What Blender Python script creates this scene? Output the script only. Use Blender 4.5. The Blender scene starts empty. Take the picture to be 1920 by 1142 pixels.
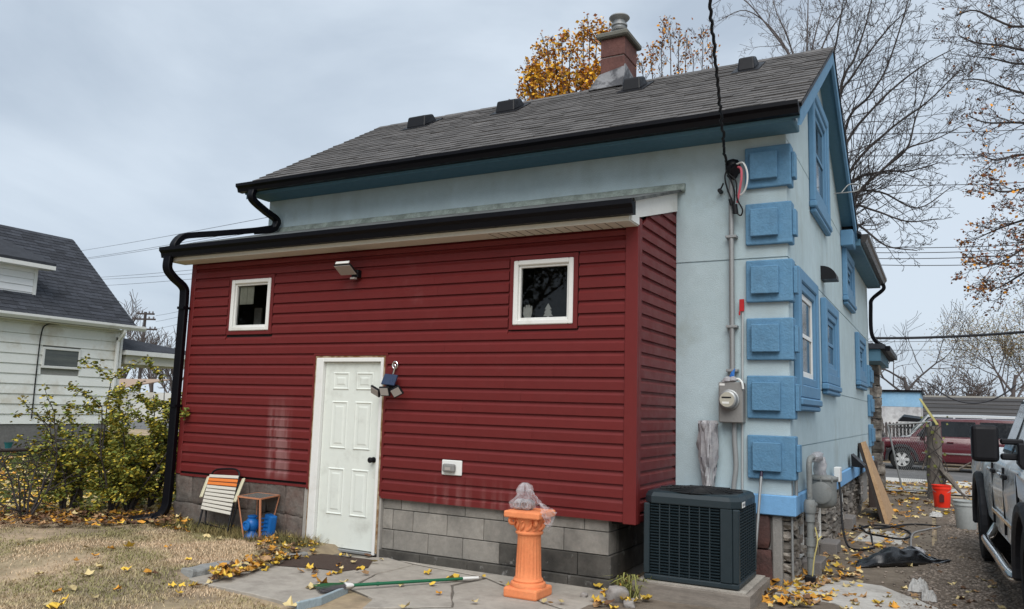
import bpy, bmesh, math, random
import numpy as np
from mathutils import Vector, Matrix, noise as mnoise

# ------------------------------------------------------------------ camera, world, sun, exposure
SC = bpy.context.scene
COL = SC.collection
PP = np.array([960., 571.])
_v1 = np.array([-1800., 682.]) - PP
_v2 = np.array([1768., 788.]) - PP
F = float(np.sqrt(-(_v1 @ _v2)))
_x = -np.array([_v1[0], _v1[1], F]); _x /= np.linalg.norm(_x)
_y = np.array([_v2[0], _v2[1], F]); _y /= np.linalg.norm(_y)
R = np.stack([_x, _y, np.cross(_x, _y)])
H = 1.6
cam_d = bpy.data.cameras.new('camera'); cam = bpy.data.objects.new('camera', cam_d); COL.objects.link(cam)
cam_d.sensor_width = 36; cam_d.lens = 36 * F / 1920; cam_d.clip_end = 2000; cam_d.clip_start = .05
cam.matrix_world = Matrix(((R[0][0], -R[0][1], -R[0][2], 0), (R[1][0], -R[1][1], -R[1][2], 0), (R[2][0], -R[2][1], -R[2][2], H), (0, 0, 0, 1)))
SC.camera = cam
def ray(px, py): return R @ np.array([px - PP[0], py - PP[1], F])
def onY(px, py, Y): r = ray(px, py); return r * Y / r[1] + [0, 0, H]
def onX(px, py, X): r = ray(px, py); return r * X / r[0] + [0, 0, H]
def onZ(px, py, Z): r = ray(px, py); return r * (Z - H) / r[2] + [0, 0, H]

SUN_EL, SUN_AZ = math.radians(50), math.radians(156)      # azimuth clockwise from +Y
w = bpy.data.worlds.new('World'); SC.world = w; w.use_nodes = True
nt = w.node_tree; nt.nodes.clear()
def wn(t, **k):
    n = nt.nodes.new(t)
    for a, b in k.items(): setattr(n, a, b)
    return n
sky = wn('ShaderNodeTexSky', sky_type='NISHITA', sun_disc=False, sun_elevation=SUN_EL, sun_rotation=SUN_AZ, air_density=1.0, dust_density=2.0)
tc = wn('ShaderNodeTexCoord'); mp = wn('ShaderNodeMapping'); mp.inputs['Scale'].default_value = (1, 1, 2.6)
n1 = wn('ShaderNodeTexNoise'); n1.inputs['Scale'].default_value = 1.7; n1.inputs['Detail'].default_value = 7; n1.inputs['Roughness'].default_value = .5; n1.inputs['Distortion'].default_value = .5
rp = wn('ShaderNodeValToRGB'); e = rp.color_ramp.elements
e[0].position = .40; e[0].color = (4.55, 5.35, 6.35, 1); e[1].position = .60; e[1].color = (6.4, 7.25, 8.2, 1)
mx = wn('ShaderNodeMix', data_type='RGBA'); mx.inputs[0].default_value = .90
bg = wn('ShaderNodeBackground'); bg.inputs[1].default_value = .056; out = wn('ShaderNodeOutputWorld')
L = nt.links.new
L(tc.outputs['Generated'], mp.inputs[0]); L(mp.outputs[0], n1.inputs['Vector']); L(n1.outputs[0], rp.inputs[0])
L(sky.outputs[0], mx.inputs[6]); L(rp.outputs[0], mx.inputs[7]); L(mx.outputs[2], bg.inputs[0]); L(bg.outputs[0], out.inputs[0])
sd = bpy.data.lights.new('sun', 'SUN'); sd.energy = 1.5; sd.angle = math.radians(50); sd.color = (1, .97, .93)
so = bpy.data.objects.new('sun', sd); COL.objects.link(so)
so.rotation_euler = Vector((math.sin(SUN_AZ) * math.cos(SUN_EL), math.cos(SUN_AZ) * math.cos(SUN_EL), math.sin(SUN_EL))).to_track_quat('Z', 'Y').to_euler()
SC.view_settings.view_transform = 'Standard'; SC.view_settings.look = 'None'; SC.view_settings.gamma = 1
SC.view_settings.exposure = 1.0; SC.view_settings.use_curve_mapping = False

# ------------------------------------------------------------------ materials
MATS = {}
def M(name, col, rough=.7, col2=None, scale=3., amt=.5, var=.12, bump=0., bscale=80., metal=0., spec=.4, rand=0., stain=None, stain_s=1.2, stain_t=.6, grain=None, swirl=False, trans=0., dist=0.):
    if name in MATS: return MATS[name]
    m = bpy.data.materials.new(name); m.use_nodes = True; t = m.node_tree; t.nodes.clear(); k = t.links.new
    o = t.nodes.new('ShaderNodeOutputMaterial'); b = t.nodes.new('ShaderNodeBsdfPrincipled'); k(b.outputs[0], o.inputs[0])
    b.inputs['Roughness'].default_value = rough; b.inputs['Metallic'].default_value = metal
    b.inputs['Specular IOR Level'].default_value = spec
    g = t.nodes.new('ShaderNodeNewGeometry'); vec = g.outputs['Position']
    if grain:
        mp = t.nodes.new('ShaderNodeMapping'); mp.inputs['Scale'].default_value = grain; k(vec, mp.inputs[0]); vec = mp.outputs[0]
    def nz(s, det=5, r=.6, v=vec):
        n = t.nodes.new('ShaderNodeTexNoise'); n.inputs['Scale'].default_value = s; n.inputs['Detail'].default_value = det; n.inputs['Roughness'].default_value = r; n.inputs['Distortion'].default_value = dist
        k(v, n.inputs['Vector']); return n.outputs[0]
    def mix(f, a, c, blend='MIX'):
        x = t.nodes.new('ShaderNodeMix'); x.data_type = 'RGBA'; x.blend_type = blend
        for i, v in ((0, f), (6, a), (7, c)):
            if isinstance(v, (int, float)): x.inputs[i].default_value = v
            elif isinstance(v, tuple): x.inputs[i].default_value = (*v, 1)
            else: k(v, x.inputs[i])
        return x.outputs[2]
    def ramp(v, a, c, lo=0., hi=1.):
        r = t.nodes.new('ShaderNodeMapRange'); r.inputs[1].default_value = a; r.inputs[2].default_value = c; r.inputs[3].default_value = lo; r.inputs[4].default_value = hi
        k(v, r.inputs[0]); return r.outputs[0]
    c = col
    if col2: c = mix(ramp(nz(scale), .5 - .25 * (1.01 - amt), .5 + .25 * (1.01 - amt)), c, col2)
    if var:
        f = ramp(nz(scale * 7.3, 6, .7), .25, .75, 1 - var, 1 + var)
        c = mix(1., c, f, 'MULTIPLY')
    if rand:
        oi = t.nodes.new('ShaderNodeObjectInfo'); a = t.nodes.new('ShaderNodeMath'); a.operation = 'ADD'; fr = t.nodes.new('ShaderNodeMath'); fr.operation = 'FRACT'
        k(oi.outputs['Random'], a.inputs[0]); k(g.outputs['Random Per Island'], a.inputs[1]); k(a.outputs[0], fr.inputs[0])
        c = mix(1., c, ramp(fr.outputs[0], 0, 1, 1 - rand, 1 + rand), 'MULTIPLY')
    if stain: c = mix(ramp(nz(stain_s, 6, .65, g.outputs['Position']), stain_t - .1, stain_t + .12), c, stain)
    if isinstance(c, tuple): b.inputs['Base Color'].default_value = (*c, 1)
    else: k(c, b.inputs['Base Color'])
    k(ramp(nz(scale * 4, 3), .3, .7, max(.03, rough - .08), min(1, rough + .08)), b.inputs['Roughness'])
    if bump:
        bp = t.nodes.new('ShaderNodeBump'); bp.inputs['Strength'].default_value = min(1, bump); bp.inputs['Distance'].default_value = .012
        if swirl:
            vo = t.nodes.new('ShaderNodeTexWave'); vo.wave_type = 'RINGS'; vo.inputs['Scale'].default_value = bscale; vo.inputs['Distortion'].default_value = 9; vo.inputs['Detail'].default_value = 3; vo.inputs['Detail Scale'].default_value = 1.6
            k(vec, vo.inputs['Vector']); k(vo.outputs['Fac'], bp.inputs['Height'])
        else: k(nz(bscale, 6, .65), bp.inputs['Height'])
        k(bp.outputs[0], b.inputs['Normal'])
    if trans:
        tr = t.nodes.new('ShaderNodeBsdfTransparent'); ms = t.nodes.new('ShaderNodeMixShader'); ms.inputs[0].default_value = trans
        k(b.outputs[0], ms.inputs[1]); k(tr.outputs[0], ms.inputs[2]); k(ms.outputs[0], o.inputs[0])
    MATS[name] = m; return m
def glass(name, tint=(.9, .92, .92), keep=.9, rough=.02):
    if name in MATS: return MATS[name]
    m = bpy.data.materials.new(name); m.use_nodes = True; t = m.node_tree; t.nodes.clear(); k = t.links.new
    o = t.nodes.new('ShaderNodeOutputMaterial'); g = t.nodes.new('ShaderNodeBsdfGlossy'); g.inputs['Roughness'].default_value = rough
    tr = t.nodes.new('ShaderNodeBsdfTransparent'); tr.inputs[0].default_value = (*[c * keep for c in tint], 1)
    fr = t.nodes.new('ShaderNodeFresnel'); fr.inputs[0].default_value = 1.5; ms = t.nodes.new('ShaderNodeMixShader')
    k(fr.outputs[0], ms.inputs[0]); k(tr.outputs[0], ms.inputs[1]); k(g.outputs[0], ms.inputs[2]); k(ms.outputs[0], o.inputs[0])
    MATS[name] = m; return m
RED = M('red_vinyl', (.136, .0185, .0180), .45, var=.07, scale=1.5, bump=.10, bscale=2.2, spec=.24, stain=(.19, .06, .06), stain_s=.9, stain_t=.72, rand=.05)
def streak(m, col, box, thr=.5, st=.55, sc=(14, 14, 1.2)):
    """a worn, whitish run-off stain of its own shape on a wall: (x0, x1, z0, z1)"""
    t = m.node_tree; k = t.links.new; b = [n for n in t.nodes if n.type == 'BSDF_PRINCIPLED'][0]; src = b.inputs['Base Color'].links[0].from_socket
    g = t.nodes.new('ShaderNodeNewGeometry'); sp = t.nodes.new('ShaderNodeSeparateXYZ'); k(g.outputs['Position'], sp.inputs[0])
    def mr(v, a, c):
        r = t.nodes.new('ShaderNodeMapRange'); r.interpolation_type = 'SMOOTHSTEP'; r.inputs[1].default_value = a; r.inputs[2].default_value = c; k(v, r.inputs[0]); return r.outputs[0]
    def mul(a, c):
        n = t.nodes.new('ShaderNodeMath'); n.operation = 'MULTIPLY'; k(a, n.inputs[0])
        if isinstance(c, float): n.inputs[1].default_value = c
        else: k(c, n.inputs[1])
        return n.outputs[0]
    mp = t.nodes.new('ShaderNodeMapping'); mp.inputs['Scale'].default_value = sc; k(g.outputs['Position'], mp.inputs[0])
    nz = t.nodes.new('ShaderNodeTexNoise'); nz.inputs['Scale'].default_value = 1.; nz.inputs['Detail'].default_value = 6; k(mp.outputs[0], nz.inputs['Vector'])
    x0, x1, z0, z1 = box; f = mul(mul(mr(sp.outputs[0], x0, x0 + .08), mr(sp.outputs[0], x1, x1 - .08)), mul(mr(sp.outputs[2], z0, z0 + .15), mr(sp.outputs[2], z1, z1 - .5)))
    f = mul(mul(f, mr(nz.outputs[0], thr - .12, thr + .2)), st)
    x = t.nodes.new('ShaderNodeMix'); x.data_type = 'RGBA'; x.inputs[7].default_value = (*col, 1); k(f, x.inputs[0]); k(src, x.inputs[6]); k(x.outputs[2], b.inputs['Base Color'])
streak(RED, (.40, .26, .25), (-6.78, -6.36, .68, 1.75), .42, .38)
streak(RED, (.30, .15, .14), (-4.6, -3.2, .55, 1.0), .52)
STUC = M('pale_stucco', (.445, .55, .585), .92, col2=(.405, .505, .535), scale=.9, var=.07, bump=.55, bscale=110, stain=(.33, .39, .38), stain_s=1.4, stain_t=.66)
streak(STUC, (.27, .31, .30), (-8.3, -1.2, 2.4, 4.9), .54, .3, (3.2, 3.2, .5))
BLUE = M('blue_stucco', (.118, .255, .395), .9, col2=(.10, .225, .355), scale=3, var=.12, bump=.75, bscale=42, stain=(.085, .18, .28), stain_s=5, stain_t=.64)
TRIM = M('blue_trim', (.10, .225, .36), .7, var=.08, scale=2, bump=.2, bscale=90)
BASEB = M('base_blue', (.17, .37, .62), .75, var=.08, scale=3, bump=.3, bscale=60)
SOFB = M('soffit_blue', (.075, .17, .24), .7, var=.08)
BLK = M('black_gutter', (.002, .002, .004), .45, var=.15, spec=.18)
SHIN = M('roof_shingle', (.125, .118, .114), .95, col2=(.095, .09, .088), scale=5, var=.25, rand=.22, bump=.5, bscale=260)
SHIN2 = M('dark_shingle', (.043, .047, .057), .95, col2=(.032, .035, .043), scale=4, var=.25, rand=.3, bump=.4, bscale=200)
WHITE = M('white_vinyl', (.74, .74, .71), .4, var=.04, scale=4, stain=(.55, .53, .48), stain_s=2.5, stain_t=.68)
CREAM = M('soffit_white', (.62, .60, .53), .55, var=.06)
DOORM = M('door_paint', (.70, .73, .675), .38, var=.03, scale=2, stain=(.50, .51, .46), stain_s=2.6, stain_t=.62)
BLOCK = M('concrete_block', (.315, .29, .255), .95, col2=(.255, .237, .21), scale=3, var=.18, bump=.7, bscale=170, rand=.14, stain=(.15, .14, .125), stain_s=2.4, stain_t=.60)
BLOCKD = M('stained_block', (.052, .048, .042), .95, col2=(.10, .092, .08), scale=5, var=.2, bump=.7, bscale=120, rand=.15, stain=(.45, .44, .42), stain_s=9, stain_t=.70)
MORT = M('mortar', (.25, .24, .225), .95, var=.15, bump=.6, bscale=120)
STONEB = M('brown_stone', (.115, .052, .045), .9, col2=(.075, .042, .038), scale=6, var=.2, bump=1, bscale=28, rand=.2)
STONEG = M('grey_stone', (.145, .13, .115), .92, col2=(.09, .075, .068), scale=5, var=.2, bump=1, bscale=24, rand=.4)
STONEV = M('stacked_stone', (.30, .275, .24), .9, col2=(.13, .11, .098), scale=8, var=.2, bump=1, bscale=32, rand=.5)
OLDST = M('old_stone', (.15, .138, .122), .92, col2=(.10, .068, .056), scale=4.2, amt=.3, var=.3, bump=1, bscale=22, rand=.3, stain=(.055, .05, .045), stain_s=2, stain_t=.62)
ROT = M('rotten_wood', (.20, .10, .035), .95, col2=(.42, .33, .22), scale=14, var=.3, bump=.8, bscale=70)
METAL = M('grey_metal', (.32, .33, .33), .45, metal=.5, var=.1, scale=6)
GALV = M('galvanised', (.30, .31, .31), .55, metal=.5, var=.15, scale=9)
GREYP = M('grey_paint', (.19, .20, .195), .6, var=.15, scale=7, bump=.15, bscale=80, stain=(.12, .10, .08), stain_s=8, stain_t=.66)
METERG = M('meter_grey', (.22, .215, .205), .55, var=.08, scale=8)
CONC = M('concrete', (.40, .365, .315), .95, col2=(.33, .30, .258), scale=1.8, var=.16, bump=.5, bscale=120, stain=(.24, .215, .185), stain_s=3.2, stain_t=.62)
CONC2 = M('pale_concrete', (.52, .50, .46), .95, col2=(.42, .395, .36), scale=3, var=.16, bump=.5, bscale=120, stain=(.28, .25, .22), stain_s=5, stain_t=.62)
ORANGE = M('orange_terracotta', (.84, .285, .115), .8, col2=(.76, .24, .095), scale=5, var=.1, bump=.35, bscale=90, stain=(.55, .25, .15), stain_s=6, stain_t=.68)
ACM = M('condenser_paint', (.016, .027, .033), .45, var=.1, scale=6)
ACD = M('condenser_dark', (.006, .007, .008), .7, var=.2)
WOODG = M('weathered_wood', (.27, .235, .20), .9, col2=(.19, .165, .14), scale=4, var=.2, bump=.5, bscale=60, grain=(1, 1, 8))
BARK = M('bark', (.055, .047, .045), .95, var=.2, scale=8, bump=.7, bscale=40)
BARKF = M('bark_grey', (.10, .085, .082), .95, var=.2, scale=8)
POSTW = M('post_wood', (.20, .18, .155), .95, col2=(.12, .10, .088), scale=7, var=.25, bump=1, bscale=45, grain=(2, 2, .4))
BRICKM = M('chimney_brick', (.135, .06, .05), .9, col2=(.10, .046, .04), scale=5, var=.2, bump=.6, bscale=60, rand=.15)
LEAD = M('flashing_lead', (.22, .22, .225), .55, col2=(.07, .07, .075), scale=5, amt=.8, var=.2, metal=.3)
CAPC = M('chimney_cap', (.14, .14, .12), .9, var=.25, scale=9, bump=.6, bscale=70)
DARK = M('siding_slot_shade', (.012, .012, .011), .9, var=.2)
PANE = glass('window_glass')
CARGL = M('car_glass', (.010, .012, .014), .06, var=0, spec=.45)
CARGL2 = M('windscreen', (.16, .20, .20), .08, var=.1, spec=.8)
RUBBER = M('rubber', (.012, .012, .012), .8, var=.2, scale=12, bump=.3, bscale=90)
BPLAST = M('black_plastic', (.004, .004, .006), .5, var=.15, spec=.3)
TARPM = M('black_tarp', (.007, .007, .008), .28, var=.2, spec=.6)
BTRIM = M('flare_plastic', (.018, .018, .021), .6, var=.15)
def carpaint(n, c, rough=.22):
    m = M(n, c, rough, var=.03, spec=.5); b = [x for x in m.node_tree.nodes if x.type == 'BSDF_PRINCIPLED'][0]
    b.inputs['Coat Weight'].default_value = .45; b.inputs['Coat Roughness'].default_value = .06; return m
PMAROON = carpaint('maroon_paint', (.085, .006, .012)); PWHITE = carpaint('white_paint', (.80, .81, .80)); PBLACK = carpaint('black_paint', (.012, .012, .014)); PSILV = carpaint('silver_paint', (.45, .46, .46))
CHROME = M('chrome', (.7, .7, .7), .15, metal=1., var=.05)
BAG = M('plastic_bag', (.62, .58, .60), .25, var=.1, trans=.74, spec=.6)
BAGW = M('plastic_wrap', (.52, .51, .52), .3, col2=(.36, .35, .37), scale=14, var=.2, trans=.3, bump=.8, bscale=18)

# ------------------------------------------------------------------ mesh helpers
class MB:
    def __init__(s): s.v = []; s.f = []
    def add(s, vs, fs):
        n = len(s.v); s.v += [tuple(float(c) for c in p) for p in vs]; s.f += [tuple(i + n for i in q) for q in fs]; return s
    def box(s, x0, x1, y0, y1, z0, z1):
        return s.add([(x0, y0, z0), (x1, y0, z0), (x1, y1, z0), (x0, y1, z0), (x0, y0, z1), (x1, y0, z1), (x1, y1, z1), (x0, y1, z1)],
                     [(0, 3, 2, 1), (4, 5, 6, 7), (0, 1, 5, 4), (1, 2, 6, 5), (2, 3, 7, 6), (3, 0, 4, 7)])
    def hexa(s, p):   # 8 corners in box order
        return s.add(p, [(0, 3, 2, 1), (4, 5, 6, 7), (0, 1, 5, 4), (1, 2, 6, 5), (2, 3, 7, 6), (3, 0, 4, 7)])
    def prism(s, poly, d):    # polygon (3D points, planar) pushed along d
        n = len(poly); p = [np.array(q, float) for q in poly]; d = np.array(d, float)
        return s.add(p + [q + d for q in p], [tuple(range(n))[::-1], tuple(range(n, 2 * n))] + [(i, (i + 1) % n, n + (i + 1) % n, n + i) for i in range(n)])
    def beam(s, a, b, w, h, up=(0, 0, 1)):
        a = Vector(a); b = Vector(b); t = (b - a).normalized(); u = Vector(up); r = t.cross(u)
        if r.length < 1e-4: r = t.cross(Vector((1, 0, 0)))
        r.normalize(); u = r.cross(t); r = r * w / 2; u = u * h / 2
        return s.hexa([a - r - u, a + r - u, b + r - u, b - r - u, a - r + u, a + r + u, b + r + u, b - r + u])
    def tube(s, pts, r, n=8, cap=True, flat=1.):
        pts = [Vector(p) for p in pts]; m = len(pts); rr = r if isinstance(r, (list, tuple)) else [r] * m
        b = len(s.v); pu = None
        for i, p in enumerate(pts):
            t = (pts[min(i + 1, m - 1)] - pts[max(i - 1, 0)]).normalized()
            if pu is None:
                pu = t.cross(Vector((0, 0, 1)))
                if pu.length < .05: pu = t.cross(Vector((0, 1, 0)))
            pu = (pu - t * pu.dot(t)).normalized(); q = t.cross(pu)
            for j in range(n):
                a = 2 * math.pi * j / n; s.v.append(tuple(p + (pu * math.cos(a) + q * math.sin(a) * flat) * rr[i]))
        for i in range(m - 1):
            for j in range(n): s.f.append((b + i * n + j, b + i * n + (j + 1) % n, b + (i + 1) * n + (j + 1) % n, b + (i + 1) * n + j))
        if cap: s.f.append(tuple(b + j for j in range(n))[::-1]); s.f.append(tuple(b + (m - 1) * n + j for j in range(n)))
        return s
    def rtube(s, pts, w, h, side):   # rectangular pipe, side = direction of the width
        b = len(s.v); side = Vector(side).normalized(); m = len(pts); pts = [Vector(p) for p in pts]
        for i, p in enumerate(pts):
            t = (pts[min(i + 1, m - 1)] - pts[max(i - 1, 0)]).normalized(); q = t.cross(side).normalized(); r = q.cross(t)
            c = .22
            for (a, d) in ((-1, -1 + c), (-1 + c, -1), (1 - c, -1), (1, -1 + c), (1, 1 - c), (1 - c, 1), (-1 + c, 1), (-1, 1 - c)): s.v.append(tuple(p + r * a * w / 2 + q * d * h / 2))
        for i in range(m - 1):
            for j in range(8): s.f.append((b + i * 8 + j, b + i * 8 + (j + 1) % 8, b + (i + 1) * 8 + (j + 1) % 8, b + (i + 1) * 8 + j))
        s.f.append(tuple(b + j for j in range(8))[::-1]); s.f.append(tuple(b + (m - 1) * 8 + j for j in range(8))); return s
    def lathe(s, prof, c=(0, 0, 0), n=24, ax='z', fl=None, cap=True):   # prof: (r, h)
        b = len(s.v); m = len(prof)
        for i, (r, h) in enumerate(prof):
            for j in range(n):
                a = 2 * math.pi * j / n; q = r * (fl(j, i) if fl else 1); u, v = q * math.cos(a), q * math.sin(a)
                p = {'z': (u, v, h), 'x': (h, u, v), 'y': (v, h, u)}[ax]
                s.v.append((c[0] + p[0], c[1] + p[1], c[2] + p[2]))
        for i in range(m - 1):
            for j in range(n): s.f.append((b + i * n + j, b + i * n + (j + 1) % n, b + (i + 1) * n + (j + 1) % n, b + (i + 1) * n + j))
        if cap: s.f.append(tuple(b + j for j in range(n))[::-1]); s.f.append(tuple(b + (m - 1) * n + j for j in range(n)))
        return s
    def xf(s, mat, start=0):
        mat = Matrix(mat)
        for i in range(start, len(s.v)): s.v[i] = tuple(mat @ Vector(s.v[i]))
        return s
    def build(s, name, mat, parent=None, smooth=False, bev=0., seg=1, sub=0):
        off = WLOC.get(parent.name, Vector()) if parent else Vector()
        me = bpy.data.meshes.new(name); me.from_pydata([tuple(Vector(p) - off) for p in s.v], [], s.f); me.update()
        bm = bmesh.new(); bm.from_mesh(me); bmesh.ops.recalc_face_normals(bm, faces=bm.faces); bm.to_mesh(me); bm.free()
        if mat: me.materials.append(mat)
        if smooth: me.polygons.foreach_set('use_smooth', [True] * len(me.polygons))
        o = bpy.data.objects.new(name, me); COL.objects.link(o)
        if parent: o.parent = parent
        WLOC[o.name] = off
        if bev:
            md = o.modifiers.new('b', 'BEVEL'); md.width = bev; md.segments = seg; md.limit_method = 'ANGLE'; md.angle_limit = .7
        if sub: md = o.modifiers.new('s', 'SUBSURF'); md.levels = sub; md.render_levels = sub
        if smooth and bev == 0 and not sub:
            try: me.set_sharp_from_angle(angle=.8)
            except Exception: pass
        return o
WLOC = {}
def thing(name, loc, label, cat, group=None):
    o = bpy.data.objects.new(name, None); COL.objects.link(o); o.location = tuple(float(c) for c in loc); o.empty_display_size = .1
    WLOC[o.name] = Vector(o.location); return tag(o, label, cat, group)
def tag(o, label, cat, group=None):
    o['label'] = label; o['category'] = cat
    if group: o['group'] = group
    return o
def struct(o): o['kind'] = 'structure'; return o
def stuff(o): o['kind'] = 'stuff'; return o
def piece(mesh, name, parent, loc, rot=(0, 0, 0), sc=(1, 1, 1)):   # one more object of a shared mesh, world placement
    o = bpy.data.objects.new(name, mesh); COL.objects.link(o); o.parent = parent
    o.location = Vector([float(c) for c in loc]) - (WLOC.get(parent.name, Vector()) if parent else Vector()); o.rotation_euler = rot; o.scale = sc; return o
def rawmesh(name, mb, mat, smooth=False):
    me = bpy.data.meshes.new(name); me.from_pydata(mb.v, [], mb.f); me.update(); me.materials.append(mat)
    if smooth: me.polygons.foreach_set('use_smooth', [True] * len(me.polygons))
    return me
def lerp(a, b, t): return a + (b - a) * t
def sstep(a, b, x): t = min(1, max(0, (x - a) / (b - a))); return t * t * (3 - 2 * t)
def bez(pts, n=24):     # Catmull-Rom through points
    P = [Vector(p) for p in pts]; P = [P[0] * 2 - P[1]] + P + [P[-1] * 2 - P[-2]]; o = []
    for i in range(1, len(P) - 2):
        for k in range(n):
            t = k / n; a, b, c, d = P[i - 1:i + 3]
            o.append(.5 * ((2 * b) + (c - a) * t + (2 * a - 5 * b + 4 * c - d) * t * t + (3 * b - a - 3 * c + d) * t ** 3))
    return o + [P[-2]]
rnd = random.Random(7)
def fb(p, s=1.): return mnoise.noise(Vector(p) * s)
def rough_block(name, mat, var, seed, n=3, round_=.12, amp=.06, smooth=True):
    """unit block (-.5...5) with rounded, uneven faces, shared by many stones"""
    bm = bmesh.new(); bmesh.ops.create_cube(bm, size=1); bmesh.ops.subdivide_edges(bm, edges=bm.edges[:], cuts=n, use_grid_fill=True)
    for v in bm.verts:
        c = v.co.copy(); m = max(abs(c.x), abs(c.y), abs(c.z)); l = c.length
        v.co = c.lerp(c * (m / l) * 1.25, round_); nz_ = mnoise.noise(c * 2.1 + Vector((seed * 7.1, 3.3, seed)))
        v.co *= 1 + amp * nz_ * 2 + (amp * .8 * mnoise.noise(c * 5.3 + Vector((seed, seed * 2.2, 1))) if n > 3 else 0)
    me = bpy.data.meshes.new(name); bm.to_mesh(me); bm.free(); me.materials.append(mat); me.polygons.foreach_set('use_smooth', [smooth] * len(me.polygons)); return me
def flat_block(name, mat, seed):
    bm = bmesh.new(); bmesh.ops.create_cube(bm, size=1); bmesh.ops.bevel(bm, geom=bm.edges[:], offset=.018, segments=1, affect='EDGES')
    for v in bm.verts: v.co *= 1 + .012 * mnoise.noise(v.co * 3 + Vector((seed, 0, 0)))
    me = bpy.data.meshes.new(name); bm.to_mesh(me); bm.free(); me.materials.append(mat); return me
# ------------------------------------------------------------------ ground
KA = onZ(352, 1082, .06); KB = onZ(566, 1046, .06)       # kerb ends beside the pad
def kerb_x(y): return lerp(KA[0], KB[0], (y - KA[1]) / (KB[1] - KA[1]))
def gz(x, y):
    z = .035 + .012 * fb((x * .6, y * .6, 0)) + .006 * fb((x * 2.3, y * 2.3, 4))
    l = sstep(kerb_x(y) + .02, kerb_x(y) - .12, x) if y > 3 else 0
    z += l * .075 * sstep(KA[1] - .7, KA[1] + .1, y) * (1 if x > -30 else 1)
    z += .10 * sstep(-12, -19, x)
    z -= .20 * sstep(20, 25.5, y)
    return z
def axis(a, b, st, lo, hi):
    o = list(np.arange(a, b + 1e-6, st)); s = st; q = b
    while q < hi: s *= 1.35; q += s; o.append(min(q, hi))
    s = st; q = a
    while q > lo: s *= 1.35; q -= s; o.insert(0, max(q, lo))
    return o
GX, GY = axis(-12, 3, .14, -500, 500), axis(2, 16, .14, -60, 900)
mb = MB(); nx = len(GX)
mb.v = [(x, y, gz(x, y)) for y in GY for x in GX]
mb.f = [(j * nx + i, j * nx + i + 1, (j + 1) * nx + i + 1, (j + 1) * nx + i) for j in range(len(GY) - 1) for i in range(nx - 1)]
LAWN = M('dry_lawn', (.46, .35, .235), 1., col2=(.33, .265, .17), scale=1.1, amt=.7, var=.3, bump=.8, bscale=90, stain=(.20, .16, .12), stain_s=.75, stain_t=.58, spec=.1)
GREENL = M('green_lawn', (.085, .105, .030), 1., col2=(.13, .12, .045), scale=.8, var=.2, bump=.8, bscale=60, spec=.1)
DIRT = M('path_dirt', (.215, .178, .14), 1., col2=(.15, .122, .096), scale=1.6, var=.25, bump=.8, bscale=70, spec=.1)
GRAV = M('gravel_bed', (.18, .145, .115), 1., col2=(.13, .103, .082), scale=2, var=.3, bump=1, bscale=55, spec=.15)
ground = struct(mb.build('ground', LAWN, smooth=True))
def sheet(name, poly, mat, dz, st=.25, zf=gz):
    """polygon sheet draped dz over the ground"""
    bm = bmesh.new(); bm.faces.new([bm.verts.new((p[0], p[1], 0)) for p in poly])
    xs = [p[0] for p in poly]; ys = [p[1] for p in poly]
    for a, b, n in ((min(xs), max(xs), (1, 0, 0)), (min(ys), max(ys), (0, 1, 0))):
        k = a + st
        while k < b:
            bmesh.ops.bisect_plane(bm, geom=bm.verts[:] + bm.edges[:] + bm.faces[:], plane_co=(k if n[0] else 0, k if n[1] else 0, 0), plane_no=n); k += st
    for v in bm.verts: v.co.z = zf(v.co.x, v.co.y) + dz
    bmesh.ops.recalc_face_normals(bm, faces=bm.faces)
    me = bpy.data.meshes.new(name); bm.to_mesh(me); bm.free(); me.materials.append(mat); me.polygons.foreach_set('use_smooth', [True] * len(me.polygons))
    if me.polygons and me.polygons[0].normal.z < 0: me.flip_normals()
    o = bpy.data.objects.new(name, me); COL.objects.link(o); return struct(o)
neighbour_lawn = sheet('neighbour_lawn', [(-60, -5), (-9.75, -5), (-9.75, 19), (-60, 19)], GREENL, .012, .6)
dirt_path = sheet('dirt_path', [(-2.55, 5.2), (-1.5, 4.6), (-.55, 5.6), (-.15, 9), (-.25, 18.6), (-1.25, 18.6), (-1.25, 8.0), (-2.55, 7.9)], DIRT, .014, .3)
gravel = sheet('gravel_driveway', [(-.75, 3.2), (3.2, 3.2), (3.2, 18.7), (-.2, 18.7), (-.12, 12), (-.35, 8.6)], GRAV, .02, .3)
sidewalk = sheet('sidewalk', [(-14, 19.3), (20, 19.3), (20, 21.4), (-14, 21.4)], CONC2, .03, .8)
verge = sheet('street_verge', [(-14, 21.45), (20, 21.45), (20, 24.2), (-14, 24.2)], DIRT, .02, .8)
ASPH = M('asphalt', (.16, .155, .15), .95, col2=(.12, .118, .115), scale=.8, var=.15, bump=.4, bscale=60)
road = sheet('road', [(-60, 25.5), (60, 25.5), (60, 34), (-60, 34)], ASPH, .03, 2.)
GUT = M('street_concrete', (.55, .53, .49), .9, var=.15, scale=2)
gutter_kerb = struct(MB().box(-14, 20, 24.9, 26.3, -.4, -.115).build('street_kerb', GUT, bev=.02))
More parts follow.
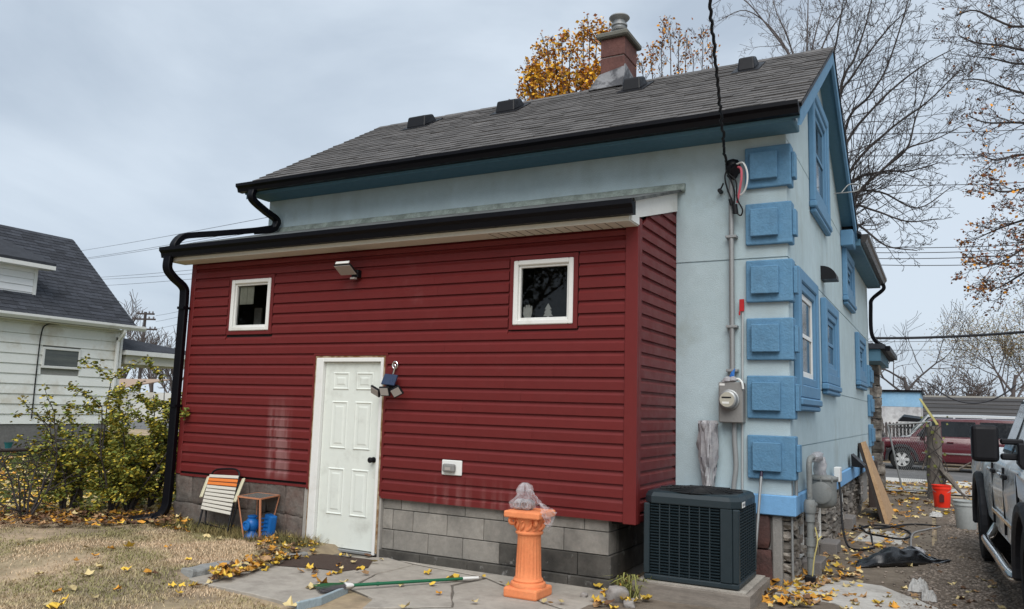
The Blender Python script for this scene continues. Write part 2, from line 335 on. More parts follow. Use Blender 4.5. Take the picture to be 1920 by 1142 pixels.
# ---- concrete pad, slab by slab
def slab(name, pts, z0, z1, mat, parent):
    n = len(pts); mb = MB(); P = []
    for i in range(n):          # uneven broken edges
        a, b = np.array(pts[i]), np.array(pts[(i + 1) % n]); k = max(1, int(np.linalg.norm(b - a) / .12))
        for j in range(k):
            q = lerp(a, b, j / k); d = .008 if j else 0
            P.append((q[0] + rnd.uniform(-d, d), q[1] + rnd.uniform(-d, d), z0))
    return mb.prism(P, (0, 0, z1 - z0)).build(name, mat, parent, bev=.006)
q = lambda x, y, z=.06: tuple(onZ(x, y, z)[:2])
pad = struct(MB().prism([(-5.6, 5.2, -.05), (-4.6, 5.08, -.05), (-4.52, 5.5, -.05), (-3.9, 5.25, -.05), (-2.6, 5.2, -.05), (-2.6, 6.72, -.05), (-5.6, 6.7, -.05)], (0, 0, .094)).build('concrete_pad', M('joint_dirt', (.13, .115, .095), 1., var=.2)))
PA = [q(352, 1085), q(392, 1096), q(470, 1112), q(556, 1134), q(600, 1122), q(654, 1102), q(703, 1076), q(774, 1059), q(728, 1046), q(566, 1040)]
slab('slab', PA, -.03, .062, CONC, pad)
s2 = [q(660, 1104, .05), q(700, 1122, .05), (-3.95, 5.02), (-3.42, 5.45), q(845, 1096, .05), q(905, 1083, .05), q(775, 1059, .05), q(706, 1077, .05)]
slab('slab', s2, -.03, .052, CONC, pad)
slab('slab', [(-3.93, 5.00), (-2.75, 4.86), (-2.42, 5.75), (-2.9, 5.98), q(912, 1085, .05), q(850, 1098, .05), (-3.40, 5.44)], -.03, .047, CONC, pad)
slab('slab', [q(912, 1082, .05), (-2.88, 6.0), (-2.42, 5.8), (-2.40, 6.72), (-5.0, 6.74), q(725, 1046, .05), q(780, 1057, .05)], -.03, .05, CONC, pad)
PLATE = M('worn_blue_edge', (.30, .37, .40), .9, var=.2, scale=6)
e = [onZ(*p, .07) for p in ((556, 1134), (600, 1124), (650, 1103))]
MB().rtube([(p[0], p[1], .056) for p in e], .07, .03, (0, 0, 1)).build('edge_strip', PLATE, pad, bev=.004)
# kerb in two lengths
KERBM = M('kerb_concrete', (.30, .29, .27), .95, col2=(.24, .25, .245), scale=2, var=.2, bump=.7, bscale=60)
kerb = thing('kerb', (KA[0], KA[1], .04), 'low weathered concrete kerb edging the dry lawn beside the concrete pad', 'kerb')
k0, k1 = Vector((KA[0] - .03, KA[1], .075)), Vector((KB[0] - .05, KB[1] + .1, .07)); kd = k1 - k0
for a, b in ((0, .36), (.37, 1.0)):
    m_ = MB(); st = [k0 + kd * lerp(a, b, i / 7) + Vector((rnd.uniform(-.01, .01), 0, rnd.uniform(-.008, .008))) for i in range(8)]
    m_.rtube(st, .15 if a == 0 else .09, .10 if a == 0 else .07, (1, 0, 0)); m_.build('kerb_stone', KERBM, kerb, bev=.008)
# door mat of soil
MATM = M('brown_mat', (.065, .042, .032), 1., var=.35, scale=9, bump=1, bscale=70)
sheet('soil_patch', [q(585, 1037), q(700, 1051), q(690, 1066), q(640, 1073), q(600, 1068), q(520, 1062), q(545, 1045)], MATM, .0, .06, lambda x, y: .068 + .006 * fb((x * 9, y * 9, 0)))
sheet('door_soil', [q(492, 1030, .1), q(540, 1020, .1), q(578, 1022, .1), q(590, 1042, .1), q(540, 1052, .1), q(505, 1050, .1)], DIRT, .008, .1)
# pale slab beside the corner
slab('side_slab', [q(1452, 1113, .05), q(1512, 1080, .05), q(1560, 1086, .05), q(1655, 1100, .05), q(1760, 1142, .05), (-.45, 6.95), q(1560, 1130, .05)], .0, .058, CONC2, None)['kind'] = 'structure'
sd_ = MB().prism([(*q(1600, 1012), .03), (*q(1690, 1020), .03), (*q(1700, 1000), .03), (*q(1625, 990), .03)], (0, 0, .025)).build('path_slab', CONC2); struct(sd_)

# ------------------------------------------------------------------ the blue house
XW, YW = -1.266, 7.88          # corner of the gable wall and the long wall
XL, YE, YR, ZR = -8.19, 7.46, 10.26, 6.24
YF_, Y2 = 12.65, 17.4
house = thing('stucco_house', (-4.7, 10.3, 0), 'pale blue stucco house with dark shingled gable roof and blue quoins', 'house')
core = MB().box(XL, XW - .012, YW + .012, YF_, .681, 4.42).box(-7.5, XW - .012, YF_, Y2, .681, 4.36)
core.prism([(XL, YW + .012, 4.42), (XL, YF_, 4.42), (XL, YR, ZR - .12)], (XW - .012 - XL, 0, 0)).build('wall', STUC, house)
def rz(y): return 4.50 + (min(y, 2 * YR - y) - YE) * (ZR - 4.50) / (YR - YE)       # roof height
for z0, z1 in ((.86, 3.118), (3.132, 4.42)): MB().box(XL, XW, YW, YW + .011, z0, z1).build('stucco_panel', STUC, house)
for z0, z1 in ((.86, 1.294), (1.306, 1.906), (1.918, 3.118), (3.132, 4.312)): MB().box(XW - .011, XW, YW + .0112, Y2, z0, z1).build('stucco_panel', STUC, house)
MB().prism([(XW - .011, YW + .0112, 4.326), (XW - .011, YF_ + .4, 4.326), (XW - .011, YF_ + .4, rz(YF_ + .4) - .1), (XW - .011, YR, ZR - .1), (XW - .011, YW + .0112, rz(YW) - .1)], (.011, 0, 0)).build('stucco_panel', STUC, house)
# base trim
MB().box(XL, XW + .045, YW - .045, YW, .675, .86).build('base_trim', BASEB, house, bev=.008)
for y0, y1 in ((YW, 8.35), (8.351, 9.75), (9.751, 17.4)): MB().box(XW, XW + .045, y0 + .001, y1, .675, .86).build('base_trim', BASEB, house, bev=.008)
# foundation
XF = -1.36
MB().box(XL, XF, YW + .05, Y2, -.3, .68).build('foundation', MORT, house)
for z0, z1, xr in ((.03, .355, -1.45), (.365, .672, -1.47)):
    me = rough_block('corner_stone', STONEB, 0, z0 * 9, 3, .1, .05)
    for (a, b) in ((-1.86, xr), (-2.36, -1.87)):
        piece(me, 'corner_stone', house, ((a + b) / 2, YW + .06, (z0 + z1) / 2), sc=(b - a, .16, z1 - z0))
MB().box(-1.445, XF + .004, YW + .0, YW + .1, 0, .674).build('pilaster', MORT, house, bev=.01)
vst = [rough_block('foundation_stone', STONEV, 0, s, 2, .16, .17, False) for s in range(5)]
wells = [(8.62, 9.0), (9.95, 10.33), (12.3, 12.7)]
z = .03; row = 0
while z < .66:
    h = rnd.uniform(.085, .125); h = min(h, .675 - z); y = 7.93 + rnd.uniform(0, .05)
    while y < 15.2:
        ln = rnd.uniform(.14, .30) * (1 + .05 * (y - 8)); c = y + ln / 2
        if not any(a - .06 < c < b + .06 for a, b in wells):
            piece(rnd.choice(vst), 'foundation_stone', house, (XF + .02, c, z + h / 2), (rnd.uniform(-.06, .06), 0, rnd.uniform(-.12, .12)), (rnd.uniform(.09, .15), ln - .012, h - .01))
        y += ln
    z += h + .004; row += 1
for a, b in wells[:]:
    wv = MB().box(XF, XF + .035, a, a + .045, .16, .67).box(XF, XF + .035, b - .045, b, .16, .67).box(XF, XF + .035, a + .045, b - .045, .62, .67).box(XF, XF + .035, a + .045, b - .045, .16, .2).build('basement_window', WHITE, house, bev=.004)
    MB().box(XF, XF + .006, a + .046, b - .046, .201, .619).build('pane', CARGL, wv)
# quoins
qz = [(278, 354), (383, 460), (489, 567), (597, 675), (704, 784), (815, 896)]
for a, b in qz:
    z1 = onY(1400, a, 7.83)[2]; z0 = onY(1400, b, 7.83)[2]
    pl = [(-1.655, 7.832), (XW + .05, 7.832), (XW + .05, 8.0), (XW, 8.0), (XW, YW), (-1.655, YW)]
    qn = MB().prism([(x, y, z0) for x, y in pl], (0, 0, z1 - z0)).build('quoin', BLUE, house, bev=.012, seg=2)
    c, s = (z0 + z1) / 2, (z1 - z0) * .31
    MB().box(-1.60, -1.34, 7.782, 7.8315, c - s * 1.02, c + s * 1.1).build('raised_square', BLUE, qn, bev=.006)
    MB().box(XW + .051, XW + .085, 7.86, 7.985, c - s, c + s).build('raised_square', BLUE, qn, bev=.006)
for zc in (2.42, 1.85, 1.28):      # far corner quoins
    qn = MB().box(XW, XW + .05, 16.75, Y2 + .04, zc - .22, zc + .2).build('quoin', BLUE, house, bev=.012)
    MB().box(XW + .051, XW + .085, 16.85, Y2 - .06, zc - .13, zc + .12).build('raised_square', BLUE, qn, bev=.006)
# stucco-trimmed windows of the gable wall
def side_window(y0, y1, z0, z1, white=False):
    X = XW
    def ring(w, x0, x1, i):     # ring inset by i, width w
        a, b, c, d = y0 + i, y1 - i, z0 + i, z1 - i
        return MB().box(X + x0, X + x1, a, a + w, c, d).box(X + x0, X + x1, b - w, b, c, d).box(X + x0, X + x1, a + w, b - w, d - w, d).box(X + x0, X + x1, a + w, b - w, c, c + w)
    wn_ = ring(.13, 0, .07, 0).build('window', TRIM, house, bev=.012)
    ring(.085, 0, .05, .1305).build('inner_frame', TRIM, wn_, bev=.008)
    MB().box(X, X + .085, y0 - .03, y1 + .03, z0 - .075, z0 - .001).box(X, X + .07, y0 + .02, y1 - .02, z0 - .13, z0 - .076).build('sill', TRIM, wn_, bev=.014)
    ring(.06, 0, .022, .216).build('sash', WHITE if white else TRIM, wn_, bev=.004)
    zm = (z0 + z1) / 2
    MB().box(X, X + .02, y0 + .2765, y1 - .2765, zm - .02, zm + .02).build('meeting_rail', WHITE if white else TRIM, wn_)
    for c, d in ((z0 + .2765, zm - .0205), (zm + .0205, z1 - .2765)): MB().box(X, X + .008, y0 + .2765, y1 - .2765, c, d).build('pane', CARGL, wn_)
side_window(9.42, 10.86, 4.06, 5.48)
side_window(8.14, 9.52, 1.78, 3.08, True)
side_window(10.18, 11.55, 2.0, 3.04)
side_window(14.5, 15.95, 2.22, 3.04)
side_window(12.75, 14.05, 3.42, 4.16)
# black vent hood
hp = [(XW, math.cos(a) * .0, 0) for a in (0,)]
arc = [(XW + .18 * math.sin(t), 0, 3.30 + .15 * math.cos(t) - .0) for t in np.linspace(0, math.pi / 2, 7)]
MB().prism([(XW, 10.28, 3.28)] + [(a[0], 10.28, a[2]) for a in arc] + [(XW + .18, 10.28, 3.28)], (0, .28, 0)).build('vent_hood', BPLAST, house)
# cable hook on the gable
MB().tube(bez([(XW, 11.9, 4.78), (XW + .3, 11.95, 4.8), (XW + .34, 12.0, 4.9), (XW + .2, 12.0, 4.92), (XW + .1, 11.95, 4.8)], 6), .008, 5).build('cable_hook', GALV, house)
# ---- roof
XRL, XRR = -8.22, -1.06
roof = MB()
for s in (0, 1):
    f = (lambda y: y) if not s else (lambda y: 2 * YR - y)
    roof.hexa([(XRL, f(YE), 4.455), (XRR, f(YE), 4.455), (XRR, YR, ZR - .045), (XRL, YR, ZR - .045), (XRL, f(YE), 4.493), (XRR, f(YE), 4.493), (XRR, YR, ZR - .007), (XRL, YR, ZR - .007)])
roof = roof.build('roof', SHIN2, house)
sl = math.atan2(ZR - 4.50, YR - YE); slen = math.hypot(ZR - 4.50, YR - YE)
tab = MB().hexa([(-.5, -.004, 0), (.5, -.004, 0), (.5, .19, -.004), (-.5, .19, -.004), (-.5, -.004, .014), (.5, -.004, .014), (.5, .19, .001), (-.5, .19, .001)])
tabm = rawmesh('shingle', tab, SHIN)
rows = 23; ex = (slen - .02) / rows; tabs = []
for r_ in range(rows):
    x = XRL - rnd.uniform(0, .25)
    while x < XRR:
        wd = rnd.choice((.16, .22, .3, .34, .42)); a, b = max(x, XRL - .001), min(x + wd, XRR + .004)
        if b - a > .03: tabs.append((r_, a, b, rnd.uniform(-.008, .008), rnd.uniform(0, .006)))
        x += wd
def tabpos(t):
    d = max(0, t[0] * ex + t[3]) - .015
    return Vector(((t[1] + t[2]) / 2, YE + d * math.cos(sl) - t[4] * math.sin(sl), 4.494 + d * math.sin(sl) + t[4] * math.cos(sl)))
cpos = Vector((0, 0, H))
tabs.sort(key=lambda t: (tabpos(t) - cpos).length)
for t in tabs[:290]: piece(tabm, 'shingle', roof, tabpos(t), (sl, 0, 0), (t[2] - t[1] - .004, 1, rnd.uniform(.8, 1.3)))
far = MB()
for t in tabs[290:]:
    m4 = Matrix.Translation(tabpos(t)) @ Matrix.Rotation(sl, 4, 'X') @ Matrix.Diagonal((t[2] - t[1] - .004, 1, rnd.uniform(.8, 1.3), 1))
    k = len(far.v); far.add(tab.v, tab.f); far.xf(m4, k)
stuff(far.build('shingle_field', SHIN, roof))
x = XRL
while x < XRR - .05:      # ridge caps
    b = min(x + .22, XRR + .005); rd = rnd.uniform(0, .006)
    MB().prism([(x, YR - .14, ZR - .078 + rd), (x, YR, ZR + .012 + rd), (x, YR + .14, ZR - .078 + rd), (x, YR + .14, ZR - .092), (x, YR, ZR - .0), (x, YR - .14, ZR - .092)], (b - x + .01, 0, -.004)).build('ridge_cap', SHIN, roof); x = b
# eave: soffit, fascia, gutter
MB().box(XL - .02, XW + .13, 7.50, YW, 4.35, 4.425).build('soffit', SOFB, house, bev=.01)
MB().box(XL - .05, XRR - .01, 7.47, 7.4995, 4.36, 4.455).build('fascia', SOFB, house)
def kgutter(x0, x1, yb, z0, z1, d):      # K-style profile along X, open top
    pr = [(yb, z1), (yb, z0), (yb - d * .62, z0), (yb - d * .74, z0 + (z1 - z0) * .42), (yb - d, z0 + (z1 - z0) * .66), (yb - d, z1), (yb - d + .012, z1), (yb - d + .012, z1 - .01), (yb - .01, z1 - .012)]
    return MB().prism([(x0, a, b) for a, b in pr], (x1 - x0, 0, 0))
kgutter(-8.29, XRR - .01, 7.466, 4.375, 4.485, .125).build('gutter', BLK, house)
# rake boards and soffit, both slopes
for s in (0, 1):
    f = (lambda y: y) if not s else (lambda y: 2 * YR - y)
    for xa, xb, mt_, dz in ((XRR - .035, XRR - .002, TRIM, .17), (XL - .03, XL - .002, SOFB, .16)):
        MB().hexa([(xa, f(YE + .02), 4.455 - dz), (xb, f(YE + .02), 4.455 - dz), (xb, YR, ZR - .045 - dz), (xa, YR, ZR - .045 - dz), (xa, f(YE + .02), 4.454), (xb, f(YE + .02), 4.454), (xb, YR, ZR - .046), (xa, YR, ZR - .046)]).build('rake_board', mt_, house)
    MB().hexa([(XW, f(YW - .2), rz(YW - .2) - .14), (XRR - .036, f(YW - .2), rz(YW - .2) - .14), (XRR - .036, YR, ZR - .14), (XW, YR, ZR - .14), (XW, f(YW - .2), rz(YW - .2) - .1), (XRR - .036, f(YW - .2), rz(YW - .2) - .1), (XRR - .036, YR, ZR - .1), (XW, YR, ZR - .1)]).build('rake_soffit', SOFB, house)
    MB().hexa([(XRR - .01, f(YE), 4.46), (XRR + .012, f(YE), 4.46), (XRR + .012, YR, ZR - .04), (XRR - .01, YR, ZR - .04), (XRR - .01, f(YE), 4.492), (XRR + .012, f(YE), 4.492), (XRR + .012, YR, ZR - .008), (XRR - .01, YR, ZR - .008)]).build('drip_edge', BLK, house)
MB().box(XW, XRR - .03, 12.62, 13.02, 4.16, 4.40).build('eave_return', TRIM, house, bev=.01)
# rear wing: eave along the gable side
MB().hexa([(-1.0, 12.9, 4.37), (-4.7, 12.9, 6.1), (-4.7, Y2 + .2, 6.1), (-1.0, Y2 + .2, 4.37), (-1.0, 12.9, 4.41), (-4.7, 12.9, 6.14), (-4.7, Y2 + .2, 6.14), (-1.0, Y2 + .2, 4.41)]).build('wing_roof', SHIN2, house)
MB().box(XW, -1.02, 13.02, Y2 + .12, 4.22, 4.33).build('wing_soffit', SOFB, house, bev=.008)
gp = [(-1.018, 4.40), (-1.018, 4.27), (-.95, 4.27), (-.925, 4.33), (-.9, 4.36), (-.9, 4.41), (-.912, 4.41), (-.912, 4.40)]
MB().prism([(a, 13.03, b) for a, b in gp], (0, Y2 - 12.9, 0)).build('gutter', M('dark_bronze', (.03, .028, .027), .4, var=.15), house)
MB().rtube(bez([(-.96, Y2 - .1, 4.27), (-.96, Y2 - .1, 4.16), (-1.17, Y2 - .05, 3.98), (-1.2, Y2 - .05, 3.8), (-1.2, Y2 - .05, 3.3), (-1.1, Y2, 3.1), (-.98, Y2 + .1, 3.02)], 6), .07, .085, (1, 0, 0)).build('downspout', BLK, house)
# porch beyond the wing
MB().hexa([(-3.5, Y2 - .05, 2.98), (-.93, Y2 - .05, 2.98), (-.93, 20.2, 2.9), (-3.5, 20.2, 2.9), (-3.5, Y2 - .05, 3.28), (-.98, Y2 - .05, 3.07), (-.98, 20.2, 2.99), (-3.5, 20.2, 3.2)]).build('porch_roof', SHIN2, house)
MB().box(-3.4, -1.05, Y2 + .01, 20.1, 2.74, 2.97).build('porch_beam', SOFB, house)
MB().box(-.955, -.87, Y2 - .08, 20.2, 2.93, 3.03).build('gutter', BLK, house)
pm = [rough_block('pillar_stone', STONEV, 0, 20 + s, 2, .12, .16, False) for s in range(3)]
for k in range(12):
    for (xa, ya) in ((-1.27, 18.95), (-1.50, 18.95)): piece(rnd.choice(pm), 'pillar_stone', house, (xa + rnd.uniform(-.02, .02), ya, -.05 + k * .235 + .11), (0, 0, rnd.uniform(-.1, .1)), (rnd.uniform(.2, .27), .35, .225))
# roof vents
for (x0, y0), (x1, y1) in (((770, 225), (813, 218)), ((935, 200), (980, 193)), ((1170, 160), (1215, 152)), ((1383, 118), (1428, 110))):
    a = onY(x0, y0, 9.72); b = onY(x1, y1, 9.72); xa, xb = a[0] + .02, b[0] - .06; yv = 9.58; zb = rz(yv)
    vt = MB().hexa([(xa, yv, zb + .02), (xb, yv, zb + .02), (xb, yv + .34, rz(yv + .34)), (xa, yv + .34, rz(yv + .34)), (xa + .015, yv + .02, zb + .20), (xb - .015, yv + .02, zb + .20), (xb - .03, yv + .25, zb + .30), (xa + .03, yv + .25, zb + .30)]).build('roof_vent', BPLAST, house, bev=.02, seg=2)
    MB().hexa([(xa - .06, yv - .06, rz(yv - .06) + .017), (xb + .06, yv - .06, rz(yv - .06) + .017), (xb + .06, yv + .4, rz(yv + .4) + .017), (xa - .06, yv + .4, rz(yv + .4) + .017), (xa - .06, yv - .06, rz(yv - .06) + .024), (xb + .06, yv - .06, rz(yv - .06) + .024), (xb + .06, yv + .4, rz(yv + .4) + .024), (xa - .06, yv + .4, rz(yv + .4) + .024)]).build('flange', BPLAST, vt)
# chimney
cx0, cx1, cy0, cy1 = -4.20, -3.83, 10.2, 10.72
ch = MB().box(cx0 + .015, cx1 - .015, cy0 + .015, cy1 - .015, 5.8, 6.97).build('chimney', MORT, house)
z = 6.42; r_ = 0
bm_ = rough_block('brick', BRICKM, 0, 4, 1, .05, .02)
for (z0, z1) in ((6.40, 6.665), (6.675, 6.95)): 
    MB().box(cx0, cx1, cy0, cy1, z0, z1).build('brick_panel', BRICKM, ch, bev=.012)
MB().prism([(cx0 - .13, cy0 - .16, 6.14), (cx1 + .02, cy0 - .16, 6.14), (cx1 + .012, cy0 - .012, 6.50), (cx0 - .02, cy0 - .012, 6.42)], (0, .11, .01)).build('flashing', LEAD, ch, bev=.01)
MB().prism([(cx1 + .002, cy0 - .13, 6.14), (cx1 + .002, cy1 + .1, 6.14), (cx1 + .002, cy1, 6.40), (cx1 + .002, cy0 - .01, 6.52)], (.02, 0, 0)).build('flashing', LEAD, ch)
MB().prism([(cx0 - .05, cy0 - .06, 6.95), (cx1 + .06, cy0 - .06, 6.95), (cx1 + .06, cy1 + .06, 6.95), (cx0 - .05, cy1 + .06, 6.95)], (0, 0, .085)).build('chimney_cap', CAPC, ch, bev=.02)
fc = ((cx0 + cx1) / 2, (cy0 + cy1) / 2)
FLUE = [(r_, 7.07 + (z_ - 7.07) * .74) for r_, z_ in ((.085, 7.07), (.085, 7.19), (.115, 7.2), (.125, 7.235), (.1, 7.25), (.1, 7.29), (.12, 7.3), (.12, 7.33), (.09, 7.34), (.09, 7.41), (.135, 7.44), (.155, 7.475), (.145, 7.50), (.05, 7.51))]
MB().box(fc[0] - .15, fc[0] + .15, fc[1] - .15, fc[1] + .15, 7.035, 7.075).lathe(FLUE, (*fc, 0), 20).build('flue', GALV, ch, smooth=True)

# ------------------------------------------------------------------ the red lean-to extension
YX, EL, ER = 6.70, -8.20, -2.372
ext = thing('siding_extension', (-5.3, 7.2, 0), 'low lean-to extension clad in dark red horizontal siding with white door', 'extension')
PIT = .1172; Z0 = 3.18
DX0, DX1, DZ1 = -6.07, -5.15, 2.10
wins = [(-7.478, -6.842, 2.405, 3.019), (-3.624, -2.992, 2.387, 3.015)]
holes = [(a - .055, b + .055, c - .06, d + .05) for a, b, c, d in wins] + [(DX0 - .045, DX1 + .04, -1, DZ1 + .02)]
MB().box(EL + .02, ER - .02, YX + .02, YW - .001, .69, 3.36).build('wall', DARK, ext) if False else None
# wall core around the window openings
core = MB(); xs = [EL + .02, wins[0][0], wins[0][1], DX0, DX1, wins[1][0], wins[1][1], ER - .02]
core.box(xs[0], xs[1], YX + .018, YX + .12, .66, 3.36).box(xs[1], xs[2], YX + .018, YX + .12, .66, 2.40).box(xs[1], xs[2], YX + .018, YX + .12, 3.025, 3.36).box(xs[2], xs[3], YX + .018, YX + .12, .66, 3.36)
core.box(xs[3], xs[4], YX + .018, YX + .12, DZ1, 3.36).box(xs[4], xs[5], YX + .018, YX + .12, .66, 3.36).box(xs[5], xs[6], YX + .018, YX + .12, .66, 2.38).box(xs[5], xs[6], YX + .018, YX + .12, 3.02, 3.36).box(xs[6], xs[7], YX + .018, YX + .12, .66, 3.36)
core.box(ER - .12, ER - .0201, YX + .1201, YW - .001, .66, 3.36).box(EL + .0201, EL + .12, YX + .1201, YW - .001, .66, 3.36).box(EL + .1201, ER - .1201, YX + .1201, YW - .001, .6, .66)
core.build('wall', DARK, ext)  # near-black core shows in the plank slots as painted shadow lines
def plank_front(x0, x1, zb, zt):
    h = zt - zb; zb += .007; h = zt - zb; pr = [(YX + .017, zb), (YX - .009, zb), (YX - .009, zb + h * .64), (YX + .001, zb + h * .76), (YX + .009, zb + h * .87), (YX + .0125, zt + .005), (YX + .017, zt + .005)]
    return MB().prism([(x0, a, b) for a, b in pr], (x1 - x0, 0, 0)).build('siding_plank', RED, ext)
def cut(x0, x1, zb, zt, hs):
    seg = [(x0, x1)]
    for a, b, c, d in hs:
        if zt <= c + .0125 or zb >= d - .0125: continue
        n = []
        for s, e_ in seg:
            if b <= s or a >= e_: n.append((s, e_)); continue
            if a > s: n.append((s, a))
            if b < e_: n.append((b, e_))
        seg = n
    return [(s, e_) for s, e_ in seg if e_ - s > .02]
k = -1; zt_all = 3.262
while True:
    zb = Z0 - PIT * (k + 1) if k >= 0 else Z0
    zt = zb + PIT
    if k == -1: zt = zt_all
    lo_l, lo_r = .70, .632
    if zt < lo_r + .02: break
    # clip planks at holes' top/bottom edges by splitting
    cuts = sorted({zb, zt} | {z for a, b, c, d in holes for z in (c, d) if zb + .012 < z < zt - .012})
    whole = cut(EL + .075, ER - .108, zb, zt, holes)
    full = cut(EL + .075, ER - .108, zb, zt, [])
    if len(cuts) == 2:
        for s, e_ in whole:
            zz = max(zb, lo_l) if e_ < -6 else max(zb, lo_r)
            if zt - zz > .02: 
                if e_ - s > 2.2: mid = lerp(s, e_, rnd.uniform(.25, .75)); plank_front(s, mid, zz, zt); plank_front(mid + .0015, e_, zz, zt)
                else: plank_front(s, e_, zz, zt)
    else:
        for s, e_ in whole: plank_front(s, e_, zb, zt)
        for za, zc in zip(cuts[:-1], cuts[1:]):
            if zc - za < .02: continue
            for s, e_ in cut(EL + .075, ER - .108, za, zc, holes):
                for s2, e2 in [(max(s, g0), min(e_, g1)) for g0, g1 in [(a, b) for a, b, c, d in holes] if min(e_, g1) - max(s, g0) > .02 and any(h_[0] == g0 and h_[2] < zt - .0125 and h_[3] > zb + .0125 for h_ in holes)]: plank_front(s2, e2, za, zc)
    k += 1
def sline(y): return 3.335 + (y - 6.70) * .284
zb = Z0 + 4 * PIT; 
while zb + PIT > .64:
    zt = zb + PIT; z0_ = max(zb, .632)
    ya = max(YX + .10, 6.70 + (z0_ - 3.335) / .284); yb_ = max(YX + .10, 6.70 + (zt - 3.335) / .284)
    if ya < YW - .03:
        yb2 = min(yb_, YW - .012); h = zt - z0_
        pts = []
        for (dx, fz) in ((-.017, .045), (.009, .045), (.009, .66), (-.001, .77), (-.009, .88), (-.0125, 1.04)): pts.append((dx, fz))
        m_ = MB(); n = len(pts)
        A = [(ER + dx, lerp(ya, yb2, fz), z0_ + h * fz) for dx, fz in pts]; B = [(ER + dx, YW - .012, z0_ + h * fz) for dx, fz in pts]
        m_.add(A + B, [tuple(range(n)), tuple(range(n, 2 * n))[::-1]] + [(i, (i + 1) % n, n + (i + 1) % n, n + i) for i in range(n)]); m_.build('siding_plank', RED, ext)
    zb -= PIT
zb = Z0 + 4 * PIT
MB().box(EL - .004, EL + .016, YX + .05, YW - .002, .70, 3.3).build('siding_panel', RED, ext)
# corner posts, trims
MB().box(ER - .107, ER + .014, YX - .018, YX + .016, .625, 3.262).box(ER - .016, ER + .014, YX + .0162, YX + .098, .625, 3.345).build('corner_post', RED, ext, bev=.005)
MB().box(EL - .008, EL + .074, YX - .012, YX + .016, .69, 3.262).build('corner_post', RED, ext, bev=.005)
MB().box(ER - .004, ER + .006, YW - .0115, YW - .0008, .63, 3.67).build('corner_trim', M('dark_red_trim', (.07, .012, .016), .5, var=.1), ext)
MB().box(EL + .074, DX0 - .046, YX - .008, YX + .016, .672, .698).build('starter_strip', RED, ext)
JCH = RED
def jring(a, b, c, d, w, y0, y1, mat, name, par, bottom=True, bev=.003):
    m_ = MB().box(a - w, a, y0, y1, c - (w if bottom else 0), d + w).box(b, b + w, y0, y1, c - (w if bottom else 0), d + w).box(a, b, y0, y1, d, d + w)
    if bottom: m_.box(a, b, y0, y1, c - w, c)
    return m_.build(name, mat, par, bev=bev)
for i, (a, b, c, d) in enumerate(wins):
    f = .048
    wd = jring(a + f, b - f, c + f, d - f, f, YX - .022, YX + .03, WHITE, 'window', ext, bev=.008)
    jring(a, b, c, d, .045, YX - .010, YX + .016, JCH, 'surround', wd)
    jring(a + f + .022, b - f - .022, c + f + .022, d - f - .022, .0218, YX + .004, YX + .05, WHITE, 'sash', wd)
    MB().add([(a + f + .0222, YX + .03, c + f + .0222), (b - f - .0222, YX + .03, c + f + .0222), (b - f - .0222, YX + .03, d - f - .0222), (a + f + .0222, YX + .03, d - f - .0222)], [(0, 1, 2, 3)]).build('pane', PANE, wd)
    rm = MB(); x0, x1, y0, y1, z0, z1 = a + .02, b - .02, YX + .125, YW - .2, c - .1, d + .1
    rm.add([(x0 - .3, y0, z0 - .3), (x1 + .3, y0, z0 - .3), (x1 + .3, y1, z0 - .3), (x0 - .3, y1, z0 - .3), (x0 - .3, y0, z1 + .15), (x1 + .3, y0, z1 + .15), (x1 + .3, y1, z1 + .15), (x0 - .3, y1, z1 + .15)], [(0, 1, 2, 3), (4, 7, 6, 5), (1, 5, 6, 2), (2, 6, 7, 3), (3, 7, 4, 0)])
    rm.build('room', M('room_paint', (.05, .048, .04), .9, var=.3, scale=2), wd)
    if i == 0:
        BOARDP = M('pale_board', (.50, .49, .40), .9, col2=(.40, .39, .31), scale=12, var=.15)
        MB().box(a + .08, a + .195, YX + .05, YX + .058, d - .29, d - .075).build('paper_card', BOARDP, wd); MB().box(a + .2, a + .305, YX + .05, YX + .058, d - .29, d - .075).build('paper_card', BOARDP, wd)
        MB().box(a + .07, a + .19, YX + .3, YX + .32, c, d - .3).build('shelf_board', M('dim_board', (.22, .21, .18), .9, var=.2), wd)
    else:
        DEC = M('white_decal', (.62, .62, .58), .8, var=.2, scale=20)
        tx, tz = a + .355, c + .072
        tr_ = [(-.012, 0), (.012, 0), (.012, .012), (.05, .012), (.028, .045), (.042, .045), (.02, .078), (.036, .078), (.0, .135), (-.036, .078), (-.02, .078), (-.042, .045), (-.028, .045), (-.05, .012), (-.012, .012)]
        MB().prism([(tx + u, YX + .036, tz + v) for u, v in tr_], (0, .003, 0)).build('tree_decal', DEC, wd)
        hx = a + .135; hd = [(-.035, 0), (.035, 0), (.05, .05), (.05, .11), (.034, .12), (.03, .085), (.024, .125), (.006, .13), (.004, .09), (-.002, .128), (-.02, .125), (-.022, .085), (-.03, .112), (-.044, .105), (-.048, .05)]
        MB().prism([(hx + u, YX + .036, tz + v) for u, v in hd], (0, .003, 0)).build('hand_decal', DEC, wd)
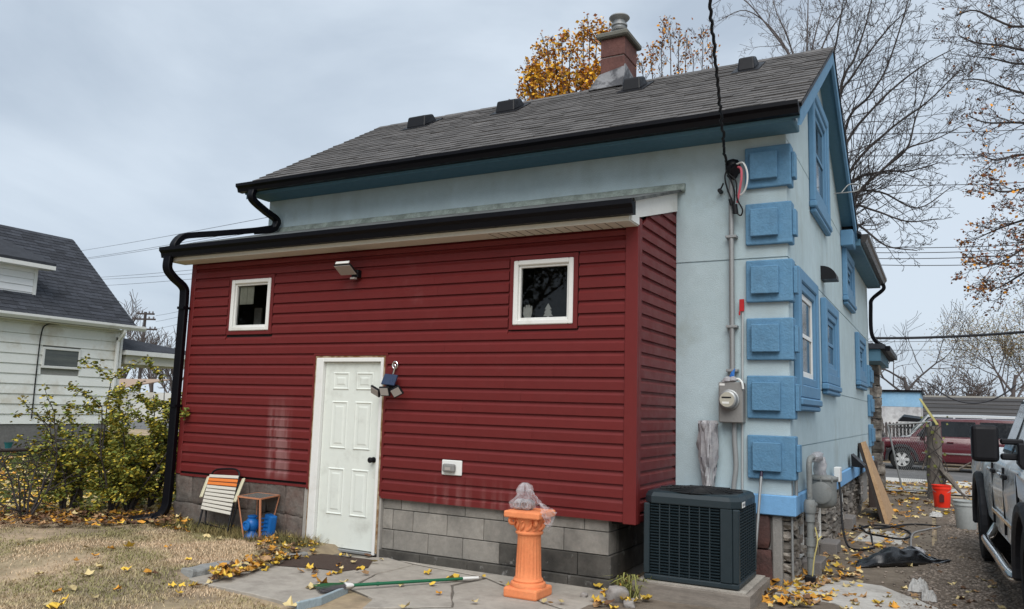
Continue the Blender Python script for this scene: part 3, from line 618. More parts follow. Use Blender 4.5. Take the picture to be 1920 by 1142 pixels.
# door
dy = YX + .02
fr = MB().box(DX0, DX0 + .10, YX - .018, YX + .1, .06, DZ1 - .02).box(DX1 - .035, DX1, YX - .018, YX + .1, .06, DZ1 - .02).box(DX0 + .10, DX1 - .035, YX - .018, YX + .1, DZ1 - .065, DZ1 - .02).build('door_frame', WHITE, ext, bev=.006)
a, b, c, d = DX0 + .103, DX1 - .038, .085, DZ1 - .068
leaf = MB().box(a, b, YX + .028, YX + .07, c, d).build('door', DOORM, ext, bev=.003)
W_ = b - a; px_ = [(a + W_ * .15, a + W_ * .44), (a + W_ * .56, a + W_ * .86)]; pz = [(c + .33, c + .82), (c + 1.02, c + 1.53), (c + 1.65, c + 1.84)]
for z0, z1 in pz:
    for x0, x1 in px_:
        m_ = MB()
        # moulding: outer groove ring sloping in, raised flat field
        o1 = [(x0, z0), (x1, z0), (x1, z1), (x0, z1)]; I = lambda t: [(x0 + t, z0 + t), (x1 - t, z0 + t), (x1 - t, z1 - t), (x0 + t, z1 - t)]
        lv = [(o1, YX + .0275), (I(.012), YX + .018), (I(.026), YX + .0262), (I(.05), YX + .0262), (I(.066), YX + .0215)]
        for pts, y in lv: m_.v += [(u, y, v) for u, v in pts]
        for i in range(len(lv) - 1):
            for j in range(4): m_.f.append((i * 4 + j, i * 4 + (j + 1) % 4, (i + 1) * 4 + (j + 1) % 4, (i + 1) * 4 + j))
        m_.f.append(tuple(range(len(lv) * 4 - 4, len(lv) * 4))); m_.build('door_panel', DOORM, leaf)
MB().lathe([(.03, YX + .027), (.03, YX + .018), (.012, YX + .014), (.012, YX - .012), (.028, YX - .022), (.03, YX - .04), (.02, YX - .052)], (b - .055, 0, c + .93), 16, 'y').build('knob', BPLAST, leaf, smooth=True)
MB().box(a, b, YX - .01, YX + .09, .052, .078).build('threshold', METAL, ext, bev=.004)
jring(DX0, DX1, .08, DZ1 - .02, .022, YX - .006, YX + .05, ROT, 'foam_strip', ext, bottom=False)
jring(DX0 - .022, DX1 + .022, .66, DZ1 + .002, .026, YX - .012, YX + .018, RED, 'door_surround', ext, bottom=False)
# left door jamb board below siding
MB().box(DX0 - .075, DX0 - .0235, YX + .004, YX + .06, .06, .668).build('jamb_board', M('grey_board', (.33, .31, .28), .9, var=.15, scale=6), ext)
MB().box(DX1 + .0235, DX1 + .05, YX + .004, YX + .06, .03, .655).build('jamb_board', M('grey_board', (.3, .3, .3)), ext)
# right foundation of blocks
FB = YX + .05
MB().box(DX1 + .05, -2.64, FB + .02, FB + .3, -.2, .66).box(-2.84, -2.64, FB + .3001, YW, -.2, .66).build('foundation', MORT, ext)
bl = flat_block('concrete_block', BLOCK, 2); bld = flat_block('concrete_block', BLOCKD, 3)
rowsz = [(.535, .70, [-5.10, -4.873, -4.539, -4.114, -3.687, -3.27, -2.86, -2.625]), (.333, .531, [-5.10, -4.972, -4.723, -4.316, -3.90, -3.49, -3.06, -2.625]), (.135, .329, [-5.10, -4.956, -4.533, -4.131, -3.723, -3.32, -2.92, -2.60])]
for ri, (z0, z1, xs) in enumerate(rowsz):
    for a, b in zip(xs[:-1], xs[1:]):
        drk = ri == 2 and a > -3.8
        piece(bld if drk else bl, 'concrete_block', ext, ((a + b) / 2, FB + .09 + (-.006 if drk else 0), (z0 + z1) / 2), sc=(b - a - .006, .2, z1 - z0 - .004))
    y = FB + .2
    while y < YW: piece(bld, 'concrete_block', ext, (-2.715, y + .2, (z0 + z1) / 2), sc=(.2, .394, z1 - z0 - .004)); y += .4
xs = [-5.10, -4.6, -4.05, -3.5, -3.0, -2.585]
for a, b in zip(xs[:-1], xs[1:]): piece(bld, 'footing_block', ext, ((a + b) / 2, FB + .07, .03), sc=(b - a - .004, .24, .2))
# left foundation of old stone
MB().box(EL + .02, DX0 - .08, YX + .06, YX + .3, -.1, .68).build('foundation', M('dark_mortar', (.10, .09, .08), .95, var=.2), ext)
for z0, z1, xs in ((.08, .36, [-8.2, -7.66, -7.2, -6.78, -6.38, -6.15]), (.365, .685, [-8.2, -7.92, -7.42, -6.98, -6.7, -6.42, -6.15])):
    for a, b in zip(xs[:-1], xs[1:]):
        me = rough_block('foundation_stone', OLDST, 0, a * 3, 7, .07, .075)
        piece(me, 'foundation_stone', ext, ((a + b) / 2, YX + .075, (z0 + z1) / 2), (0, rnd.uniform(-.02, .02), 0), (b - a - .004, .15, z1 - z0))
# lean-to roof, soffit, fascia, gutter
EG0, EG1 = -8.40, -2.30
MB().hexa([(EG0 + .03, 6.44, 3.425), (EG1 + .0, 6.44, 3.425), (EG1 + .0, YW, 3.875), (EG0 + .25, YW, 3.875), (EG0 + .03, 6.40, 3.445), (EG1 + .0, 6.40, 3.445), (EG1 + .0, YW, 3.905), (EG0 + .25, YW, 3.905)]).build('roof', M('roll_roofing', (.035, .036, .036), .8, col2=(.11, .12, .115), scale=6, var=.3), ext)
FLG = M('flashing_green', (.28, .33, .30), .6, col2=(.16, .19, .17), scale=7, var=.3)
pts = [(lerp(EG0 + .28, EG1 + .03, i / 40), YW - .02, 3.915 + .006 * fb((i * .7, 0, 0))) for i in range(41)]
MB().rtube(pts, .09, .045, (0, .35, 1)).build('flashing', FLG, ext)
pts = [(lerp(EG0 + .06, EG1 - .02, i / 40), 6.43 , 3.447 + .004 * fb((i * 1.7, 0, 2))) for i in range(41)]
MB().rtube(pts, .05, .01, (0, 1, .3)).build('edge_metal', M('pale_edge', (.5, .5, .48), .5, col2=(.2, .2, .2), scale=9, var=.3), ext)
MB().box(EG0 + .06, ER + .012, 6.448, YX - .013, 3.256, 3.266).build('soffit', CREAM, ext)
x = EG0 + .1
while x < ER - .1: MB().box(x, x + .006, 6.47, YX - .02, 3.252, 3.2558).build('soffit_groove', M('groove', (.2, .19, .16)), ext) if x > -3.9 else None; x += .1
MB().box(EG0 + .06, ER + .012, 6.447, 6.4785, 3.2665, 3.424).build('fascia', CREAM, ext)
kgutter(EG0, EG1, 6.446, 3.30, 3.424, .11).build('gutter', BLK, ext)
MB().prism([(ER + .0085, 6.479, 3.267), (ER + .0085, YX - .0125, 3.267), (ER + .0085, YX - .0125, 3.345), (ER + .0085, YX + .01, 3.345), (ER + .0085, YW - .02, sline(YW)), (ER + .0085, YW - .02, 3.87), (ER + .0085, 6.479, 3.435)], (.014, 0, 0)).build('rake_board', WHITE, ext)
MB().prism([(EL - .03, 6.46, 3.267), (EL - .03, YW - .02, 3.30), (EL - .03, YW - .02, 3.87), (EL - .03, 6.46, 3.43)], (.014, 0, 0)).build('rake_board', CREAM, ext)
# downspouts
sp = thing('downspout', onY(325, 955, 6.6), 'black downspout with an S-bend running down the siding corner to the lawn', 'downspout')
dsx = EL - .03
pts = bez([(-8.28, 6.39, 3.31), (-8.28, 6.39, 3.16), (-8.26, 6.47, 3.06), (-8.235, 6.60, 2.96), (-8.23, 6.625, 2.84), (-8.23, 6.625, 2.4), (-8.23, 6.625, 1.4), (-8.23, 6.625, .5), (-8.235, 6.60, .27), (-8.30, 6.52, .17), (-8.42, 6.42, .14)], 8)
MB().rtube(pts, .10, .075, (1, .2, 0)).build('pipe', BLK, sp)
for zc in (2.7, 1.5): MB().box(dsx - .055, dsx + .06, 6.575, 6.68, zc - .015, zc + .015).build('strap', BLK, sp)
MB().rtube([(-8.31, 6.51, .165), (-8.40, 6.43, .145), (-8.52, 6.33, .12)], .125, .10, (1, .2, 0)).build('elbow', BPLAST, sp, bev=.01)
up = thing('downspout', (-8.1, 7.6, 3.9), 'black upper downspout curling from the main eave along the lean-to roof', 'downspout')
pts = bez([(-8.02, 7.40, 4.38), (-8.02, 7.40, 4.26), (-7.98, 7.60, 4.14), (-7.95, 7.78, 4.06), (-7.95, 7.78, 3.97), (-7.97, 7.72, 3.90), (-8.02, 7.5, 3.835)], 8)
MB().rtube(pts, .10, .075, (1, 0, 0)).build('pipe', BLK, up)
pts = bez([(-7.98, 7.73, 3.93), (-8.02, 7.45, 3.84), (-8.1, 7.0, 3.715), (-8.2, 6.6, 3.61), (-8.22, 6.49, 3.56), (-8.225, 6.42, 3.47), (-8.225, 6.41, 3.40)], 8)
MB().rtube(pts, .10, .075, (1, 0, 0)).build('pipe', BLK, up)
# ------------------------------------------------------------------ wall fittings
t = thing('floodlight', (-5.6, YX - .01, 2.99), 'flat white-faced floodlight on a small black bracket under the lean-to eave', 'light')
LED = M('led_face', (.36, .325, .30), .5, var=.06)
MB().box(-5.60, -5.51, YX - .075, YX - .004, 2.945, 3.03).build('bracket', BPLAST, t, bev=.008)
c = Vector((-5.60, YX - .14, 3.02)); mt = Matrix.Translation(c) @ Matrix.Rotation(math.radians(-38), 4, 'X') @ Matrix.Rotation(math.radians(-10), 4, 'Z')
MB().box(-.135, .105, -.012, .012, -.075, .095).xf(Matrix.Translation(c) @ Matrix.Rotation(math.radians(57), 4, 'X')).build('housing', BPLAST, t, bev=.012)
MB().box(-.122, .092, -.0165, -.0125, -.062, .082).xf(Matrix.Translation(c) @ Matrix.Rotation(math.radians(57), 4, 'X')).build('lens', LED, t)
MB().box(-.10, .08, .0, .03, .094, .104).xf(Matrix.Translation(c) @ Matrix.Rotation(math.radians(57), 4, 'X')).build('rim', WHITE, t)
MB().box(-5.59, -5.53, YX - .1, YX - .06, 2.925, 2.944).build('sensor', LED, t)
# solar lamp by the door
t = thing('solar_lamp', (-4.95, YX - .01, 1.75), 'three-headed black solar lamp hanging from a silver hook beside the door', 'light')
MB().tube([(-4.985 + .032 * math.cos(a), YX - .03, 2.0 + .036 * math.sin(a)) for a in np.linspace(0, 2 * math.pi, 17)], .007, 6, False).tube([(-4.985 + .016 * math.cos(a), YX - .04, 1.985 + .02 * math.sin(a)) for a in np.linspace(0, 2 * math.pi, 13)], .006, 6, False).tube([(-4.985, YX - .035, 1.965), (-5.0, YX - .04, 1.9)], .009, 6).build('hook', CHROME, t, smooth=True)
SOL = M('solar_panel', (.025, .04, .085), .25, var=.2)
MB().box(-.085, .085, -.012, .012, -.06, .06).xf(Matrix.Translation((-5.005, YX - .085, 1.845)) @ Matrix.Rotation(math.radians(-22), 4, 'X') @ Matrix.Rotation(math.radians(5), 4, 'Y')).build('solar_panel', SOL, t, bev=.005)
MB().box(-5.06, -4.95, YX - .08, YX - .004, 1.75, 1.80).build('body', BPLAST, t, bev=.01)
for dx, rzz, rx in ((-.135, -24, 32), (.0, 0, 20), (.135, 24, 28)):
    hm = Matrix.Translation((-5.005 + dx, YX - .135 - (.02 if dx == 0 else 0), 1.725)) @ Matrix.Rotation(math.radians(rzz * -1), 4, 'Y') @ Matrix.Rotation(math.radians(rx), 4, 'X')
    hd = MB().box(-.062, .062, -.012, .012, -.05, .05).xf(hm).build('lamp_head', BPLAST, t, bev=.006)
    MB().box(-.05, .05, -.016, -.0125, -.038, .038).xf(hm).build('lens', LED, hd)
# outlet
t = thing('wall_outlet', (-4.25, YX - .01, 1.0), 'square white backed grey weatherproof outlet cover low on the red siding', 'outlet')
MB().box(-4.365, -4.135, YX - .022, YX - .003, .925, 1.07).build('mounting_plate', WHITE, t, bev=.006)
MB().box(-4.335, -4.195, YX - .065, YX - .0225, .955, 1.035).build('cover', METERG, t, bev=.016, seg=2)
MB().box(-4.30, -4.235, YX - .0685, YX - .0655, .975, 1.005).build('label_plate', LED, t)
# ------------------------------------------------------------------ power service: mast conduit, meter, drop cable
t = thing('service_conduit', (-1.79, 7.83, 2.0), 'tall grey conduit pipe with black weatherhead fixed to the pale stucco wall', 'conduit')
MB().tube([(-1.79, 7.83, 1.9), (-1.79, 7.83, 3.95)], .026, 12).build('pipe', GALV, t, smooth=True)
for z in (3.35, 2.45, 2.02): MB().box(-1.845, -1.735, 7.798, 7.879, z - .014, z + .014).build('pipe_strap', GALV, t, bev=.004)
MB().lathe([(.028, 3.93), (.05, 3.97), (.075, 4.02), (.075, 4.08), (.055, 4.12), (.02, 4.135)], (-1.765, 7.80, 0), 14).tube([(-1.765, 7.8, 4.06), (-1.72, 7.74, 4.0)], [.06, .055], 12).build('weatherhead', BPLAST, t, smooth=True)
MB().tube([(-1.90, 7.87, 3.83), (-1.90, 7.80, 3.83)], .022, 10).tube([(-1.90, 7.82, 3.83), (-1.86, 7.8, 3.9)], .008, 6).build('insulator', BPLAST, t, smooth=True)
WPINK = M('pink_wire', (.62, .13, .17), .45, var=.08); WWH = M('white_wire', (.72, .74, .72), .45, var=.05)
MB().tube(bez([(-1.72, 7.74, 4.06), (-1.64, 7.68, 4.05), (-1.60, 7.68, 3.95), (-1.61, 7.7, 3.83), (-1.66, 7.74, 3.755), (-1.73, 7.78, 3.76)], 8), .009, 7).build('white_wire', WWH, t, smooth=True)
MB().tube(bez([(-1.72, 7.75, 4.04), (-1.665, 7.7, 4.0), (-1.66, 7.7, 3.9), (-1.69, 7.74, 3.78), (-1.72, 7.78, 3.68)], 8), .012, 7).build('pink_wire', WPINK, t, smooth=True)
for pts in ([(-1.80, 7.76, 4.05), (-1.83, 7.74, 3.95), (-1.81, 7.76, 3.82), (-1.75, 7.77, 3.66), (-1.73, 7.78, 3.6)], [(-1.79, 7.74, 3.97), (-1.72, 7.74, 3.88), (-1.715, 7.75, 3.72), (-1.67, 7.77, 3.61), (-1.675, 7.77, 3.555), (-1.70, 7.77, 3.55), (-1.74, 7.77, 3.6)], [(-1.81, 7.75, 3.96), (-1.77, 7.73, 3.9), (-1.74, 7.75, 3.78), (-1.75, 7.77, 3.62)]):
    MB().tube(bez(pts, 6), .008, 6).build('black_wire', BPLAST, t, smooth=True)
MB().tube([(-1.745, 7.77, 3.66), (-1.735, 7.775, 3.57)], .028, 8).tube([(-1.79, 7.77, 3.72), (-1.775, 7.775, 3.66)], .016, 8).build('splice', BPLAST, t, smooth=True)
p0 = Vector((-1.82, 7.74, 4.07)); p1 = Vector(onY(1330, 0, 5.6)); p2 = p0 + (p1 - p0) * 4.2 + Vector((0, 0, .35))
pts = []
for i in range(41):
    s = i / 40 ; p = p0.lerp(p2, s); d_ = p0 + (p1 - p0) * 1.0
    p = p0 + (p1 - p0) * (s * 4.2); p.z += .012 * (s * 4.2) * (s * 4.2 - 1); pts.append(p)
tw = [p + Vector((.004 * math.cos(i * .8) + .016 * fb((i * .11, 0, 0)) + .008 * fb((i * .33, 5, 0)), 0, .004 * math.sin(i * .8))) for i, p in enumerate(bez(pts, 14))]
tag(MB().tube(tw, .0135, 7).build('service_cable', BPLAST, smooth=True), 'thick twisted black overhead cable dropping from above to the stucco wall', 'cable')
t = thing('electric_meter', (-1.79, 7.82, 1.5), 'grey electric meter box with round glass dial on the pale stucco wall', 'meter')
MB().box(-1.905, -1.675, 7.745, 7.879, 1.515, 1.905).build('box', METERG, t, bev=.01)
MB().lathe([(.098, 7.744), (.098, 7.72), (.088, 7.715), (.086, 7.70), (.084, 7.655), (.07, 7.643)], (-1.80, 0, 1.735), 24, 'y').build('dial_ring', METAL, t, smooth=True)
MB().lathe([(.07, 7.6425), (.0695, 7.6415)], (-1.80, 0, 1.735), 24, 'y').build('dial_face', M('dial_face', (.42, .40, .33), .3, var=.1), t)
MB().box(-1.85, -1.76, 7.6395, 7.6412, 1.748, 1.762).build('register', BPLAST, t)
MB().box(-1.845, -1.78, 7.6395, 7.6412, 1.695, 1.715).build('name_plate', WHITE, t)
MB().box(-1.895, -1.845, 7.7425, 7.7445, 1.87, 1.89).build('label_plate', WHITE, t)
MB().tube(bez([(-1.775, 7.84, 1.52), (-1.775, 7.84, 1.35), (-1.765, 7.845, 1.1), (-1.79, 7.845, .85), (-1.79, 7.84, .3)], 6), .024, 10).build('lower_conduit', M('grey_pvc', (.27, .28, .28), .5, var=.06), t, smooth=True)
MB().tube(bez([(-1.80, 7.80, 1.93), (-1.72, 7.76, 1.935), (-1.68, 7.74, 1.9), (-1.67, 7.745, 1.84)], 6), .011, 7).build('white_wire', WWH, t, smooth=True)
m_ = MB(); 
for (x, z, s) in ((-1.82, 1.925, .05), (-1.77, 1.93, .045), (-1.85, 1.91, .035)): m_.lathe([(s * .3, z - s * .6), (s, z - s * .2), (s * .9, z + s * .3), (s * .25, z + s * .7)], (x, 7.775, 0), 9)
m_.build('putty', BAGW, t, smooth=True)
MB().prism([(-1.81, 7.79, 1.96), (-1.765, 7.785, 1.955), (-1.755, 7.785, 2.04), (-1.79, 7.78, 2.0)], (0, .012, 0)).build('blue_tape', M('blue_tape', (.03, .16, .50), .5, var=.1), t)
t = thing('slim_conduit', (-1.70, 7.86, .3), 'slim pale conduit beside the quoins ending in a red ribbon', 'conduit')
MB().tube([(-1.692, 7.858, 2.66), (-1.70, 7.858, 1.9), (-1.715, 7.858, .25)], .0105, 8).build('pipe', M('pale_pvc', (.40, .42, .42), .5, var=.06), t, smooth=True)
MB().box(-1.72, -1.675, 7.835, 7.855, 2.60, 2.72).box(-1.725, -1.71, 7.83, 7.834, 2.56, 2.6).build('red_ribbon', M('red_ribbon', (.42, .01, .015), .6, var=.1), t, bev=.008)
# bagged pipe
t = thing('bagged_pipe', (-2.03, 7.82, .75), 'vent pipe wrapped in crumpled clear plastic behind the condenser', 'pipe')
def crumple(prof, c, n, amp, seed, ax='z'):
    m_ = MB().lathe(prof, c, n, ax)
    for i, v in enumerate(m_.v):
        d = amp * fb((v[0] * 14 + seed, v[1] * 14, v[2] * 5)); e_ = amp * .6 * math.sin(i * 2.4)
        if ax == 'z': q_ = math.atan2(v[1] - c[1], v[0] - c[0]); w_ = amp * .55 * math.sin(q_ * 9 + v[2] * 17 + 3 * fb((v[2] * 6, seed, 0)))
        else: q_ = w_ = 0.
        m_.v[i] = (v[0] + d + e_ * .6 + w_ * math.cos(q_), v[1] + d * .5 + w_ * math.sin(q_), v[2] + d * .4)
    return m_
crumple([(.07, 1.53), (.085, 1.50), (.08, 1.42), (.092, 1.3), (.085, 1.18), (.06, 1.08), (.052, 1.0), (.06, .9), (.055, .8), (.06, .7)], (-2.02, 7.80, 0), 40, .022, 2).build('plastic_wrap', BAGW, t, smooth=True)
MB().lathe([(.055, .65), (.055, .72), (.06, .73), (.055, .74), (.055, .8), (.06, .81), (.055, .82), (.055, .9), (.06, .91), (.055, .92), (.05, 1.48)], (-2.02, 7.80, 0), 14).build('pipe', METAL, t, smooth=True)
# ------------------------------------------------------------------ air conditioner on its timber base
acz = .19; A0 = onZ(1220, 1089, acz); A1 = onZ(1386, 1109, acz)
ang = math.radians(.5); u = Vector((math.cos(ang), math.sin(ang), 0)); v_ = Vector((-math.sin(ang), math.cos(ang), 0))
W = .80; D = .72; o_ = Vector((A1[0], A1[1], 0)) - u * W
ACM4 = Matrix(((u.x, v_.x, 0, o_.x), (u.y, v_.y, 0, o_.y), (0, 0, 1, 0), (0, 0, 0, 1)))
t = thing('air_conditioner', (o_.x + .4, o_.y + .4, acz), 'dark green-black outdoor air conditioner with louvred sides on a timber base', 'air conditioner')
h0, h1 = acz, acz + .74
def ac(name, mb_, mat, par=t, **k): return mb_.xf(ACM4).build(name, mat, par, **k)
ac('coil', MB().box(.045, W - .045, .045, D - .045, h0 + .03, h1 - .08), ACD)
ac('base_pan', MB().box(.0, W, .0, D, h0, h0 + .05), ACM, bev=.012)
top = MB(); oc = [(.07, 0), (W - .07, 0), (W, .07), (W, D - .07), (W - .07, D), (.07, D), (0, D - .07), (0, .07)]
def rings(levels):
    m_ = MB(); n = 8
    for s, z in levels: m_.v += [(W / 2 + (x - W / 2) * s, D / 2 + (y - D / 2) * s, z) for x, y in oc]
    for i in range(len(levels) - 1):
        for j in range(n): m_.f.append((i * n + j, i * n + (j + 1) % n, (i + 1) * n + (j + 1) % n, (i + 1) * n + j))
    m_.f.append(tuple(range(n))[::-1]); m_.f.append(tuple(range((len(levels) - 1) * n, len(levels) * n))); return m_
ac('top_cover', rings([(1.0, h1 - .105), (1.012, h1 - .10), (1.012, h1 - .045), (.97, h1 - .012), (.90, h1)]), ACM, bev=.006)
gr = MB()
for r_ in np.linspace(.05, .35, 10): gr.tube([(W / 2 + r_ * math.cos(a), D / 2 + r_ * math.sin(a), h1 + .018 - .03 * (r_ / .35) ** 2 + .008) for a in np.linspace(0, 2 * math.pi, 33)], .005, 5, False)
for a in np.linspace(0, math.pi, 7)[:-1]: gr.tube([(W / 2 - .36 * math.cos(a), D / 2 - .36 * math.sin(a), h1 + .005), (W / 2, D / 2, h1 + .03), (W / 2 + .36 * math.cos(a), D / 2 + .36 * math.sin(a), h1 + .005)], .006, 5)
ac('fan_grille', gr, ACD)
ac('fan_well', MB().lathe([(.36, h1 + .0015), (.355, h1 + .003)], (W / 2, D / 2, 0), 28), ACD)
for (x0, x1, y0, y1) in ((-.002, .05, -.002, .05), (W - .052, W + .002, -.002, .05), (W - .052, W + .002, D - .05, D + .002), (-.002, .05, D - .05, D + .002)): ac('corner_post', MB().box(x0, x1, y0, y1, h0 + .051, h1 - .106), ACM, bev=.008)
ac('panel_post', MB().box(W - .15, W - .0525, -.003, .02, h0 + .051, h1 - .106), ACM, bev=.004)
nl = 24; za, zb = h0 + .06, h1 - .125
for i in range(nl):
    z = lerp(za, zb, i / (nl - 1))
    for fr_ in range(2):
        m_ = MB(); n = 8
        if fr_ == 0:
            e0 = .051
            for k in range(7):
                xa = lerp(.053, W - .152, k / 7); xb = lerp(.053, W - .152, (k + 1) / 7); dz = .0
                m_.hexa([(xa + .004, .008, z - .004), (xb - .004, .008, z - .004), (xb - .004, .03, z + .008), (xa + .004, .03, z + .008), (xa + .004, .0, z + .004), (xb - .004, .0, z + .004), (xb - .004, .03, z + .0145), (xa + .004, .03, z + .0145)])
            ac('louvre', m_, ACM)
        else:
            for k in range(7):
                ya = lerp(.053, D - .053, k / 7); yb2 = lerp(.053, D - .053, (k + 1) / 7)
                m_.hexa([(W - .008, ya + .004, z - .004), (W - .03, ya + .004, z + .008), (W - .03, yb2 - .004, z + .008), (W - .008, yb2 - .004, z - .004), (W, ya + .004, z + .004), (W - .03, ya + .004, z + .0145), (W - .03, yb2 - .004, z + .0145), (W, yb2 - .004, z + .004)])
            ac('louvre', m_, ACM)
for k in range(1, 7):
    xk = lerp(.053, W - .152, k / 7); ac('louvre_bar', MB().box(xk - .005, xk + .005, .005, .03, h0 + .052, h1 - .106), ACM)
    yk = lerp(.053, D - .053, k / 7); ac('louvre_bar', MB().box(W - .03, W - .005, yk - .005, yk + .005, h0 + .052, h1 - .106), ACM)
ac('badge', MB().prism([(W + .0115, .075, h1 - .095), (W + .0115, .19, h1 - .095), (W + .0115, .19, h1 - .05), (W + .0115, .075, h1 - .05)], (.003, 0, 0)), WHITE)
for k, w_ in enumerate((.016, .012, .02, .01, .016)): ac('lettering', MB().box(W + .0146, W + .0152, .083 + k * .021, .083 + k * .021 + w_ * .8, h1 - .082, h1 - .063), M('badge_ink', (.08, .08, .09), .6))
t = thing('condenser_base', (o_.x + .4, o_.y + .4, .04), 'weathered grey timber box platform beneath the air conditioner', 'platform')
bx0, bx1, by0, by1 = -.075, W + .10, -.075, D + .08
ac('front_board', MB().box(bx0, bx1, by0, by0 + .04, .035, acz - .012), WOODG, t, bev=.004)
ac('side_board', MB().box(bx1 - .04, bx1, by0 + .0405, by1, .035, acz - .014), WOODG, t, bev=.004)
ac('side_board', MB().box(bx0, bx0 + .04, by0 + .0405, by1, .035, acz - .014), WOODG, t, bev=.004)
ac('fill', MB().box(bx0 + .041, bx1 - .041, by0 + .041, by1, .03, acz - .003), CONC, t)
# leaning pole
b0 = Vector(onY(1411, 1075, 7.55)); b0.z = .06; tp = Vector(onY(1428, 884, 7.80))
t = thing('leaning_pole', b0, 'thin grey metal pole with a dark tip leaning against the blue quoin', 'pole')
MB().tube([b0, b0.lerp(tp, .96)], .0135, 10).build('shaft', METAL, t, smooth=True)
MB().tube([b0.lerp(tp, .955), tp], [.0165, .012], 10).build('tip', M('dark_tip', (.03, .02, .045), .5), t, smooth=True)
# ------------------------------------------------------------------ gas meter
t = thing('gas_meter', (-1.12, 8.3, .05), 'grey gas meter with pipe riser standing against the stacked stone base', 'gas meter')
gx = -1.13; gy = 8.06
MB().tube([(gx, gy, .04), (gx, gy, .62)], .032, 12).tube([(gx, gy, .62), (gx, gy, .72)], [.042, .042], 12).tube([(gx, gy, .40), (gx, gy, .47)], .044, 12).tube([(gx, gy, .30), (gx, gy, .34)], .04, 12).tube(bez([(gx, gy, .72), (gx, gy, 1.0), (gx, gy, 1.15), (gx + .005, gy + .06, 1.205), (gx + .02, gy + .2, 1.205)], 8), .026, 12).build('riser', GREYP, t, smooth=True)
MB().tube([(gx, gy, .75), (gx + .01, gy + .3, .75)], .022, 10).lathe([(.05, .70), (.056, .72), (.056, .79), (.045, .82)], (gx, gy, 0), 12).box(gx - .012, gx + .012, gy - .03, gy + .03, .845, .875).build('regulator_valve', GREYP, t, smooth=True, bev=0)
crumple([(.03, gy + .15), (.045, gy + .22), (.05, gy + .32), (.045, gy + .42), (.05, gy + .5), (.03, gy + .56)], (gx + .02, 0, 1.205), 14, .02, 5, 'y').build('plastic_wrap', BAGW, t, smooth=True)
crumple([(.05, 1.0), (.055, 1.06), (.05, 1.12), (.04, 1.2)], (gx + .03, gy + .53, 0), 12, .02, 9).build('plastic_wrap', BAGW, t, smooth=True)
mc = (gx + .05, gy + .54)
m_ = MB(); m_.lathe([(.05, .70), (.10, .715), (.125, .75), (.13, .80), (.13, .97), (.14, .975), (.145, .99), (.14, 1.005), (.12, 1.015), (.06, 1.025)], (*mc, 0), 22); m_.build('meter_body', GREYP, t, smooth=True)
for s in (-1, 1): MB().lathe([(.075, 0), (.105, .02), (.105, .045), (.08, .055)], (0, 0, 0), 18, 'y').xf(Matrix.Translation((mc[0], mc[1] + s * .13, .86)) @ Matrix.Rotation(0 if s > 0 else math.pi, 4, 'Z')).build('diaphragm_cover', GREYP, t, smooth=True)
for k in range(8):
    a = k * math.pi / 4; MB().lathe([(.01, .965), (.01, 1.01)], (mc[0] + .138 * math.cos(a), mc[1] + .138 * math.sin(a), 0), 6).build('bolt', GREYP, t)
MB().box(gx - .045, gx + .045, gy - .09, gy - .0, .03, .14).build('black_base', BPLAST, t, bev=.01)
YROPE = M('yellow_wire', (.50, .43, .16), .7, var=.1)
MB().tube(bez([(gx + .02, gy - .07, .13), (gx + .04, gy - .07, .3), (gx + .07, gy - .06, .46), (gx + .05, gy - .05, .58)], 6), .006, 6).tube([(gx + .07, gy - .06, .46), (gx + .1, gy - .02, .50)], .005, 6).build('tracer_wire', YROPE, t, smooth=True)
MB().tube([(XF + .09, gy - .14, .05), (XF + .09, gy - .14, 1.05)], .012, 8).tube([(XW + .03, gy - .09, .72), (XW + .03, gy - .09, 1.1)], .016, 8).build('thin_pipe', METAL, t, smooth=True)
# concrete blocks under basement windows
for a, b, k in ((8.62, 9.02, 'nearest the gas meter'), (9.95, 10.35, 'midway along the stone base')):
    tag(MB().box(XF + .055, XF + .25, a, b, .02, .17).build('sill_block', M('grey_paver', (.19, .175, .165), .95, var=.18, scale=8, bump=.5, bscale=90), bev=.012), f'grey concrete block below a basement window, {k}', 'block', 'blocks below the basement windows')
tag(MB().box(XF + .05, XF + .2, 12.3, 12.8, .02, .2).build('sill_block', MATS['grey_paver'], bev=.012), 'grey concrete block below a basement window, beside the leaning board', 'block', 'blocks below the basement windows')
# outlet box, cables
t = thing('cable_box', (-1.2, 10.9, .85), 'small white outlet box with a hanging black cable on the gable wall', 'outlet')
MB().box(XW + .046, XW + .12, 10.75, 10.95, .80, .98).build('box', WHITE, t, bev=.008)
MB().tube(bez([(XW + .10, 10.8, .82), (XW + .13, 10.7, .6), (XW + .15, 10.6, .3), (XW + .22, 10.45, .09), (XW + .35, 10.35, .07), (XW + .5, 10.55, .08)], 8), .013, 7).build('cable', BPLAST, t, smooth=True)
MB().prism([(XW + .047, 12.9, 1.06), (XW + .22, 12.9, .90), (XW + .22, 12.9, .87), (XW + .05, 12.9, .88)], (0, .4, 0)).build('dryer_vent', BPLAST, t)
def g(x, y, z=.07): p = onZ(x, y, z); return (p[0], p[1], gz(p[0], p[1]) + .03)
tag(MB().tube(bez([g(1598, 993), g(1640, 985), g(1690, 992), g(1708, 1002), g(1690, 1010), g(1650, 1004), g(1625, 998), g(1612, 985)], 8), .013, 7).build('cable_loop', BPLAST, smooth=True), 'black cable looped across the leaf-strewn dirt path', 'cable')
tag(MB().tube(bez([g(1612, 986), g(1650, 990), g(1700, 984), g(1735, 983), g(1762, 986)], 8), .011, 7).build('cable', BPLAST, smooth=True), 'long dark cable trailing straight over the path towards the gravel', 'cable')
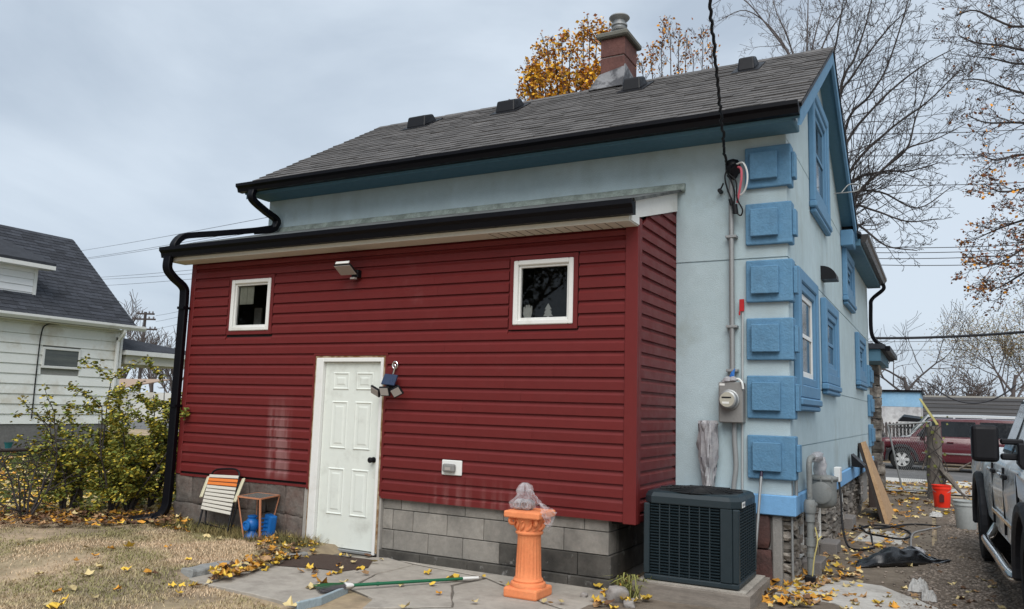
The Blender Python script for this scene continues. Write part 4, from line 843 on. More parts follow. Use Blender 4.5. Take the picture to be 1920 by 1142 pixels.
tag(MB().tube(bez([g(1763, 987), g(1735, 993), g(1712, 1000), g(1708, 1020), g(1713, 1038)], 8), .012, 7).build('grey_hose', M('grey_hose', (.24, .23, .22), .6, var=.1), smooth=True), 'curved grey hose running from the path to the black sheeting', 'hose')
tag(MB().tube(bez([g(1630, 992), g(1634, 1005), g(1636, 1020)], 6), .011, 7).build('cable', BPLAST, smooth=True), 'short stub of dark cable lying by the pale path slab', 'cable')
# ------------------------------------------------------------------ black sheeting, plastic scraps
c0 = np.array(onZ(1690, 1058, .05)[:2]); nU, nV = 46, 26; m_ = MB()
tl, tr2 = np.array(onZ(1606, 1062, .05)), np.array(onZ(1782, 1054, .05))
for j in range(nV):
    for i in range(nU):
        s, q_ = i / (nU - 1), j / (nV - 1); wd = .10 + .42 * math.sin(math.pi * min(1, s * .95 + .05)) ** .7 * (1.1 - .4 * s)
        p = lerp(tl, tr2, s); x = p[0] + .03 * fb((s * 6, q_ * 5, 1)); y = p[1] + (q_ - .45) * wd * (1 + .25 * fb((s * 7, 3, 0)))
        bump_ = (.19 * math.exp(-((s - .36) / .24) ** 2) + .11 * math.exp(-((s - .62) / .13) ** 2)) * math.sin(math.pi * q_) ** .6
        z = gz(x, y) + .028 + bump_ * (.8 + .5 * fb((s * 5 + q_ * 2, q_ * 3, 7))) + .05 * abs(fb((s * 8, q_ * 3 - s * 4, 3))) * math.sin(math.pi * q_)
        m_.v.append((x, y, z))
m_.f = [(j * nU + i, j * nU + i + 1, (j + 1) * nU + i + 1, (j + 1) * nU + i) for j in range(nV - 1) for i in range(nU - 1)]
o = tag(m_.build('plastic_sheet', TARPM, smooth=True), 'crumpled glossy black plastic sheeting lying on the path by the gravel', 'sheeting')
o.modifiers.new('s', 'SOLIDIFY').thickness = .004
def scrap(px, py, sx, sy, h, mat, label, cat, seed, rot=0.):
    c = onZ(px, py, .06); m_ = MB(); n = 14
    for j in range(n):
        for i in range(n):
            a, b = i / (n - 1) - .5, j / (n - 1) - .5; r_ = 1 - .25 * abs(fb((a * 5, b * 5, seed)))
            x = a * sx * r_ * math.cos(rot) - b * sy * r_ * math.sin(rot); y = a * sx * r_ * math.sin(rot) + b * sy * r_ * math.cos(rot)
            e_ = max(0, 1 - (2 * a) ** 4) * max(0, 1 - (2 * b) ** 4)
            m_.v.append((c[0] + x, c[1] + y, gz(c[0], c[1]) + .024 + e_ * h * (.6 + .9 * abs(fb((a * 6 + seed, b * 6, 2))))))
    m_.f = [(j * n + i, j * n + i + 1, (j + 1) * n + i + 1, (j + 1) * n + i) for j in range(n - 1) for i in range(n - 1)]
    o = tag(m_.build('plastic_scrap', mat), label, cat); o.modifiers.new('s', 'SOLIDIFY').thickness = .003; return o
RAG = M('dirty_white', (.42, .41, .39), .8, var=.2, scale=12)
scrap(1722, 1105, .17, .3, .09, RAG, 'dirty pale rag crumpled on the gravel beside the pale slab', 'rag', 3)
scrap(1742, 1122, .13, .2, .08, RAG, 'stiff whitish scrap standing at the edge of the gravel', 'scrap', 8)
scrap(1755, 966, .2, .5, .05, RAG, 'torn white plastic scrap in front of the red bucket', 'scrap', 5)
scrap(1714, 1035, .25, .3, .06, BAGW, 'clear plastic bag lying behind the black sheeting', 'bag', 6)
# ------------------------------------------------------------------ orange pedestal column
cx, cy = -3.10, 6.13
t = thing('pedestal_column', (cx, cy, .05), 'bright orange fluted pedestal column with scrolled capital on the concrete pad', 'column')
zt = .745; zb = .045
MB().box(cx - .155, cx + .155, cy - .155, cy + .155, zb, zb + .085).build('plinth', ORANGE, t, bev=.018, seg=2)
MB().lathe([(.148, zb + .08), (.152, zb + .095), (.145, zb + .115), (.125, zb + .122), (.128, zb + .135), (.118, zb + .15)], (cx, cy, 0), 32).build('base_ring', ORANGE, t, smooth=True)
NF = 20
MB().lathe([(.114, zb + .148), (.110, zb + .17), (.108, zb + .2), (.098, zt - .215), (.101, zt - .2), (.104, zt - .195)], (cx, cy, 0), NF * 4, fl=lambda j, i: (1 - .06 * (.5 + .5 * math.cos(j / 4 * 2 * math.pi))) if 0 < i < 4 else 1).build('fluted_shaft', ORANGE, t, smooth=True)
MB().lathe([(.104, zt - .197), (.116, zt - .19), (.118, zt - .178), (.108, zt - .168), (.104, zt - .16), (.118, zt - .10), (.135, zt - .06)], (cx, cy, 0), 32).build('capital', ORANGE, t, smooth=True)
for k in range(4):
    a = math.pi / 4 + k * math.pi / 2; vx, vy = cx + .148 * math.cos(a), cy + .148 * math.sin(a); m_ = MB()
    pts = [(vx + math.cos(a) * .034 * (1 - s * .8) * math.cos(q_) , vy + math.sin(a) * .034 * (1 - s * .8) * math.cos(q_), zt - .085 + .034 * (1 - s * .8) * math.sin(q_)) for s, q_ in [(i / 20, math.pi / 2 - i / 20 * 9) for i in range(21)]]
    m_.tube(pts, [.016 * (1 - .4 * i / 20) for i in range(21)], 8).tube([(cx + .10 * math.cos(a), cy + .10 * math.sin(a), zt - .055), pts[0]], .016, 8).build('volute', ORANGE, t, smooth=True)
for k in range(12):
    a = k * math.pi / 6; b2 = 2 * math.pi / 24
    MB().tube(bez([(cx + .105 * math.cos(a - b2), cy + .105 * math.sin(a - b2), zt - .155), (cx + .122 * math.cos(a), cy + .122 * math.sin(a), zt - .125), (cx + .118 * math.cos(a + b2 * .3), cy + .118 * math.sin(a + b2 * .3), zt - .09), (cx + .135 * math.cos(a), cy + .135 * math.sin(a), zt - .075)], 5), [.012] * 15 + [.016], 6).build('acanthus_leaf', ORANGE, t, smooth=True)
MB().box(cx - .165, cx + .165, cy - .165, cy + .165, zt - .055, zt).build('abacus', ORANGE, t, bev=.012, seg=2)
# bag of wire on the column
t = thing('plastic_bag', (cx - .06, cy, zt), 'clear plastic bag holding coiled grey wire on top of the orange column', 'bag')
def drape(pts2, seed, dep):
    n = 18; m_ = MB()
    return m_
m_ = crumple([(.05, zt + .003), (.085, zt + .02), (.095, zt + .06), (.08, zt + .09), (.055, zt + .12), (.05, zt + .16), (.035, zt + .20), (.008, zt + .225)], (cx - .06, cy - .02, 0), 26, .03, 4)
for i, v in enumerate(m_.v):
    s = (v[2] - zt) / .22; m_.v[i] = (v[0] + .02 * s, v[1], v[2])
m_.build('bag_body', BAG, t)
n = 16; m_ = MB(); P00, P10, P01, P11 = Vector((cx - .02, cy - .05, zt + .19)), Vector((cx + .13, cy - .12, zt + .07)), Vector((cx - .0, cy + .02, zt + .02)), Vector((cx + .175, cy - .02, zt + .005))
for j in range(n):
    for i in range(n):
        a, b = i / (n - 1), j / (n - 1); p = P00.lerp(P10, a).lerp(P01.lerp(P11, a), b); m_.v.append(tuple(p + Vector((.02 * fb((a * 5, b * 5, 1)), .05 * fb((a * 4, b * 4, 5)), .03 * fb((a * 6, b * 3, 8)) + .04 * math.sin(a * 3)))))
m_.f = [(j * n + i, j * n + i + 1, (j + 1) * n + i + 1, (j + 1) * n + i) for j in range(n - 1) for i in range(n - 1)]
m_.build('loose_flap', BAG, t)
m_ = MB(); Q = [Vector((cx + .12, cy - .08, zt + .09)), Vector((cx + .31, cy - .12, zt + .02)), Vector((cx + .172, cy - .1, zt - .03)), Vector((cx + .235, cy - .12, zt - .145))]
for j in range(n):
    for i in range(n):
        a, b = i / (n - 1), j / (n - 1); p = Q[0].lerp(Q[1], a).lerp(Q[2].lerp(Q[3], a), b); m_.v.append(tuple(p + Vector((.02 * fb((a * 5, b * 5, 11)), .04 * fb((a * 5, b * 5, 15)), .02 * fb((a * 6, b * 3, 18))))))
m_.f = [(j * n + i, j * n + i + 1, (j + 1) * n + i + 1, (j + 1) * n + i) for j in range(n - 1) for i in range(n - 1)]
m_.build('loose_flap', BAG, t)
m_ = MB()
for k in range(7):
    for sx in (-.035, .04):
        rr = .03 + .006 * (k % 3); m_.tube([(cx - .06 + sx + rr * math.cos(a) + .004 * k % 3, cy - .03 + .012 * (k - 3), zt + .045 + rr * math.sin(a)) for a in np.linspace(0, 2 * math.pi, 15)], .0048, 5, False)
m_.build('wire_coil', M('coil_wire', (.40, .41, .42), .4, var=.2, metal=.3), t, smooth=True)
# ------------------------------------------------------------------ broom
p0, p1 = Vector(onZ(655, 1100, .085)), Vector(onZ(897, 1081, .085)); p0.z = .095; p1.z = .075
t = thing('broom', p0, 'green-handled broom with frayed dark head lying across the concrete pad', 'broom')
GREENP = M('green_plastic', (.012, .12, .055), .4, var=.1)
d_ = (p1 - p0); MB().tube([p0, p0 + d_ * .87], .0135, 10).tube([p0 + d_ * .2, p0 + d_ * .215], .017, 10).build('handle', GREENP, t, smooth=True)
MB().tube([p0 + d_ * .868, p1], [.0155, .0125], 10).build('grip', WHITE, t, smooth=True)
MB().tube([p0 - d_ * .035, p0 + d_ * .01, p0 + d_ * .03], [.04, .028, .016], 10, flat=.7).build('collar', WHITE, t, smooth=True)
h0_ = p0 - d_ * .03; side = Vector((-d_.y, d_.x, 0)).normalized(); fw = -d_.normalized()
for mat, off in ((M('broom_bristle', (.13, .12, .125), .8, var=.3, scale=30), -.02), (M('green_bristle', (.03, .13, .05), .7, var=.3, scale=30), .045)):
    m_ = MB()
    for k in range(130):
        s = rnd.uniform(-1, 1); a = h0_ + side * (s * .03 + off * .4) + Vector((0, 0, rnd.uniform(-.02, .015))); b = h0_ + fw * rnd.uniform(.17, .24) + side * (s * .085 + off) + Vector((0, 0, rnd.uniform(-.03, .0)))
        m_.tube([a, a.lerp(b, .5) + Vector((0, 0, .006)), b], .0028, 3, False)
    m_.build('bristles', mat, t)
# ------------------------------------------------------------------ folding chair, table, ornament
t = thing('folding_chair', onZ(400, 998, .12), 'folded garden chair with white and orange straps leaning on the stone foundation', 'chair')
STRW = M('strap_white', (.60, .57, .50), .7, var=.1, scale=20); STRO = M('strap_orange', (.72, .20, .04), .7, var=.1, scale=20); ARM = M('arm_cream', (.58, .54, .38), .5, var=.08)
BL, BR, TL, TR = [Vector(onY(*a)) for a in ((371, 990, 6.46), (424, 1006, 6.42), (397, 889, 6.64), (449, 891, 6.62))]
def rail(a, b, r_, nm, mat=BPLAST): return MB().tube([a, b], r_, 8).build(nm, mat, t, smooth=True)
LT = BL.lerp(TL, .0); 
TT = [TL, TL + (TL - BL) * .06 + (TR - TL) * .06, TL + (TL - BL) * .1 + (TR - TL) * .25, TR + (TR - BR) * .1 - (TR - TL) * .25, TR + (TR - BR) * .06 - (TR - TL) * .06, TR]
MB().tube([BL.lerp(TL, .3)] + bez(TT, 5) + [BR.lerp(TR, .3)], .011, 8).build('back_frame', BPLAST, t, smooth=True)
for i in range(10):
    f = .36 + i * .066; a, b = BL.lerp(TL, f), BR.lerp(TR, f); n_ = Vector((0, -.012, .006)); hw = (TL - BL).normalized() * .017
    m_ = MB(); m_.hexa([a - hw + n_ - (b - a) * .02, b - hw + n_ + (b - a) * .02, b - hw + n_ * 1.8 + (b - a) * .02, a - hw + n_ * 1.8 - (b - a) * .02, a + hw + n_ - (b - a) * .02, b + hw + n_ + (b - a) * .02, b + hw + n_ * 1.8 + (b - a) * .02, a + hw + n_ * 1.8 - (b - a) * .02]).build('strap', STRO if i in (7, 8) else STRW, t, bev=.003)
ofs = Vector((0, .07, 0))
for a, b, s in ((BL, TL, -1), (BR, TR, 1)):
    q0 = a + (b - a) * .0; MB().tube([a, a.lerp(b, .5)], .011, 8).build('leg', BPLAST, t, smooth=True)
    MB().tube([a + ofs + Vector((s * -.03, 0, .03)), a.lerp(b, .62) + ofs * .6 + Vector((s * .03, 0, 0))], .010, 8).build('leg', BPLAST, t, smooth=True)
    a0, a1 = a.lerp(b, .56) + Vector((s * .045, -.03, 0)), a.lerp(b, .95) + Vector((s * .06, .02, 0))
    MB().rtube([a0, a0.lerp(a1, .08), a0.lerp(a1, .9), a1], .05, .022, (1, -.3, 0)).build('armrest', ARM, t, bev=.006)
MB().tube([BL.lerp(TL, .09) + ofs * .5, BR.lerp(TR, .09) + ofs * .5], .009, 8).build('cross_bar', BPLAST, t, smooth=True)
# little table
zt_ = .56; Fp = onZ(487, 1019, .1); F_ = Vector((Fp[0], Fp[1], zt_)); Lp, Rp = Vector(onZ(446, 931, zt_)), Vector(onZ(524, 929, zt_)); Fp2 = Vector(onZ(488, 936, zt_)); Bp = Lp + Rp - Fp2
t = thing('side_table', (Fp2.x, Fp2.y, .1), 'small copper-framed glass table with splayed legs standing before the stone foundation', 'table')
COP = M('copper_paint', (.50, .21, .11), .55, var=.12, scale=9)
cs = [Fp2, Rp, Bp, Lp]; cen = sum(cs, Vector()) / 4
m_ = MB()
for i in range(4): m_.beam(cs[i], cs[(i + 1) % 4], .016, .014)
m_.build('top_frame', COP, t)
MB().prism([c.lerp(cen, .05) for c in cs], (0, 0, .005)).build('glass_top', M('grey_glass', (.16, .17, .16), .15, var=.2, spec=.7), t)
for i, c in enumerate(cs):
    ft = Vector((Fp[0], Fp[1], .11)) if i == 0 else c.lerp(cen, .42); ft.z = .1
    MB().beam(c, ft, .020 if i == 0 else .011, .012).build('leg', COP, t)
# blue ornament
bp = onZ(492, 1003, .1)
t = thing('garden_ornament', (bp[0], 6.56, .1), 'bright blue moulded plastic ornament standing under the small copper table', 'ornament')
BLUP = M('blue_plastic', (.01, .13, .42), .35, var=.12, scale=14)
ox = onY(478, 960, 6.5)[0]; o2 = onY(504, 960, 6.55)[0]; k_ = 1
MB().lathe([(.075, .105), (.082, .12), (.07, .15), (.05, .175), (.046, .19), (.066, .21), (.075, .25), (.07, .29), (.055, .31), (.04, .325), (.052, .335), (.052, .35), (.03, .358)], (ox, 6.47, 0), 22).build('figure', BLUP, t, smooth=True)
MB().lathe([(.052, 6.395), (.052, 6.38), (.035, 6.375), (.03, 6.385), (.015, 6.38)], (ox, 0, .25), 18, 'y').build('boss', BLUP, t, smooth=True)
MB().prism([(ox - .1, 6.40, .10), (ox + .05, 6.38, .10), (ox + .03, 6.44, .155), (ox - .05, 6.44, .165)], (0, .1, 0)).build('foot', BLUP, t, bev=.02, seg=2)
m_ = MB().box(-.07, .07, -.045, .045, 0, .25).xf(Matrix.Translation((o2 + .01, 6.55, .12)) @ Matrix.Rotation(.12, 4, 'Y') @ Matrix.Rotation(-.3, 4, 'Z')); m_.build('tank', BLUP, t, bev=.02, seg=2)
for k in range(5): MB().box(-.072, .072, -.055, -.04, .03 + k * .042, .045 + k * .042).xf(Matrix.Translation((o2 + .01, 6.55, .12)) @ Matrix.Rotation(.12, 4, 'Y') @ Matrix.Rotation(-.3, 4, 'Z') @ Matrix.Rotation(-.25, 4, 'Y')).build('rib', BLUP, t, bev=.004)
# ------------------------------------------------------------------ board, gate, post, buckets
t = thing('leaning_board', (-1.0, 14.3, .05), 'long plywood board leaning against the stucco wall beyond the gas meter', 'board')
OSB = M('plywood', (.42, .27, .15), .85, col2=(.34, .21, .11), scale=14, var=.2)
a_ = [(-.80, 13.2, .045), (-.80, 14.7, .045), (-1.22, 14.9, 1.19), (-1.22, 14.55, 1.19)]
MB().prism(a_, (.05, 0, .02)).build('face', OSB, t)
MB().prism([(p[0] - .004, p[1] + .01, p[2]) for p in a_], (-.045, 0, -.016)).build('shaded_underside', M('underside_shade', (.03, .022, .018), .9, var=.2), t)  # near-black underside: shade between board and wall put into the colour
tag(MB().box(-1.2, -1.05, 15.6, 15.8, 0.0, .85).build('dark_plank', M('dark_plank', (.055, .04, .035), .9, var=.2), bev=.01), 'short dark upright plank behind the leaning plywood board', 'plank')
t = thing('chain_link_gate', (-.6, 18.4, .1), 'tilted chain link gate in a rounded pipe frame beside the weathered post', 'gate')
G = [Vector(onY(*p, 18.4)) for p in ((1664, 797), (1745, 791), (1748, 922), (1692, 918))]
fr_ = [G[0], G[0].lerp(G[3], .5), G[0].lerp(G[3], .93), G[3].lerp(G[2], .1), G[3].lerp(G[2], .6), G[2]]
MB().tube([G[0]] + bez([G[0].lerp(G[3], .85), G[0].lerp(G[3], .93), G[3].lerp(G[2], .08), G[3].lerp(G[2], .2)], 6) + [G[2]], .019, 8).tube([G[0], G[1]], .019, 8).tube([G[1], G[2]], .019, 8).build('pipe_frame', METAL, t, smooth=True)
m_ = MB(); nW = 17
def gp_(a, b): return G[0].lerp(G[1], a).lerp(G[3].lerp(G[2], a), b)
for k in range(-nW, nW + 1):
    for s in (1, -1):
        pts = []
        for q_ in np.linspace(0, 1, 9):
            a = k / nW + q_ * .65 * 1.5 if s > 0 else (k + nW) / nW - q_ * .65 * 1.5
            if 0 <= a <= 1: pts.append(gp_(a, q_))
        if len(pts) > 1: m_.tube(pts, .0021, 3, False)
m_.build('wire_mesh', METAL, t)
pb = Vector((-.17, 18.1, .03))
t = thing('weathered_post', pb, 'thick weathered grey tree-trunk post with broken branches behind the red bucket', 'post')
pts = [pb + Vector((.02 * fb((z * 2, 0, 0)), 0, z)) for z in np.linspace(0, 1.45, 12)]
MB().tube(pts, [.165 - .04 * (i / 11) + .02 * fb((i * .9, 1, 0)) for i in range(12)], 11).build('trunk', POSTW, t, smooth=True)
for pts, r_ in (([(.1, -.1, .62), (.25, -.2, .45), (.42, -.25, .2)], .07), ([(.1, -.1, .5), (.35, -.2, .35), (.52, -.2, .02)], .03), ([(.1, 0, .6), (.4, -.05, .62), (.62, -.1, .78)], .03), ([(.42, -.2, .2), (.55, -.2, .1), (.62, -.2, -.02)], .02), ([(-.1, -.1, 1.0), (-.22, -.15, .6)], .02)):
    MB().tube([pb + Vector(p) for p in pts], [r_, r_ * .8, r_ * .4][:len(pts)], 7).build('broken_branch', POSTW, t, smooth=True)
t2 = thing('ivy', (-.17, 17.9, .9), 'thin green and yellow vine climbing the weathered post', 'vine')
m_ = MB()
for k in range(6): m_.tube(bez([tuple(pb + Vector((rnd.uniform(-.2, .2), -.19, .1 + j * .34))) for j in range(5)], 4), .008, 4)
m_.build('stem', BARK, t2)
m_ = MB()
for k in range(26):
    p = pb + Vector((rnd.uniform(-.25, .25), -.21 - rnd.uniform(0, .08), rnd.uniform(.2, 1.65))); s = rnd.uniform(.02, .04); a = rnd.uniform(0, 6)
    m_.add([p + Vector((s * math.cos(a + q_), rnd.uniform(-.02, .02), s * math.sin(a + q_))) for q_ in (0, 1.6, 3.1, 4.7)], [(0, 1, 2, 3)])
m_.build('leaves', M('ivy_leaf', (.14, .15, .04), .7, var=.3, rand=.5), t2)
def bucket(p, r_, h, mat, label, name):
    t = thing(name, p, label, 'bucket')
    MB().lathe([(r_ * .82, .0), (r_ * .85, .01), (r_, h - .07), (r_ * 1.07, h - .068), (r_ * 1.07, h - .045), (r_ * 1.02, h - .043), (r_ * 1.03, h - .012), (r_ * 1.1, h - .01), (r_ * 1.1, h), (r_ * .97, h), (r_ * .8, .02)], tuple(p), 22).build('pail', mat, t, smooth=True)
    MB().tube([(p[0] + r_ * 1.05 * math.cos(a), p[1] - .02 + r_ * -.75 * abs(math.sin(a)), p[2] + h - .05 - r_ * .6 * abs(math.sin(a))) for a in np.linspace(0, math.pi, 13)], .004, 5).build('handle', METAL, t)
    return t
b1 = Vector((-.065, 16.5, .055)); t = bucket(b1, .15, .39, M('red_plastic', (.78, .035, .015), .4, var=.06), 'red plastic bucket with a dark printed mark at the foot of the post', 'red_bucket')
MB().prism([(b1.x - .04, b1.y - .156, b1.z + .10), (b1.x + .035, b1.y - .156, b1.z + .10), (b1.x + .035, b1.y - .156, b1.z + .22), (b1.x - .01, b1.y - .156, b1.z + .25), (b1.x - .04, b1.y - .156, b1.z + .22)], (0, .006, 0)).build('printed_mark', M('dark_ink', (.07, .01, .01), .6), t)
bucket(Vector((.245, 13.5, .055)), .15, .40, M('white_bucket', (.42, .44, .43), .5, var=.12), 'dirty white plastic bucket on the gravel behind the truck wheel', 'white_bucket')
a_, b_ = Vector(onY(1725, 748, 24)), Vector(onY(1757, 796, 18.1))
tag(MB().beam(a_, b_, .05, .02).build('yellow_strap', M('yellow_strap', (.42, .36, .10), .7, var=.15)), 'taut faded yellow strap rising from the weathered post', 'strap')
# ------------------------------------------------------------------ white pickup beside the house
def wheel(par, c, r_, wd, axis_, spokes, rimmat, tread=False):
    """c = centre of outer face; axis_ = unit vector pointing outward"""
    ax_ = Vector(axis_); up = Vector((0, 0, 1)); sd_ = up.cross(ax_)
    m4 = Matrix(((sd_.x, up.x, ax_.x, c[0]), (sd_.y, up.y, ax_.y, c[1]), (sd_.z, up.z, ax_.z, c[2]), (0, 0, 0, 1)))
    ri = r_ * .62
    w_ = MB().lathe([(ri, -wd), (r_ * .93, -wd), (r_ * .985, -wd * .9), (r_, -wd * .75), (r_, -wd * .25), (r_ * .985, -.03), (r_ * .93, -.005), (r_ * .8, .0), (ri * 1.03, -.005), (ri, -.02)], n=40, cap=False).xf(m4).build('wheel', RUBBER, par, smooth=True)
    if tread:
        for k in range(30):
            a = k / 30 * 2 * math.pi
            m_ = MB()
            for (u0, u1, off) in ((-.99, -.70, 0), (-.62, -.36, .5), (-.30, -.04, 0)):
                a2 = a + off * 2 * math.pi / 30; m_.hexa([((r_ * f) * math.cos(a2 + da), (r_ * f) * math.sin(a2 + da), wd * uu) for f in (.985, 1.022) for da, uu in ((-.07, u0), (.07, u0), (.07, u1), (-.07, u1))])
            m_.xf(m4).build('tread_block', RUBBER, w_)
    MB().lathe([(ri * .88, -wd * .62), (.03, -wd * .6)], n=28).xf(m4).build('brake_shadow', ACD, w_)
    m_ = MB().lathe([(ri * 1.0, -.02), (ri * .93, -.05), (ri * .9, -wd * .6)], n=28, cap=False)
    for k in range(spokes):
        a = k * 2 * math.pi / spokes; hw = .5 * ri * math.sin(math.pi / spokes) * .8
        m_.hexa([(math.cos(a) * d - math.sin(a) * s * hw * f, math.sin(a) * d + math.cos(a) * s * hw * f, z) for z in (-.07, -.03) for d, s, f in ((.05, -1, 1), (ri * .95, -1, 1.2), (ri * .95, 1, 1.2), (.05, 1, 1))])
    m_.lathe([(.075, -.06), (.075, -.025), (.05, -.018)], n=16)
    m_.xf(m4).build('rim', rimmat, w_)
    return w_
fwd = Vector((.04, -1, 0)).normalized(); inw = Vector((1, .04, 0)).normalized(); T0 = Vector((.345, 10.75, 0))
TM = Matrix(((inw.x, fwd.x, 0, T0.x), (inw.y, fwd.y, 0, T0.y), (0, 0, 1, 0), (0, 0, 0, 1)))
truck = thing('pickup_truck', (1.3, 8.8, .04), 'white pickup truck with black towing mirrors parked on the gravel', 'truck')
def tk(name, mb_, mat, par=truck, **k): return mb_.xf(TM).build(name, mat, par, **k)
WB = 3.85; TW = 2.03
def loft(stations):   # stations: list of (ly, [(lx, z)...])
    m_ = MB(); n = len(stations[0][1])
    for ly, pr in stations: m_.v += [(lx, ly, z) for lx, z in pr]
    for i in range(len(stations) - 1):
        for j in range(n): m_.f.append((i * n + j, i * n + (j + 1) % n, (i + 1) * n + (j + 1) % n, (i + 1) * n + j))
    m_.f.append(tuple(range(n))[::-1]); m_.f.append(tuple(range((len(stations) - 1) * n, len(stations) * n))); return m_
def sec(zb, ztop, b=0., tum=.06):
    L_ = [(.10 + b, zb), (.035 + b, zb + .05), (.01 + b, (zb + ztop) / 2 - .1), (.0 + b, (zb + ztop) / 2 + .08), (.02 + b, ztop - .12), (tum + b, ztop - .02), (tum + .03 + b, ztop)]
    return L_ + [(TW - x, z) for x, z in L_[::-1]]
tk('bed', loft([(-1.15, sec(.62, 1.28)), (-.55, sec(.58, 1.30)), (-.5, sec(.95, 1.30)), (.5, sec(.95, 1.30)), (.55, sec(.55, 1.30)), (1.42, sec(.52, 1.30))]), PWHITE, smooth=True)
tk('cab_lower', loft([(1.45, sec(.50, 1.30)), (2.3, sec(.50, 1.30)), (3.28, sec(.50, 1.29)), (3.32, sec(.98, 1.28)), (WB + .52, sec(.98, 1.20)), (WB + .56, sec(.6, 1.16)), (WB + .95, sec(.62, 1.10, .06))]), PWHITE, smooth=True)
def gsec(zb, ztop, a, r_): L_ = [(a, zb), (r_, ztop - .05), (r_ + .05, ztop - .01), (r_ + .14, ztop)]; return L_ + [(TW - x, z) for x, z in L_[::-1]]
tk('cab_roof', loft([(1.48, gsec(1.29, 1.32, .085, .1)), (1.72, gsec(1.29, 1.86, .085, .27)), (2.6, gsec(1.29, 1.90, .085, .27)), (3.0, gsec(1.29, 1.88, .085, .28)), (3.55, gsec(1.29, 1.36, .085, .12))]), PWHITE, smooth=True)
def fp(ly, z): return (lerp(.085, .27, (z - 1.29) / .52) - .006, ly, z)      # on the greenhouse side
for a, b, c, d in ((1.66, 2.38, 1.74, 2.38), (2.46, 3.42, 2.46, 3.12)):
    fr_ = tk('window_frame', MB().prism([fp(a, 1.32), fp(b, 1.32), fp(d, 1.80), fp(c, 1.80)], (-.006, 0, -.002)), BPLAST)
    tk('side_glass', MB().prism([fp(a + .05, 1.35), fp(b - .06, 1.35), fp(d - .05, 1.775), fp(c + .04, 1.775)], (-.009, 0, -.003)), CARGL, fr_)
for ly in (1.47, 2.42, 3.36):   # door gaps
    tk('door_gap', MB().box(-.0015, .02, ly - .004, ly + .004, .62, 1.2), BPLAST)
for ly in (1.62, 2.56):
    hn = tk('door_handle', MB().box(-.045, -.022, ly - .10, ly + .10, 1.135, 1.165), CHROME, bev=.01)
    tk('handle_cup', MB().box(-.021, .012, ly - .11, ly + .11, 1.11, 1.15), BPLAST, hn, bev=.008)
tk('body_moulding', MB().box(-.014, .006, 1.5, 3.2, .735, .775), CHROME, bev=.004)
for ly in (0, WB):
    pts = [(ly + .56 * math.cos(a), .47 + .56 * math.sin(a)) for a in np.linspace(-.15, math.pi + .15, 19)]; pi_ = [(ly + .47 * math.cos(a), .47 + .47 * math.sin(a)) for a in np.linspace(math.pi + .15, -.15, 19)]
    tk('wheel_flare', MB().prism([(-.05, y, z) for y, z in pts + pi_], (.09, 0, 0)), BTRIM, bev=.02)
    tk('wheel_well', MB().prism([(.33, ly + .48 * math.cos(a), .47 + .48 * math.sin(a)) for a in np.linspace(-.2, math.pi + .2, 15)], (.3, 0, 0)), ACD)
    for s in (0, 1):
        cc = TM @ Vector((-.012 if s == 0 else TW + .012, ly, .455)); wheel(truck, cc, .42, .30, (-inw) if s == 0 else inw, 6, ACD, tread=(s == 0))
tk('side_step', MB().tube(bez([(.10, .62, .52), (.02, .75, .40), (-.03, .9, .385), (-.03, 2.0, .385), (-.03, 3.05, .385), (.02, 3.2, .40), (.1, 3.3, .5)], 6), .042, 12), CHROME, smooth=True)
tk('tow_mirror', MB().box(-.29, -.10, 3.30, 3.42, 1.285, 1.575), BPLAST, bev=.035, seg=3)
tk('mirror_arm', MB().box(-.09, .07, 3.31, 3.37, 1.425, 1.47), BPLAST, bev=.012)
tk('mirror_arm', MB().box(-.09, .09, 3.31, 3.37, 1.305, 1.355), BPLAST, bev=.012)
tk('mirror_bracket', MB().prism([(.055, 3.27, 1.23), (.10, 3.27, 1.23), (.13, 3.27, 1.44), (.02, 3.27, 1.44), (.02, 3.27, 1.28)], (0, .14, 0)), BPLAST, bev=.012)
tk('windscreen', MB().prism([(.16, 3.555, 1.34), (TW - .16, 3.555, 1.34), (TW - .32, 3.03, 1.86), (.32, 3.03, 1.86)], (0, .006, .006)), CARGL)
tk('headlight', MB().box(.03, .32, WB + .90, WB + .965, .82, 1.05), CARGL2, bev=.02)
tk('bumper', MB().box(.0, TW, WB + .93, WB + 1.08, .52, .74), CHROME, bev=.04)
